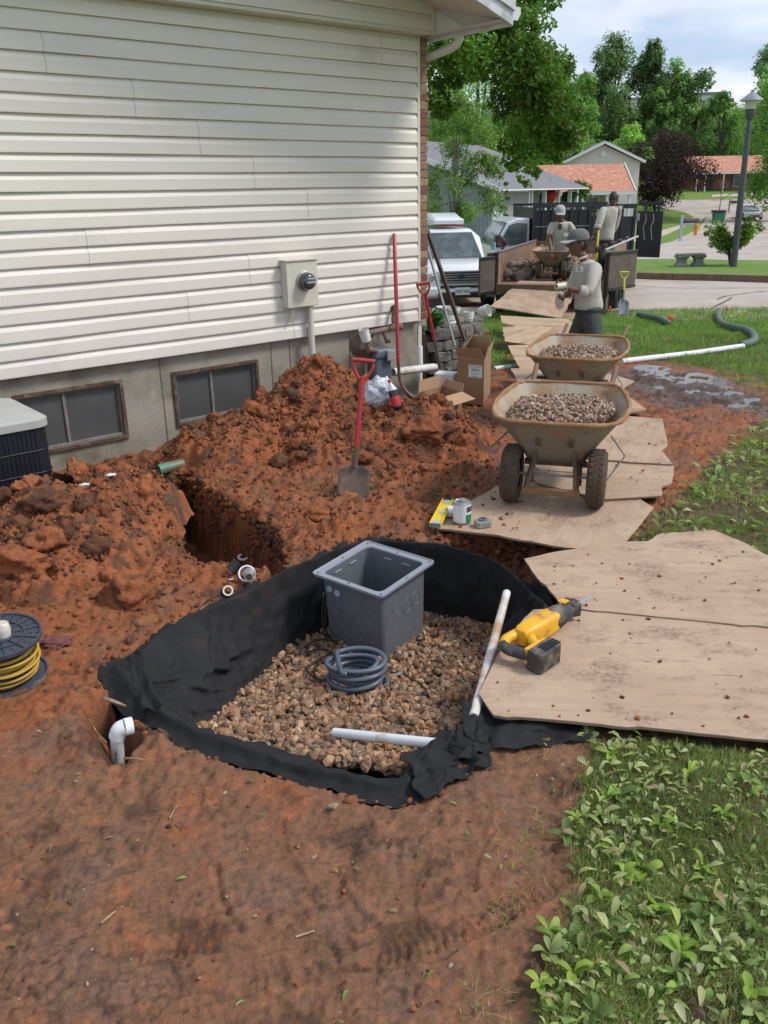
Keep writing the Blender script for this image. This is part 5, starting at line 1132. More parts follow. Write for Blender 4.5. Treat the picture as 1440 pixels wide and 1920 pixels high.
# ------------------------------------------------------------------ things on the sheet: level, can, coupling, box
L0 = Vector(P(822,985,.085)); L1 = Vector(P(846,938,.085)); t = thing('spirit_level', 'yellow spirit level lying over the left corner of the plywood', 'level', (L0+L1)/2); dv = (L1-L0).normalized(); sv = Vector((dv.y, -dv.x, 0)).normalized(); up = sv.cross(dv); Rl = Matrix((sv, dv, up)).transposed(); mid = (L0+L1)/2-sv*.02; ln = (L1-L0).length
mYelL = mat('yellow_level_paint', (.68,.50,.02), .4, dirt=(.3,.22,.1), dscale=16, dlo=.6, dhi=.75)
b = MB(); b.box(mid, (.062, ln, .005), Rl); b.box(mid-sv*.031+up*.0-Vector((0,0,.0)), (.006, ln, .024), Rl); b.box(mid+sv*.031, (.006, ln, .024), Rl); b.build('beam', mYelL, t, bevel=.0015)
for k in (-.4, 0, .4):
    b = MB(); b.box(mid+dv*ln*k+up*.0035, (.04, .055 if k else .035, .005), Rl); b.build('vial', mHole, t, bevel=.001)
for k in (-1, 1): b = MB(); b.box(mid+dv*(ln/2+.003)*k, (.064,.006,.025), Rl); b.build('end_cap', mBlackPl if k > 0 else mGalv, t)
cz = .047
can('silver and green can of pipe cement standing on the plywood beside the level', (P(866,978,cz)), (0,0,1), .052, .125)
b = MB(); q = Vector(P(848,968,cz))+Vector((0,0,.034)); b.lathe([(.02,0),(.034,0),(.034,.05),(.03,.055),(.024,.055),(.02,.0)], q+Vector((.02,0,0)), (-1,-.3,0), 20, caps=False); tag(b.build('pipe_coupling', mWhitePVC, smooth=40), 'small white coupling on its side between the level and the can', 'pipe fitting')
q = Vector(P(905,986,cz)); t = thing('metal_hub_box', 'small galvanised box with a round hub, right of the cement can', 'junction box', q); b = MB(); b.prism([(x, y) for x, y in rrect(.045, .014, 2, .036)], .035, q, Rz(.25)); b.build('box', mGalv, t, bevel=.003)
b = MB(); b.lathe([(.018,.035),(.024,.035),(.024,.046),(.018,.046),(.018,.035)], q, (0,0,1), 20, caps=False); b.build('hub', mSteel, t, smooth=40)

# ------------------------------------------------------------------ cordless reciprocating saw
S0 = Vector(P(960,1240,.07)); S1 = Vector(P(1112,1150,.07)); dx = (S1-S0).normalized(); sx = Vector((-dx.y, dx.x, 0))
saw = thing('reciprocating_saw', 'yellow and black cordless saw lying on its side on the big plywood sheet', 'saw', S0, math.atan2(dx.y, dx.x)); SL_ = (S1-S0).length; k = SL_/.47
mYS = mat('yellow_tool_housing', (.78,.42,.025), .42, c2=(.70,.36,.02), nscale=8, dirt=(.30,.18,.07), dscale=14, dlo=.55, dhi=.72)
mGT = mat('muddy_dark_tool_rubber', (.045,.043,.042), .6, c2=(.03,.03,.03), nscale=9, dirt=(.20,.15,.11), dscale=14, dlo=.48, dhi=.66, bump=.4)
Ms = MW[saw.name]
def sp(b, name, m, par=None, **kw): b.v = [tuple(Ms @ (Vector(v)*k)) for v in b.v]; return b.build(name, m, par or saw, **kw)
b = MB(); loft(b, [[(x, .035+y*.9, .04+z) for y, z in rrect(r_, r_*.45, 4, r2)] for x, r_, r2 in ((.085,.026,.026),(.10,.034,.034),(.155,.040,.037),(.22,.041,.038),(.265,.037,.036))]); n = 20; b.f += [tuple(range(n))[::-1], tuple(range(len(b.v)-n, len(b.v)))]; sp(b, 'motor_housing', mYS, smooth=40)
b = MB(); b.lathe([(.0,.255),(.036,.255),(.041,.275),(.038,.31),(.030,.345),(.025,.37),(.028,.385),(.030,.40),(.0,.40)], (0,.035,.042), (1,0,0), 20, caps=False); sp(b, 'gear_boot', mGT, smooth=45)
b = MB(); b.prism([(.36,.015),(.392,.0),(.40,.02),(.402,.06),(.39,.075),(.365,.06)], .05, (0,0,.018)); sp(b, 'shoe', mGT, bevel=.004)
b = MB(); b.prism([(.39,.032),(.50,.030),(.516,.042),(.39,.046)], .002, (0,0,.04)); sp(b, 'blade', mat('bright_blade', (.62,.62,.60), .3, metal=.9))
b = MB(); b.box((.345,.0455,.079), (.03,.03,.003)); sp(b, 'badge', mYS)
# D handle loop: yellow top strap, black grip
b = MB(); q = catmull([(.10,.055,.04),(.055,.062,.04),(.022,.052,.04),(.005,.03,.04)], 5); b.tube(q, [.022,.021,.020,.019,.018,.018,.018,.018,.018,.018,.018,.018,.018,.018,.018,.018], 10); sp(b, 'handle_strap', mYS, smooth=50)
b = MB(); q = catmull([(.006,.045,.04),(-.004,.01,.04),(.004,-.03,.04),(.015,-.055,.04)], 5); b.tube(q, .019, 10); sp(b, 'grip', mGT, smooth=50)
b = MB(); q = catmull([(.11,.01,.04),(.09,-.015,.04),(.075,-.04,.04)], 4); b.tube(q, .017, 10); sp(b, 'trigger_guard', mYS, smooth=50)
b = MB(); b.prism([(.0,-.045),(.10,-.045),(.105,-.062),(.0,-.066)], .055, (0,0,.012)); sp(b, 'battery_mount', mYS, bevel=.004)
b = MB(); b.prism([(-.01,-.064),(.108,-.060),(.114,-.105),(.10,-.118),(.0,-.122),(-.014,-.108)], .07, (0,0,.002)); bt_ = sp(b, 'battery', mGT, bevel=.006)
b = MB()
for i in range(7): b.box((.03+i*.012,-.095,.0735), (.005,.035,.003))
sp(b, 'battery_rib', mBlackPl, bt_)

# ------------------------------------------------------------------ extension cord reel and rag
mReel = mat('dark_blue_reel_plastic', (.040,.048,.065), .5, c2=(.055,.062,.08), nscale=6, dirt=(.20,.15,.11), dscale=9, dlo=.56, dhi=.72)
mCordY = mat('yellow_extension_cord', (.48,.31,.04), .5, c2=(.36,.23,.04), nscale=10)
rc = Vector((*P(12,1272,.0)[:2], .0)); rl = thing('cord_reel', 'dark blue cord reel wound with yellow extension cord at the left edge', 'cord reel', rc); rd = Vector((.07,-.10,1)).normalized(); fr = frame(rd)
RR = .165
def disc(name, h, r, spokes=True):
    b = MB(); b.lathe([(.03,h),(r-.004,h),(r,h-.004),(r,h+.012),(r-.008,h+.012),(r-.01,h+.004),(.03,h+.004)], rc, rd, 48, caps=False); d_ = b.build(name, mReel, rl, smooth=35)
    if spokes:
        b = MB()
        for rr_ in (.055,.095): b.lathe([(rr_-.002,h+.004),(rr_-.002,h+.011),(rr_+.002,h+.011),(rr_+.002,h+.004)], rc, rd, 40, caps=False)
        for i in range(12):
            a = 2*PI*i/12; b.box(rc+fr @ Vector((.5*(.055+r)*math.cos(a), .5*(.055+r)*math.sin(a), h+.0075)), (r-.06,.003,.007), fr @ Rz(a))
        b.build('rib', mReel, d_)
        b = MB()
        for i in range(12):
            a = 2*PI*(i+.5)/12
            for rr_ in (.118,.142): b.lathe([(.007,h+.0045),(.007,h+.0052)], rc+fr @ Vector((rr_*math.cos(a), rr_*math.sin(a), 0)), rd, 10)
        b.build('vent_hole', mBlackPl, d_)
    return d_
disc('bottom_flange', .012, RR*1.0, False); disc('top_flange', .205, RR*.98)
b = MB(); b.lathe([(.10,.02),(.10,.2)], rc, rd, 24, caps=False); b.build('drum', mReel, rl)
b = MB()
for k_ in range(17):
    h_ = .030+.0105*k_; r0 = .128+.016*math.sin(k_*2.1)-.02*abs(k_-8)/8
    b.tube([rc+fr @ Vector(((r0+.003*math.sin(a*3+k_))*math.cos(a), (r0+.003*math.cos(a*2+k_))*math.sin(a), h_+.006*math.sin(a+k_*1.3))) for a in np.linspace(0, 2*PI, 40, endpoint=False)], .0062, 7, True)
b.build('cord_winding', mCordY, rl, True)
b = MB(); b.tube(catmull([rc+fr @ Vector(p_) for p_ in ((.035,-.075,.225),(.045,-.09,.238),(.062,-.105,.225),(.066,-.115,.20))], 5), .0068, 8); b.tube(catmull([rc+fr @ Vector(p_) for p_ in ((.10,-.10,.19),(.13,-.10,.16),(.145,-.09,.10),(.12,-.09,.05))], 5), .0062, 8); b.build('cord_end', mCordY, rl, True)
b = MB(); b.tube([rc+fr @ Vector((.066,-.115,.203)), rc+fr @ Vector((.080,-.130,.165))], [.013,.010], 8)
for s_ in (-1,0,1): b.box(rc+fr @ Vector((.085+s_*.006,-.136,.153)), (.002,.005,.02), fr)
b.build('plug', mat('grey_plug', (.10,.115,.13), .5), rl, smooth=40)
b = MB(); b.lathe([(.0,.212),(.034,.212),(.034,.214)], rc+fr @ Vector((.02,-.075,0)), rd, 20, caps=False); b.build('socket_well', mBlackPl, rl)
b = MB(); b.lathe([(.028,.20),(.030,.235),(.026,.262),(.012,.272),(0,.273)], rc+fr @ Vector((-.01,.015,0)), rd, 18, caps=False); b.build('crank_knob', mat('dirty_white_knob', (.60,.57,.50), .45, dirt=(.35,.16,.10), dscale=20), rl, smooth=50)
mRag = mat('dusty_red_rag', (.22,.075,.075), .95, c2=(.17,.06,.06), nscale=30, bump=.8, bscale=200)
q = Vector(hit(102, 1208, surf1)); v, f = ico(4); vv = []
for p in v: n_ = Vector(p); w_ = abs(mnoise.noise(n_*3))*.7+abs(mnoise.noise(n_*7))*.3; vv.append(tuple(q+Vector((p[0]*.075+.03*p[2]*(p[0] > 0), p[1]*.06, max(p[2], -.2)*.032))*(.65+w_)))
tag(npmesh('rag', np.array(vv), f, mRag, None, True), 'dusty red rag crumpled on the soil beside the cord reel', 'rag')

# ------------------------------------------------------------------ air conditioner
mAC = mat('dark_navy_coil_guard', (.010,.013,.020), .42, c2=(.014,.017,.025), nscale=5, spec=.4); mACt = mat('pale_metal_top', (.36,.36,.345), .5, c2=(.40,.40,.38), nscale=5)
ac = thing('air_conditioner', 'dark outdoor air conditioner with pale top at the left edge', 'air conditioner', wl(4.8, .9, -.1)); cx_, co_ = 4.25+.40, 1.30-.37
Rac = WR; o_ = wl(cx_, co_, -.15); ring_ = rrect(.40, .09, 5, .37)
b = MB(); b.prism(ring_, .72, o_, Rac); b.build('cabinet', mAC, ac, smooth=35)
b = MB(); r2 = rrect(.415, .095, 5, .385); rr3 = rrect(.40, .09, 5, .37); rr4 = rrect(.25, .2, 5, .25)
loft(b, [[tuple(o_+Rac @ Vector((x, y, z))) for x, y in r_] for r_, z in ((r2, .70), (r2, .745), (rr3, .757), (rr4, .775))]); n = len(r2); b.f.append(tuple(range(3*n, 4*n))); b.build('top_cover', mACt, ac, smooth=30)
for z_ in (.14, .28, .42, .56, .69):
    b = MB(); b.tube([o_+Rac @ Vector((x*1.003, y*1.003, z_)) for x, y in rrect(.403, .09, 5, .373)], .0035, 6, True); b.build('guard_wire', mAC, ac)
b = MB()
for i in range(24): b.tube([o_+Rac @ Vector((-.31+.62*i/23, .3735, .01)), o_+Rac @ Vector((-.31+.62*i/23, .3735, .69))], .0022, 4)
b.build('guard_louvres', mAC, ac)
# paper scraps on the heap
for i, (u, v, lb) in enumerate(((158,915,'white torn paper scrap, lowest one on the left heap'), (188,884,'white paper scrap at the crest of the left heap'), (208,896,'white paper scrap, rightmost one on the left heap'), (625,1521,'pale yellow pebble on the trodden mud below the pit'))):
    q = Vector(hit(u, v, surf1)); pv, pf = rock_proto(3, 4, .5, 700+i, (1,.7,.35)); tag(npmesh('paper_scrap' if i < 3 else 'pebble', pv*(.028 if i < 3 else .018)+np.array(q+Vector((0,0,.02))), pf, mPaper if i < 3 else mRoot, None, True), lb, 'paper scrap' if i < 3 else 'pebble')
# ------------------------------------------------------------------ corner planting: block wall, buckets, leafy plant
mBlock = mat('grey_split_face_block', (.20,.185,.16), .95, c2=(.12,.11,.095), nscale=14, bump=1.5, bscale=50, dirt=(.07,.065,.055), dscale=6)
bw = thing('retaining_wall', 'curved grey split-face block wall at the house corner', 'retaining wall', P(835,700,-.15))
arc_ = [(.50,9.02), (.74,9.16), (.98,9.36), (1.16,9.66), (1.24,10.0), (1.22,10.35), (1.10,10.65)]
arc_ = [np.array(q) for q in arc_]
def arcp(s):
    L_ = 0
    for a, c in zip(arc_[:-1], arc_[1:]):
        l = np.linalg.norm(c-a)
        if s <= L_+l: t_ = (s-L_)/l; return a+(c-a)*t_, (c-a)/l
        L_ += l
    return arc_[-1], (arc_[-1]-arc_[-2])/np.linalg.norm(arc_[-1]-arc_[-2])
for c in range(6):
    s = .10 if c % 2 else 0.0; 
    while s < 1.9:
        w_ = .235; p, d_ = arcp(s+w_/2); n2_ = np.array([d_[1], -d_[0]]); R_ = Matrix(((d_[0], -n2_[0], 0), (d_[1], -n2_[1], 0), (0,0,1)))
        v, f = ico(2); vv = np.sign(v)*np.abs(v)**.28; vv = vv*np.array([w_/2-.004, .10, .054]); vv += RNG.normal(size=vv.shape)*.005
        pos_ = np.array([*(p-n2_*(.09+.012*c)), -.22+.112*c+.056]); vv = vv@np.array(R_).T+pos_
        npmesh('block', vv, f, mBlock, bw)
        s += w_+.003
b = MB(); tp_ = [tuple(arcp(s)[0]-np.array([arcp(s)[1][1], -arcp(s)[1][0]])*.15) for s in np.linspace(0, 1.9, 12)]+[(.7,10.9),(.47,10.9),(.47,9.0)]
b.prism(tp_, .66, (0,0,-.22)); b.build('planting_soil', mat('pale_cap_soil', (.20,.16,.11), .95, bump=.6), bw)
mBucket = mat('white_bucket_plastic', (.66,.66,.62), .45, c2=(.58,.58,.55), nscale=6)
for i, (x, y, z, r_, h, d, lb) in enumerate(((.72,9.50,.45,.13,.13,(0,0,1),'ribbed white pot on the block wall behind the silver pole'), (.74,9.50,.585,.135,.07,(.05,0,1),'upper ribbed white pot stacked in another on the block wall'), (.99,9.72,.47,.062,.10,(0,0,1),'small white jug on top of the block wall'), (1.13,9.88,.53,.07,.12,(.75,-.45,.3),'white cup shaped pipe cap lying at the outer end of the block wall'))):
    b = MB(); b.lathe([(r_*.75,0),(r_*.85,h*.3),(r_*.95,h*.31),(r_*.9,h*.6),(r_,h*.62),(r_,h),(r_*.93,h),(r_*.80,.01)], (x,y,z), d, 20, caps=False); tag(b.build('white_pot', mBucket, None, smooth=30), lb, 'pot')
def leafgeo(n, L_=.1, W_=.04, cup=.2, bend=.3):    # one leaf: a curved strip with a midrib, n segments
    vs = []; fs = []
    for i in range(n+1):
        t_ = i/n; w_ = W_*math.sin(PI*min(1, t_*.95+.03))**.55*(.62+.5*t_); z = bend*L_*math.sin(t_*PI*.55)-bend*L_*.55*t_*t_; x = t_*L_
        vs += [(x, -w_/2, z+cup*w_), (x, 0, z), (x, w_/2, z+cup*w_)]
    for i in range(n): a = 3*i; fs += [(a, a+3, a+4, a+1), (a+1, a+4, a+5, a+2)]
    return np.array(vs), np.array(fs)
mLeafV = mat('fresh_green_leaf', (1,1,1), .5, attr=True, spec=.4)
_b = mLeafV.node_tree.nodes['Principled BSDF']; _b.inputs['Subsurface Weight'].default_value = 0
def rotm(yaw, pitch, roll=0): return (Matrix.Rotation(yaw, 3, 'Z') @ Matrix.Rotation(-pitch, 3, 'Y') @ Matrix.Rotation(roll, 3, 'X'))
def leafset(spec_, m, name, parent=None, n=4):      # spec: (pos, yaw, pitch, L, W, colour)
    Vs = []; Fs = []; Cs = []; o_ = 0
    for pos_, yaw, pit_, L_, W_, c in spec_:
        v, f = leafgeo(n, L_, W_, random.uniform(.1,.35), random.uniform(.15,.5)); v = v@np.array(rotm(yaw, pit_, random.uniform(-.5,.5))).T+np.array(pos_); Vs.append(v); Fs.append(f+o_); Cs.append(np.repeat(np.array([c]), len(v), 0)); o_ += len(v)
    return npmesh(name, np.concatenate(Vs), np.concatenate(Fs), m, parent, True, np.concatenate(Cs))
pl = thing('leafy_plant', 'leafy green plant growing at the brick corner above the block wall', 'plant', (.56,9.2,.44))
for i in range(16): leafset([((.56+random.uniform(-.05,.05), 9.22+random.uniform(-.1,.1), .44), random.uniform(-1.4, 1.0), random.uniform(.3, 1.3), random.uniform(.16,.28), random.uniform(.06,.10), (.05,random.uniform(.13,.22),.03))], mLeafV, 'leaf', pl, 6)

# ------------------------------------------------------------------ pipes and hose on the lawn
hz_ = lambda u, v, dz=.0: (lambda p: Vector((p[0], p[1], p[2]+dz)))(hit(u, v))
mHose = mat('grey_green_corrugated_hose', (.10,.145,.115), .6, c2=(.08,.115,.09), nscale=4, dirt=(.18,.13,.09), dscale=5, dlo=.6, dhi=.8)
def hose(px, r, label):
    q = [hz_(u, v, r*1.1) for u, v in px]; c = catmull(q, 10); d_ = np.linalg.norm(np.diff(np.array(c), axis=0), axis=1).sum(); n = int(d_/.022); a = np.concatenate([[0], np.cumsum(np.linalg.norm(np.diff(np.array(c), axis=0), axis=1))]); s = np.linspace(0, a[-1], n); c = np.stack([np.interp(s, a, np.array(c)[:, k]) for k in range(3)], 1)
    b = MB(); b.tube(c, [r if i % 2 else r*.88 for i in range(n)], 12); return tag(b.build('corrugated_hose', mHose, None, True), label, 'hose')
hose([(1348,590),(1345,600),(1352,612),(1372,620),(1398,626),(1411,635),(1413,646),(1400,653),(1388,655)], .055, 'long grey green corrugated hose snaking over the lawn to the white pipe')
hose([(1196,596),(1215,600),(1235,604),(1252,612)], .055, 'short grey green corrugated hose whose open end lies beside an orange flag')
b = MB(); b.tube([hz_(1392,656,.05), hz_(1300,668,.04), hz_(1165,683,.035)], .036, 12); tag(b.build('pvc_pipe', mWhitePVC, None, smooth=50), 'long white pipe running over the mud from the hose to the second wheelbarrow', 'pipe')
b = MB(); b.tube([hz_(1000,688,.035), hz_(918,693,.0)], .033, 12); o = tag(b.build('pvc_pipe', mWhitePVC, None, smooth=50), 'short white pipe emerging between the tall cardboard box and the plywood', 'pipe')
b = MB(); b.tube([hz_(925,693,.0), hz_(908,697,-.03)], [.042,.05], 12); b.build('coupling', mRubber, o)
mFlagO = mat('orange_marker_flag', (.75,.12,.03), .7); mFlagR = mat('red_marker_flag', (.65,.04,.04), .7)
for u, v, m_, w_, h_, lb in ((1250,612,mFlagO,.10,.12,'orange marker flag stuck at the mouth of the short hose'), (1359,592,mFlagR,.035,.10,'small red marker flag where the long hose starts'), (1141,592,mFlagO,.05,.12,'orange marker flag at the foot of the yellow handled shovel')):
    q = hz_(u, v); t = thing('marker_flag', lb, 'flag', q); b = MB(); b.tube([q, q+Vector((.01,0,.18))], .0025, 5); b.build('wire', mGalv, t)
    b = MB(); vs = [q+Vector((.0,0,.18)), q+Vector((w_*.6,.01,.19)), q+Vector((w_,-.01,.13)), q+Vector((w_*.7,.0,.05)), q+Vector((.02,.0,.06))]; b.add(vs+[v_+Vector((0,.002,0)) for v_ in vs], [(0,1,2,3,4),(9,8,7,6,5)]+[(i,(i+1)%5,5+(i+1)%5,5+i) for i in range(5)]); b.build('flag_sheet', m_, t)

# ------------------------------------------------------------------ dump trailer
mTrIn = mat('scuffed_brown_trailer_wall', (.235,.135,.085), .75, c2=(.15,.095,.065), nscale=3, dirt=(.35,.22,.15), dscale=3, bump=.3)
mTrOut = mat('dark_brown_gate_board', (.105,.078,.062), .7, c2=(.08,.06,.05), nscale=3, dirt=(.16,.12,.09), dscale=4)
mBlk = mat('black_painted_steel', (.012,.013,.016), .4, c2=(.018,.019,.022), nscale=5, spec=.5)
tD = Vector((.34,.94,0)).normalized(); tX = Vector((tD.y, -tD.x, 0)); TA = Vector((2.30,17.5,0)); zf, ztp = .08, .66; TW, TL = 2.15, 4.3
TR = Matrix((tX, tD, Vector((0,0,1)))).transposed(); T_ = lambda x, y, z: TA+tX*x+tD*y+Vector((0,0,z))
tr = thing('dump_trailer', 'brown sided dump trailer with its rear gates swung open behind the plywood ramp', 'trailer', T_(1,2,-.55))
def tb(name, m, x0, x1, y0, y1, z0, z1, par=None, bev=.0):
    b = MB(); b.box(T_((x0+x1)/2, (y0+y1)/2, (z0+z1)/2), (x1-x0, y1-y0, z1-z0), TR); return b.build(name, m, par or tr, bevel=bev)
tb('bed_floor', mTrIn, 0, TW, 0, TL, zf-.05, zf); tb('side_wall', mTrIn, 0, .05, .05, TL, zf+.001, ztp); tb('side_wall', mTrIn, TW-.05, TW, .05, TL, zf+.001, ztp); tb('front_wall', mTrIn, .05, TW-.05, TL-.05, TL, zf+.001, ztp)
tb('rear_post', mBlk, -.05, .03, -.05, .05, -.12, ztp+.02); tb('rear_post', mBlk, TW-.03, TW+.05, -.05, .05, -.12, ztp+.02)
tb('rear_beam', mRustS, .03, TW-.03, -.06, .0, -.10, zf-.0); tb('top_rail', mSteel, .0, .06, .05, TL, ztp+.001, ztp+.035); tb('top_rail', mSteel, TW-.06, TW, .05, TL, ztp+.001, ztp+.035)
tb('chassis', mBlk, .35, .50, .05, TL+.9, -.24, zf-.051); tb('chassis', mBlk, TW-.50, TW-.35, .05, TL+.9, -.24, zf-.051); tb('under_box', mBlk, .0, .10, .1, 1.1, -.52, -.13); tb('under_box', mBlk, TW-.25, TW+.02, .0, .55, -.46, -.13)
for sx in (-.02, TW+.02):
    for yy in (1.7, 2.5):
        c = T_(sx, yy, -.26); w_ = MB(); sgn_ = -1 if sx < 0 else 1; w_.lathe([(.2,-.1),(.30,-.1),(.335,-.06),(.335,.06),(.30,.1),(.2,.1)], c, tX, 28, caps=False); wh = w_.build('wheel', mRubber, tr, smooth=40)
        w_ = MB(); w_.lathe([(.0,-.05),(.2,-.05),(.21,.0),(.2,.05),(0,.05)], c, tX, 20, caps=False); w_.build('wheel_rim', mGalv, wh)
# gates swung outwards
def gate(p, q_, z0, z1, m):
    p = Vector(p); q_ = Vector(q_); e = (q_-p); n = Vector((e.y, -e.x, 0)).normalized(); R_ = Matrix((e.normalized(), -n, Vector((0,0,1)))).transposed(); b = MB(); b.box((p+q_)/2+Vector((0,0,(z0+z1)/2)), (e.length,.05,z1-z0), R_); g_ = b.build('gate', m, tr, bevel=.006)
    for zz in (z0+.03, z1-.03): b = MB(); b.box((p+q_)/2+n*.03+Vector((0,0,zz)), (e.length,.02,.05), R_); b.build('gate_frame', mBlk, g_)
    return g_
gl_ = PY(899,500,17.15); gate((gl_[0], gl_[1], 0), (TA.x-.03, TA.y-.05, 0), -.10, .62, mTrOut)
gr_ = PY(1191,500,17.4); c_ = T_(TW+.03, -.05, 0); gate((c_.x, c_.y, 0), (gr_[0], gr_[1], 0), -.02, .70, mTrOut)
b = MB(); b.tube([T_(TW-.05,-.03,.74), T_(TW+.45,1.0,.93)], .022, 6); tag(b.build('metal_bar', mGalv), 'pale bar lying across the right side of the trailer', 'bar')
t = thing('stacked_rack', 'dark red slatted rack leaning inside the right side of the trailer', 'rack', T_(TW-.1,.9,.5)); mRk = mat('dark_red_steel', (.10,.03,.03), .6)
for i in range(5): b = MB(); b.box(T_(TW-.28+.13*i, .8+.1*i, .70+.04*i), (.05,.5,.10), TR); b.build('slat', mRk, t)
ramp = thing('ramp_board', 'wide scuffed plywood ramp from the grass up to the trailer bed', 'plywood', (2.4,15.5,-.2), group='plywood sheets laid as a barrow track')
rc4 = [np.array(PY(918,574,16.35)), np.array(PY(1052,596,15.95)), np.array(T_(1.62,.3,zf+.035)), np.array(T_(.42,.35,zf+.035))]

b = MB(); N_ = 14; top_ = []; 
for j in range(N_+1):
    for i in range(N_+1):
        u_, v_ = i/N_, j/N_; p = rc4[0]*(1-u_)*(1-v_)+rc4[1]*u_*(1-v_)+rc4[2]*u_*v_+rc4[3]*(1-u_)*v_; p = p+np.array([random.gauss(0,.012)*(i in (0,N_)), random.gauss(0,.012)*(j in (0,N_)), -.10*math.sin(PI*v_)*.3]); top_.append(p)
n1 = N_+1; vs = top_+[p-np.array([0,0,.02]) for p in top_]; m0 = n1*n1; fs = []
for j in range(N_):
    for i in range(N_): a = j*n1+i; fs += [(a,a+1,a+n1+1,a+n1), (m0+a,m0+a+n1,m0+a+n1+1,m0+a+1)]
for i in range(N_):
    for a, c in ((i, i+1), (N_*n1+i, N_*n1+i+1), (i*n1, (i+1)*n1), (i*n1+N_, (i+1)*n1+N_)): fs.append((a, c, m0+c, m0+a))
b.add(vs, fs); b.build('panel', mWood, ramp)
ply([(1046,596),(1072,560),(1130,580),(1085,612)], -.42, 'dark narrow plywood offcut beside the foot of the ramp, behind the man in the cap', m=mWood2, seed=20)
# barrow and rocks on the bed
bwp = T_(.98, .72, zf+.05); wb3 = dup(wb, bwp, math.radians(-104), 'wheelbarrow standing on the trailer bed at the top of the ramp')
gheap('gravel load in the wheelbarrow on the trailer', wb3, MW[wb3.name], .50, 500)
mRock = mat('grey_field_rock', (.21,.175,.145), .85, c2=(.14,.115,.095), nscale=5, bump=.6, dirt=(.30,.22,.16), dscale=5)
rp_ = [(954,515,.14,'rounded tan rock, lowest left of the pile in the trailer'), (972,518,.20,'largest dark rock in the trailer pile'), (990,516,.12,'rock at the right foot of the trailer pile'), (958,500,.13,'tan rock on the left shoulder of the trailer pile'), (975,497,.13,'rock on top of the trailer pile'), (990,500,.12,'grey rock in the upper right of the trailer pile'), (997,508,.11,'small rock nearest the barrow wheel'), (965,506,.10,'small rock wedged in the middle of the trailer pile'), (984,508,.10,'rock over the largest one in the trailer'), (947,508,.09,'smallest rock leaning on the trailer wall')]
for i, (u, v, r_, lb) in enumerate(rp_):
    pv, pf = rock_proto(3, 7, .15, 800+i, (1,.9,.8)); q = Vector(PY(u, v, 18.0+.25*(520-v)/25)); tag(npmesh('rock', pv*r_+np.array(q), pf, mRock, None, True), lb, 'rock')
def ping2(n): return RNG.uniform(.1, TW-.1, n), RNG.uniform(1.2, TL-.2, n)
def trg(n):
    x, y = ping2(n); q = [T_(a, c, 0) for a, c in zip(x, y)]; return np.array([p.x for p in q]), np.array([p.y for p in q])
gq2 = gravel('gravel_load', 2600, trg, lambda x, y: .10+.24*sstep(0, 1.6, (x-TA.x)*tD.x+(y-TA.y)*tD.y-1.2)*np.ones(len(x)), 3, (.022,.04)); tag(gq2, 'gravel left in the front of the trailer bed', 'gravel', kind='stuff')
# yellow shovel, bottle beside the trailer
sb = hz_(1168,594,.0); st_ = Vector(PY(1171,510,sb.y+.15)); shovel('yellow D-handled shovel leaning against the right trailer gate', st_, sb, m=mat('yellow_green_handle', (.62,.58,.06), .5), mb=mSteel, side=(1,0,0), frac=.62, L_blade=.30, r=.022, wD=.07)
q = hz_(1134,588); t = thing('cola_bottle', 'small cola bottle standing on the ground by the trailer corner', 'bottle', q); b = MB(); b.lathe([(.05,0),(.055,.02),(.055,.09)], q, (0,0,1), 14); b.build('cola', mCola, t); b = MB(); b.lathe([(.056,.09),(.056,.15)], q, (0,0,1), 14); b.build('label', mRedL, t); b = MB(); b.lathe([(.05,.15),(.03,.19),(.018,.22),(.018,.24)], q, (0,0,1), 14); b.build('bottle_neck', mClearB, t)

# ------------------------------------------------------------------ stake-body truck behind the trailer
tk = thing('stake_truck', 'white truck with tall black slatted body parked behind the trailer', 'truck', (5,23.5,-.6))
KX = Vector((.995,.10,0)).normalized(); KY = Vector((-KX.y, KX.x, 0)); KO = Vector((3.93,22.7,0)); KR = Matrix((KX, KY, Vector((0,0,1)))).transposed(); K_ = lambda x, y, z: KO+KX*x+KY*y+Vector((0,0,z))
def kb_(name, m, x0, x1, y0, y1, z0, z1, par=None, bev=0):
    b = MB(); b.box(K_((x0+x1)/2, (y0+y1)/2, (z0+z1)/2), (x1-x0, y1-y0, z1-z0), KR); return b.build(name, m, par or tk, bevel=bev)
kb_('bed', mBlk, 0, 2.65, 0, 2.2, .10, .22)
for i in range(6): kb_('side_panel', mBlk, .02+.24*i, .02+.24*i+.215, .0, .03, .225, 1.33+.0*i, bev=.004)
for i in range(7): kb_('stake', mBlk, -.03+.24*i-.02, -.03+.24*i+.035, -.045, -.002, .2, 1.38)
kb_('side_rail', mBlk, -.05, 1.48, -.05, .0305, 1.385, 1.46); kb_('side_rail', mSteel, .0, 1.42, -.052, -.047, .93, .95)
kb_('side_panel', mBlk, 1.52, 2.65, .0, .03, .225, 1.14); kb_('side_rail', mBlk, 1.49, 2.65, -.03, .03, 1.33, 1.44)
for x in (1.54, 1.9, 2.28, 2.6): kb_('stake', mBlk, x-.03, x+.03, -.03, -.001, .2, 1.325)
for x in (.2,.6,1.0,1.4,1.8,2.2,2.55): kb_('stake', mBlk, x-.03, x+.03, 2.15, 2.2, .22, 1.40)
kb_('side_panel', mBlk, .0, 2.65, 2.12, 2.149, .225, 1.1); kb_('side_rail', mBlk, .0, 2.65, 2.12, 2.2, 1.401, 1.47); kb_('headboard', mBlk, -.02, .02, .04, 2.1, .225, 1.40)
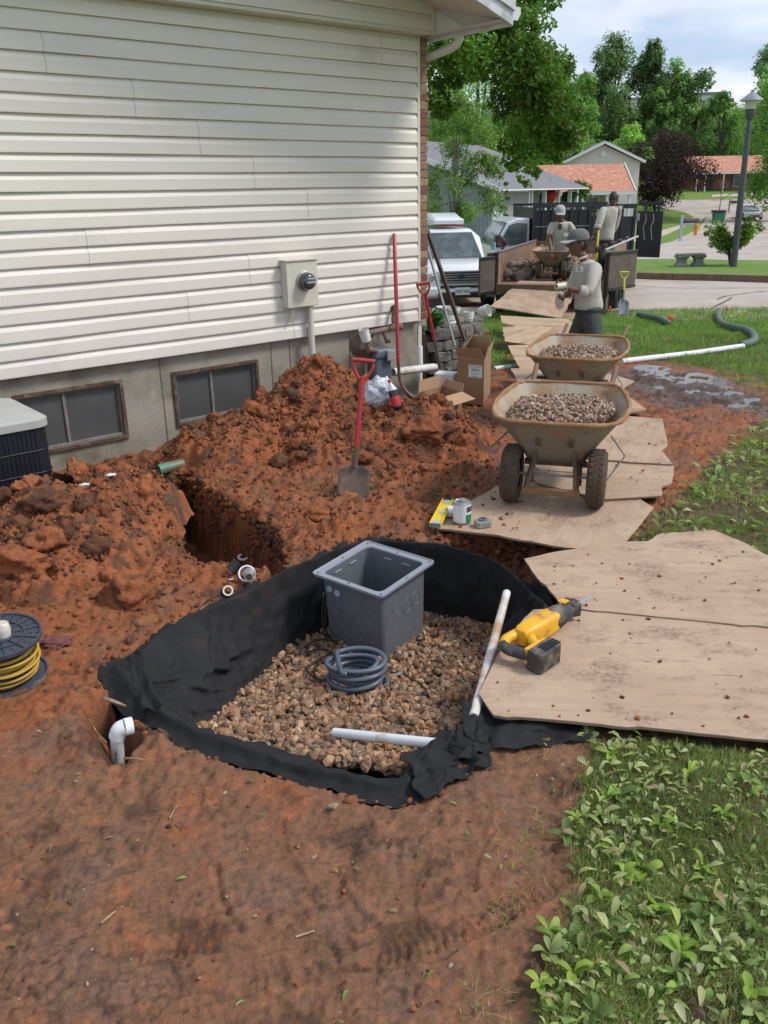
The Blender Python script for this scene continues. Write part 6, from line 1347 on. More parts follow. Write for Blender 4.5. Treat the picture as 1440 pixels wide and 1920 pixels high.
g0_ = PY(1194,430,23.0); g1_ = PY(1241,430,22.6); p = Vector((g0_[0], g0_[1], 0)); q_ = Vector((g1_[0], g1_[1], 0)); e = q_-p; n = Vector((e.y, -e.x, 0)).normalized(); R_ = Matrix((e.normalized(), -n, Vector((0,0,1)))).transposed()
b = MB(); b.box((p+q_)/2+Vector((0,0,.70)), (e.length,.04,1.12), R_); dr = b.build('tail_door', mBlk, tk, bevel=.004)
b = MB(); b.box((p+q_)/2+Vector((0,0,1.44)), (e.length,.06,.10), R_); b.build('door_rail', mBlk, dr)
for s_ in (.28, .82): b = MB(); b.box(p+e*s_+Vector((0,0,1.325)), (.05,.04,.13), R_); b.build('door_post', mBlk, dr)
mChain = mat('worn_chain', (.35,.32,.27), .5, metal=.5)
for s_ in (.32, .62): b = MB(); b.tube(catmull([p+e*s_+n*.03+Vector((.03*math.sin(i*2.1),0,1.2-.16*i)) for i in range(5)], 4), .014, 5); b.build('chain', mChain, dr)
b = MB(); b.box(p+n*.03+e*.02+Vector((0,0,1.12)), (.10,.02,.18), R_); b.build('latch', mHole, dr)
mWhiteP = mat('white_vehicle_paint', (.66,.68,.70), .25, spec=.6, coat=.5, dirt=(.42,.38,.34), dscale=2, dlo=.6, dhi=.85, dfac=.5); mVG = mat('tinted_vehicle_glass', (.06,.08,.085), .08, spec=.8, dirt=(.16,.20,.20), dscale=2.5, dlo=.45, dhi=.7)
def prof_body(b, prof, y0, y1, inset=0):     # side profile extruded across
    n = len(prof); c = np.mean(prof, 0); rings = []
    for y, k_ in ((y0, inset), (y0+.08, 0), (y1-.08, 0), (y1, inset)): rings.append([(x+(c[0]-x)*k_, y, z+(c[1]-z)*k_) for x, z in prof])
    loft(b, rings); b.f += [tuple(range(n))[::-1], tuple(range(3*n, 4*n))]; return b
def kprof(name, m, prof, y0, y1, inset=.03, par=None, bev=.02): b = MB(); prof_body(b, prof, y0, y1, inset); b.v = [tuple(K_(*v)) for v in b.v]; return b.build(name, m, par or tk, bevel=bev)
kprof('cab', mWhiteP, [(-.06,-.30),(-.06,1.15),(-.40,1.15),(-.62,1.05),(-.98,.45),(-1.0,-.30)], .15, 2.05)
kprof('side_window', mVG, [(-.14,.50),(-.14,1.02),(-.42,1.04),(-.60,.98),(-.86,.50)], .125, .20, 0, bev=0); kprof('windscreen', mVG, [(-.66,1.06),(-.63,1.0),(-.95,.50),(-.985,.50)], .3, 1.9, 0, bev=0)
b = MB(); b.box(K_(-.95,-.10,.62), (.16,.22,.30), KR); mi = b.build('mirror', mBlackPl, tk, bevel=.03); b = MB(); b.box(K_(-.80,.05,.62), (.25,.04,.05), KR); b.build('mirror_arm', mBlackPl, mi)
for x in (-.55, .9, 2.2):
    for y in (.15, 2.0):
        w_ = MB(); c = K_(x, y, -.23); w_.lathe([(.2,-.12),(.35,-.12),(.38,-.08),(.38,.08),(.35,.12),(.2,.12)], c, KY, 24, caps=False); wh = w_.build('wheel', mRubber, tk, smooth=40); w_ = MB(); w_.lathe([(0,-.07),(.2,-.07),(.21,0),(.2,.07),(0,.07)], c, KY, 18, caps=False); w_.build('wheel_rim', mWhiteP, wh)

# ------------------------------------------------------------------ silver-white SUV on the driveway
sv_ = thing('parked_suv', 'white off-road car with dark grille parked on the driveway beside the brick corner', 'car', (1.62,22.2,-.80), math.radians(-90+6))
Mv = MW[sv_.name]
def vp(b, name, m, par=None, **kw): b.v = [tuple(Mv @ Vector(v)) for v in b.v]; return b.build(name, m, par or sv_, **kw)
# local: x forward (to camera), y left, z up
def vloft(rings, name, m, par=None, **kw):
    b = MB(); loft(b, rings); n = len(rings[0]); b.f += [tuple(range(n))[::-1], tuple(range(len(b.v)-n, len(b.v)))]; return vp(b, name, m, par, **kw)
def vsec(x, z0, z1, w0, w1, wm=None): wm = wm or max(w0, w1); return [(x, s*y, z) for s, (y, z) in ([(-1, (w0, z0)), (-1, (wm, z0+(z1-z0)*.35)), (-1, (wm*.985, z0+(z1-z0)*.75)), (-1, (w1*.93, z1)), (1, (w1*.93, z1)), (1, (wm*.985, z0+(z1-z0)*.75)), (1, (wm, z0+(z1-z0)*.35)), (1, (w0, z0))])]
vloft([vsec(-2.35,.42,1.05,.82,.84), vsec(-2.2,.30,1.10,.88,.88), vsec(.55,.30,1.12,.92,.86), vsec(1.25,.30,1.10,.92,.80), vsec(2.12,.32,1.00,.90,.70), vsec(2.25,.40,.93,.84,.64)], 'body', mWhiteP, smooth=35)
vloft([vsec(-2.3,1.08,1.66,.82,.70), vsec(-2.05,1.08,1.74,.83,.68), vsec(.10,1.10,1.76,.83,.66), vsec(.35,1.10,1.72,.83,.64), vsec(.98,1.08,1.13,.82,.78)], 'roof_cab', mWhiteP, smooth=35)
b = MB(); b.add([(.44,-.60,1.675),(.44,.60,1.675),(.985,.74,1.135),(.985,-.74,1.135),(.46,-.60,1.685),(.46,.60,1.685),(1.01,.74,1.145),(1.01,-.74,1.145)], [(3,2,1,0),(4,5,6,7),(0,1,5,4),(1,2,6,5),(2,3,7,6),(3,0,4,7)]); vp(b, 'windscreen', mVG)
for s in (-1, 1):
    b = MB(); b.box((-.25, s*.80, 1.38), (1.1,.02,.36), Matrix.Rotation(s*.24, 3, 'X')); vp(b, 'side_window', mVG)
    b = MB(); b.box((.78, s*1.03, 1.12), (.12,.22,.17)); vp(b, 'door_mirror', mBlackPl, bevel=.03)
    b = MB(); b.box((2.20, s*.70, .80), (.12,.32,.22), Rz(-s*.22)); h_ = vp(b, 'headlight', mat('headlight_lens', (.45,.48,.50), .12, spec=.8) if s < 0 else bpy.data.materials['headlight_lens'], bevel=.03)
    b = MB(); b.lathe([(.07,0),(.05,.02),(0,.02)], (2.262, s*.66, .80), (1,0,0), 16, caps=False); vp(b, 'lamp_bowl', mGalv, h_)
    for x in (-1.5, 1.42):
        w_ = MB(); w_.lathe([(.2,-.11),(.34,-.11),(.375,-.07),(.375,.07),(.34,.11),(.2,.11)], (x, s*.80, .375), (0,1,0), 28, caps=False); wh = vp(w_, 'wheel', mRubber, smooth=40); w_ = MB(); w_.lathe([(0,-.09),(.19,-.09),(.22,0),(.19,.09),(0,.09)], (x, s*.80, .375), (0,1,0), 20, caps=False); vp(w_, 'wheel_rim', mGalv, wh)
    b = MB(); b.tube([(-1.9, s*.60, 1.77), (-1.8, s*.60, 1.81), (.0, s*.60, 1.82), (.1, s*.60, 1.78)], .018, 6); vp(b, 'roof_rail', mBlackPl)
b = MB(); b.box((2.235, 0, .80), (.10,.96,.27)); gr2 = vp(b, 'grille', mBlackPl, bevel=.03)
for z in (.70,.755,.81,.865,.92): b = MB(); b.box((2.29, 0, z), (.02,.92,.022)); vp(b, 'grille_bar', mGalv, gr2)
b = MB(); b.lathe([(.0,0),(.05,0),(.05,.012),(0,.015)], (2.30,0,.82), (1,0,0), 18, caps=False); b.v = [(x, y*1.6, z) for x, y, z in b.v]; b.v = [(x, y, .82+(z-.82)) for x, y, z in b.v]; vp(b, 'badge', mat('dark_blue_badge', (.02,.03,.09), .4), gr2)
vloft([[(x, y, z) for x, y, z in vsec(2.0,.36,.62,.93,.95)], vsec(2.34,.40,.60,.90,.90), vsec(2.38,.45,.56,.84,.84)], 'bumper', mWhiteP, bevel=.02)
b = MB(); b.box((2.375,0,.42), (.06,1.1,.13)); vp(b, 'lower_grille', mBlackPl, bevel=.02); b = MB(); b.box((2.36,0,.60), (.05,1.0,.05)); vp(b, 'bumper_slot', mBlackPl)
b = MB(); b.box((2.415, 0, .50), (.02,.34,.16)); pl_ = vp(b, 'number_plate', mat('pale_plate', (.50,.60,.58), .5), bevel=.005)
text_obj('FB5 060', .10, Mv @ facing((2.428,0,.50), (0,1,0), (0,0,1)), mat('teal_plate_print', (.03,.12,.12), .5), pl_)
rb_ = thing('roof_box', 'white roof box with a dark slot above the parked car', 'roof box', (1.62,23.4,1.0)); b = MB(); loft(b, [[tuple(Mv @ Vector((x, y*.62+.08, z))) for y, z in [(-.6,zz),(-.62,zz+.10),(-.5,zz+hh),(.5,zz+hh),(.62,zz+.10),(.6,zz)]] for x, zz, hh in ((-2.0,1.84,.10),(-1.8,1.83,.26),(-.6,1.83,.28),(.05,1.85,.16),(.2,1.87,.08))]); b.f += [tuple(range(6))[::-1], tuple(range(24,30))]; b.build('lid', mWhiteP, rb_, smooth=40)
b = MB(); b.tube([tuple(Mv @ Vector((.13, y, 1.83))) for y in (-.3,.45)], .015, 6); b.build('red_seal', mRedL, rb_)

# ------------------------------------------------------------------ people
mSkin = mat('brown_skin', (.17,.078,.048), .55, c2=(.12,.052,.032), nscale=6, sub=.05); mHair = mat('black_hair', (.010,.009,.008), .6, bump=.8)
mShirt = mat('grey_beige_work_shirt', (.49,.465,.41), .9, c2=(.43,.41,.355), nscale=5, bump=.25, bscale=60, bump2=.8, b2s=4.5, dirt=(.38,.31,.23), dscale=3.5, dlo=.55, dhi=.8)
mPants = mat('dark_green_work_trousers', (.060,.068,.062), .9, c2=(.045,.052,.048), nscale=5, bump=.8, bscale=20, dirt=(.10,.085,.06), dscale=5, dlo=.6, dhi=.8)
mCapG = mat('grey_cap_cloth', (.155,.15,.145), .9, c2=(.12,.115,.11), nscale=30, bump=.3); mBoot = mat('brown_boot', (.06,.04,.03), .8)
def skinmesh(chains, sub=2):
    """chains: lists of (point, radius) or (point, rx, ry); chains share a vertex where their points coincide"""
    vs = []; rs = []; es = []; idx = {}
    for ch in chains:
        last = None
        for e in ch:
            p = Vector(tuple(map(float, e[0]))); key = tuple(round(c, 4) for c in p)
            if key not in idx: idx[key] = len(vs); vs.append(tuple(p)); rs.append((e[1], e[-1]))
            i = idx[key]
            if last is not None and last != i: es.append((last, i))
            last = i
    me = bpy.data.meshes.new('tmp'); me.from_pydata(vs, es, []); o = bpy.data.objects.new('tmp', me); COL.objects.link(o)
    sk = o.modifiers.new('s', 'SKIN'); sk.use_smooth_shade = True; sk.branch_smoothing = .6
    for i, r_ in enumerate(rs): me.skin_vertices[0].data[i].radius = r_
    me.skin_vertices[0].data[0].use_root = True
    ss = o.modifiers.new('u', 'SUBSURF'); ss.levels = ss.render_levels = sub
    bpy.context.view_layer.update(); m2 = bpy.data.meshes.new_from_object(o.evaluated_get(bpy.context.evaluated_depsgraph_get()))
    V = np.array([tuple(v.co) for v in m2.vertices]); F = [tuple(p.vertices) for p in m2.polygons]; bpy.data.objects.remove(o); bpy.data.meshes.remove(me); bpy.data.meshes.remove(m2)
    return V, F
def headgeo(c, fwd, up=(0,0,1), s=1.0):
    f_ = Vector(fwd).normalized(); u_ = Vector(up); u_ = (u_-f_*u_.dot(f_)).normalized(); l_ = u_.cross(f_); R_ = np.array(Matrix((f_, l_, u_)).transposed())
    v, f = ico(5); o = v.copy()
    x, y, z = v.T; jaw = np.clip(-z, 0, 1)
    X_ = x*.098; Y_ = y*.076; Z_ = z*.122
    Y_ = Y_*(1-.34*jaw**1.5); X_ = X_*(1-.10*jaw)+.012*jaw*(x > 0)
    fr_ = np.exp(-(y/.17)**2)*(x > 0); nose = fr_*np.exp(-((z+.12)/.16)**2)*.026+fr_*np.exp(-((z-.08)/.18)**2)*.010; X_ += nose
    for sy in (-.38, .38): X_ -= (x > 0)*.014*np.exp(-(((y-sy)/.17)**2+((z-.10)/.10)**2))
    X_ += (x > 0)*.008*np.exp(-((z-.26)/.09)**2)*np.exp(-(y/.6)**2)                       # brow
    X_ += (x > 0)*np.exp(-(y/.24)**2)*(.009*np.exp(-((z+.47)/.055)**2)+.009*np.exp(-((z+.60)/.055)**2)-.006*np.exp(-((z+.535)/.025)**2))   # lips
    X_ += (x > 0)*np.exp(-(y/.28)**2)*.010*np.exp(-((z+.85)/.12)**2)                      # chin
    X_ -= (x < 0)*.02*jaw
    P3 = np.stack([X_, Y_, Z_], 1); Vs = [P3]; Fs = [tuple(int(a) for a in t_) for t_ in f]; k = len(P3)
    for s_ in (-1, 1):      # ears
        e, ef = ico(2); e = e*np.array([.020,.009,.033])+np.array([-.006, s_*.076, -.005]); Vs.append(e); Fs += [tuple(int(a)+k for a in t_) for t_ in ef]; k += len(e)
    V = np.concatenate(Vs)*s; return V@R_.T+np.array(c), Fs, R_
mBrim = mat('pale_grey_brim', (.36,.355,.34), .9)
def hat(c, R_, s, m, par, brim=True, name='cap'):
    C0 = Vector(c); R3 = Matrix(R_.tolist()); b = MB(); n = 24; rings = []
    for j in range(9):
        a = j/8*PI/2; z = .030+.100*math.sin(a)**.9; k = math.cos(a)**.75 if j < 8 else .02; rings.append([tuple(C0+R3 @ (Vector((-.004+.110*k*math.cos(q), .088*k*math.sin(q), z))*s)) for q in np.linspace(0, 2*PI, n, endpoint=False)])
    loft(b, rings); b.f.append(tuple(range(8*n, 9*n))); h = b.build(name, m, par, smooth=60)
    if brim:
        b = MB(); r1 = []; r2 = []
        for q in np.linspace(-1.15, 1.15, 13): r1.append(C0+R3 @ (Vector((-.004+.108*math.cos(q), .087*math.sin(q), .036))*s)); r2.append(C0+R3 @ (Vector((.055+.135*math.cos(q*.85), .078*math.sin(q), .026-.016*math.sin(q)**2))*s))
        vs = r1+r2; up_ = R3 @ Vector((0,0,.004*s)); b.add(vs+[v+up_ for v in vs], [(i,i+1,14+i,13+i) for i in range(12)]+[(26+13+i,26+14+i,26+i+1,26+i) for i in range(12)]+[(13+i,14+i,40+i,39+i) for i in range(12)]); b.build('brim', mBrim, h, smooth=50)
        b = MB(); b.lathe([(.008*s,0),(.006*s,.004*s),(0,.005*s)], C0+R3 @ (Vector((0,0,.131))*s), R3 @ Vector((0,0,1)), 10, caps=False); b.build('button', m, h)
    return h
def person(label, J, fwd, s=1.0, cap=None, hands=True, seated=False, legs=True, rs=1.0, headup=(0,0,1), sleeves='long', shirt=None):
    """J: joint name -> world point. One body mesh; hair, cap and clothes are children."""
    J = {k: Vector(tuple(map(float, v))) for k, v in J.items()}; t = thing('person', label, 'person', (J['pelvis'].x, J['pelvis'].y, min(v.z for v in J.values()))); r = rs
    tor = [(J['pelvis'], .075*r, .065*r), (J['waist'], .10*r, .09*r), (J['chest'], .145*r, .11*r), (J['neck'], .055*r)]
    chains = [tor, [(J['neck'], .055*r), (J['head']-Vector(headup)*.06*s, .05*r)]]
    shirtc = [[(J['pelvis']-Vector((0,0,.05)), .155*r, .135*r), (J['pelvis']+Vector((0,0,.02)), .165*r, .145*r), (J['waist'], .158*r, .142*r), (J['chest'], .172*r, .138*r), (J['neck']-Vector((0,0,.015)), .072*r, .070*r)]]
    for k in 'ab':
        sh, el_, wr = J['sh'+k], J['el'+k], J['wr'+k]
        chains.append([(J['chest'], .15*r, .115*r), (sh, .06*r), (el_, .042*r), (wr, .027*r)])
        cuff = el_+(wr-el_)*(.28 if sleeves == 'long' else -.35); cw = el_ if sleeves == 'long' else (sh+(el_-sh)*.5)
        shirtc.append([(J['chest'], .175*r, .138*r), (sh, .088*r), (cw, .066*r)]+([(cuff, .058*r)] if sleeves == 'long' else [(sh+(el_-sh)*.85, .062*r)]))
    if legs:
        pc = [[(J['pelvis']+Vector((0,0,.09)), .140*r, .120*r), (J['pelvis']-Vector((0,0,.06)), .150*r, .132*r)]]
        for k in 'ab':
            chains.append([(J['pelvis'], .075*r, .065*r), (J['hip'+k], .062*r), (J['kn'+k], .058*r), (J['an'+k], .038*r), (J['an'+k]+Vector(fwd).normalized()*.13*s-Vector((0,0,.05)), .032*r)])
            pc.append([(J['pelvis']-Vector((0,0,.06)), .150*r, .132*r), (J['hip'+k], .105*r), (J['kn'+k], .084*r), (J['an'+k], .072*r)])
    V, F = skinmesh(chains); hv, hf, R_ = headgeo(J['head'], fwd, headup, s); k0 = len(V); V = np.concatenate([V, hv]); F = F+[tuple(a+k0 for a in f) for f in hf]
    def hand(wr, el_, grip, k0):       # palm and five bent fingers
        d = (wr-el_).normalized(); side = d.cross(Vector(grip)).normalized(); g_ = side.cross(d)*-1; Vs = []; Fs = []; palm = [(wr, .024*r), (wr+d*.045*s, .030*r, .018*r), (wr+d*.085*s, .030*r, .016*r)]
        sv, sf = skinmesh([palm], 1); Vs.append(sv); Fs += [tuple(a+k0 for a in f) for f in sf]; k0 += len(sv)
        for q, ln in ((-.026,.060),(-.009,.070),(.009,.066),(.026,.052)):
            o_ = wr+d*.078*s+side*q*s; sv, sf = skinmesh([[(o_, .0095*r), (o_+d*ln*.42*s+g_*.008*s, .009*r), (o_+d*ln*.62*s+g_*.032*s, .008*r), (o_+d*ln*.45*s+g_*.055*s, .007*r)]], 1); Vs.append(sv); Fs += [tuple(a+k0 for a in f) for f in sf]; k0 += len(sv)
        o_ = wr+d*.03*s-side*.026*s; sv, sf = skinmesh([[(o_, .011*r), (o_+d*.03*s-side*.018*s+g_*.02*s, .010*r), (o_+d*.055*s-side*.010*s+g_*.042*s, .008*r)]], 1); Vs.append(sv); Fs += [tuple(a+k0 for a in f) for f in sf]; k0 += len(sv)
        return np.concatenate(Vs), Fs, k0
    if hands:
        kk_ = len(V)
        for k in 'ab': hv2, hf2, kk_ = hand(J['wr'+k], J['el'+k], J.get('grip', Vector((0,-.3,-1))), kk_); V = np.concatenate([V, hv2]); F += hf2
    me = bpy.data.meshes.new('body'); me.from_pydata(V.tolist(), [], F); link_mesh('body', me, mSkin, t, True)
    def cl(name, ch, m): v_, f_ = skinmesh(ch); me = bpy.data.meshes.new(name); me.from_pydata(v_.tolist(), [], f_); return link_mesh(name, me, m, t, True)
    sh_ = cl('shirt', shirtc, shirt or mShirt)
    if sleeves == 'long':
        for k in 'ab':
            el_, wr = J['el'+k], J['wr'+k]; c_ = el_+(wr-el_)*.27; d_ = (wr-el_).normalized(); b = MB(); b.tube([c_-d_*.045*s, c_-d_*.02*s, c_+d_*.02*s, c_+d_*.035*s], [.056*r,.061*r,.060*r,.052*r], 14); b.build('rolled_cuff', shirt or mShirt, t, True)
    if legs:
        cl('trousers', pc, mPants)
        for k in 'ab': b = MB(); fw = Vector(fwd); fw.z = 0; fw.normalize(); b.tube([J['an'+k]-fw*.04+Vector((0,0,-.045)), J['an'+k]+fw*.06+Vector((0,0,-.05)), J['an'+k]+fw*.17+Vector((0,0,-.06))], [.045,.05,.04], 10); b.tube([J['an'+k]+Vector((0,0,.06)), J['an'+k]+Vector((0,0,-.05))], [.05,.05], 10); b.build('boot', mBoot, t, True)
        b = MB(); c = J['pelvis']+Vector((0,0,.055)); c = J['pelvis']-Vector((0,0,.02)); b.tube([c-Vector((0,0,.014)), c+Vector((0,0,.014))], [.158*r,.158*r], 20, caps=False); b.build('belt', mBlackPl, t, True)
    # hair: shell over the back and top of the head
    v, f = ico(4); k = (v[:, 2] > -.05-.55*(v[:, 0] < -.1)) & ~((v[:, 0] > .45) & (v[:, 2] < .55)); vv = v*np.array([.104,.083,.128]); vv[:, 1] *= (1-.2*np.clip(-v[:, 2], 0, 1)); ff = [t_ for t_ in f if k[t_].all()]; vv = (vv*s)@R_.T+np.array(J['head'])
    me = bpy.data.meshes.new('hair'); me.from_pydata(vv.tolist(), [], [tuple(int(a) for a in t_) for t_ in ff]); link_mesh('hair', me, mHair, t, True)
    if cap is not None: hat(J['head'], R_, s, cap, t)
    R3 = Matrix(R_.tolist())
    for s_ in (-1, 1):
        b = MB(); b.lathe([(.0,-.008),(.008,-.004),(.010,.0),(.008,.004),(0,.007)], J['head']+R3 @ (Vector((.080, s_*.029, .012))*s), R3 @ Vector((1,0,0)), 10, caps=False); b.build('eye', mBlackPl, t)
        b = MB(); b.tube([J['head']+R3 @ (Vector((.092, s_*.014, .034))*s), J['head']+R3 @ (Vector((.090, s_*.046, .032))*s)], .004*s, 6); b.build('eyebrow', mHair, t)
    return t, R3, J
Y0 = 8.6
pj = lambda u, v, Y: PY(u, v, Y)
J1 = dict(head=pj(1084,455,8.6), neck=pj(1097,485,8.6), chest=pj(1104,512,8.6), waist=pj(1101,548,8.6), pelvis=pj(1104,577,8.6), sha=pj(1117,500,8.42), ela=pj(1104,549,8.30), wra=pj(1064,541,8.32), shb=pj(1087,503,8.76), elb=pj(1072,545,8.72), wrb=pj(1058,556,8.55), hipa=pj(1113,600,8.48), hipb=pj(1093,600,8.70), kna=pj(1116,668,8.44), knb=pj(1066,662,8.74))
J1['ana'] = np.array([J1['kna'][0]-.02, 8.5, .02]); J1['anb'] = np.array([J1['knb'][0]-.10, 8.75, .02]); J1['grip'] = Vector((-.2,.4,-1))
p1_, R1, JJ = person('man in a grey cap and beige work shirt standing beside the second wheelbarrow', J1, (-1,-.18,-.10), 1.0, cap=mCapG, rs=.98, headup=(.14,0,1))
# shirt details: patch with emblem, collar, pocket
mPatch = mat('white_patch', (.62,.65,.66), .8); mPatB = mat('teal_emblem', (.05,.12,.15), .8)
pc_ = Vector(pj(1086,505,8.44)); nn_ = Vector((-.55,-.83,0)).normalized(); xx_ = Vector((.83,-.55,0)); pm = facing(pc_, xx_, (0.1,0,1)); b = MB(); b.box((0,0,0), (.075,.05,.004)); b.v = [tuple(pm @ Vector(v)) for v in b.v]; pt = b.build('name_patch', mPatch, p1_)
b = MB(); b.prism([(-.015,.0),(.0,.018),(.015,.0)], .003, (0,.002,.0025)); b.box((0,-.012,.003), (.045,.006,.002)); b.v = [tuple(pm @ Vector(v)) for v in b.v]; b.build('emblem', mPatB, pt)
for a_, c_ in (((1082,485,8.46),(1076,508,8.46)), ((1101,480,8.45),(1080,488,8.43))): b = MB(); b.tube([pj(*a_), (Vector(pj(*a_))+Vector(pj(*c_)))/2+Vector((0,-.01,.0)), pj(*c_)], [.009,.011,.007], 6); b.build('collar', mShirt, p1_, True)
hc = Vector(pj(1048,537,8.30)); b = MB(); b.lathe([(.017,0),(.030,0),(.030,.10),(.017,.10),(.017,0)], hc+Vector((-.03,-.02,.0)), (.9,.45,.05), 20, caps=False); tag(b.build('pipe_coupling', mat('cream_pvc_fitting', (.55,.52,.40), .45), smooth=40), 'cream pipe coupling held in the hands of the man in the grey cap', 'pipe fitting')
v, f = ico(4); vv = [tuple(Vector(pj(1050,563,8.5))+Vector((p[0]*.045, p[1]*.04, p[2]*.085))*(.9+abs(mnoise.noise(Vector(p)*2))*.35)) for p in v]; tag(npmesh('work_glove', np.array(vv), f, mat('cream_glove', (.52,.48,.38), .9), None, True), 'cream work glove gripped below the coupling by the man in the grey cap', 'glove')
Y2 = 17.9
J2 = dict(head=pj(1050,400,Y2-.08), neck=pj(1051,414,Y2), chest=pj(1052,430,Y2+.03), waist=pj(1053,462,Y2+.15), pelvis=pj(1054,482,Y2+.2), sha=pj(1068,421,Y2), ela=pj(1079,444,Y2-.1), wra=pj(1070,468,Y2-.3), shb=pj(1035,421,Y2), elb=pj(1029,446,Y2), wrb=pj(1034,474,Y2-.2), hipa=pj(1062,492,Y2+.2), hipb=pj(1046,492,Y2+.2), kna=pj(1063,510,Y2), knb=pj(1045,510,Y2))
for k, dx_ in (('a', .06), ('b', -.06)): J2['an'+k] = np.array([float(J2['kn'+k][0]), Y2+.2, .15])
p2_, R2_, _ = person('man in a pale cap facing the camera behind the wheelbarrow on the trailer', J2, (-.12,-1,-.25), 1.22, cap=mat('pale_grey_cap', (.36,.37,.38), .85), rs=1.22, sleeves='short')
b = MB(); b.box(Vector(pj(1062,440,Y2-.17)), (.11,.006,.07)); b.build('name_patch', mPatch, p2_)
b = MB(); b.box(Vector(pj(1050,425,Y2-.14)), (.07,.01,.10)); b.build('undershirt', mBlackPl, p2_)
Y3 = 18.4
J3 = dict(head=pj(1150,372,Y3), neck=pj(1148,385,Y3), chest=pj(1145,400,Y3), waist=pj(1138,428,Y3), pelvis=pj(1134,449,Y3), sha=pj(1131,393,Y3-.08), ela=pj(1123,420,Y3-.2), wra=pj(1113,441,Y3-.25), shb=pj(1159,393,Y3+.05), elb=pj(1152,428,Y3+.25), wrb=pj(1130,448,Y3+.2), hipa=pj(1128,460,Y3), hipb=pj(1142,460,Y3+.05), kna=pj(1126,490,Y3-.1), knb=pj(1143,490,Y3+.1))
for k in 'ab': J3['an'+k] = np.array([float(J3['kn'+k][0]), Y3, .15])
p3_, _, _ = person('bareheaded man with his back turned, standing at the right side of the trailer', J3, (.15,1,-.45), 1.1, rs=1.20)
b = MB(); b.tube([pj(1122,432,Y3-.25), pj(1117,505,Y3-.5)], .022, 8); tag(b.build('tool_handle', bpy.data.materials['yellow_green_handle'], smooth=50), 'yellow tool handle held by the man at the right of the trailer', 'tool')
Y4 = 21.6; J4 = dict(head=pj(942,455,Y4), neck=pj(943,470,Y4), chest=pj(944,482,Y4), waist=pj(944,498,Y4), pelvis=pj(944,510,Y4), sha=pj(933,475,Y4), ela=pj(930,490,Y4), wra=pj(934,500,Y4-.1), shb=pj(953,475,Y4), elb=pj(956,490,Y4), wrb=pj(952,500,Y4-.1))
person('dark haired person whose head shows above the left side of the trailer', J4, (-.9,.3,-.1), .95, rs=1.0, legs=False, hands=False)
q = Vector(PY(925,463,17.5)); b = MB(); b.lathe([(.045,-.05),(.05,.08)], q, (0,0,1), 14); tag(b.build('drink_can', mat('pale_blue_can', (.20,.38,.50), .4), smooth=40), 'pale blue can standing on the rear corner of the trailer', 'can')
# ------------------------------------------------------------------ houses down the street
def hz0(x, y): return float(zbase(x, y))
mVinG = mat('grey_vertical_siding', (.27,.30,.32), .7, c2=(.235,.265,.285), nscale=2); mRoofG = mat('grey_shingle_roof', (.20,.20,.21), .9, c2=(.15,.15,.16), nscale=5, bump=.5); mRoofO = mat('orange_shingle_roof', (.50,.205,.13), .9, c2=(.42,.17,.11), nscale=3, dirt=(.55,.36,.26), dscale=4, dlo=.5, dhi=.65)
mWhT = mat('white_painted_trim', (.70,.71,.72), .6); mBeigeS = mat('beige_siding', (.50,.46,.41), .8); mRedB = mat('red_brick_wall', (.25,.10,.075), .9, c2=(.20,.08,.06), nscale=6, bump=.3); mTan = mat('tan_wall', (.42,.35,.26), .85); mHWin = mat('house_window_glass', (.05,.06,.07), .15, spec=.7); mDoorG = mat('grey_garage_door', (.24,.24,.26), .7)
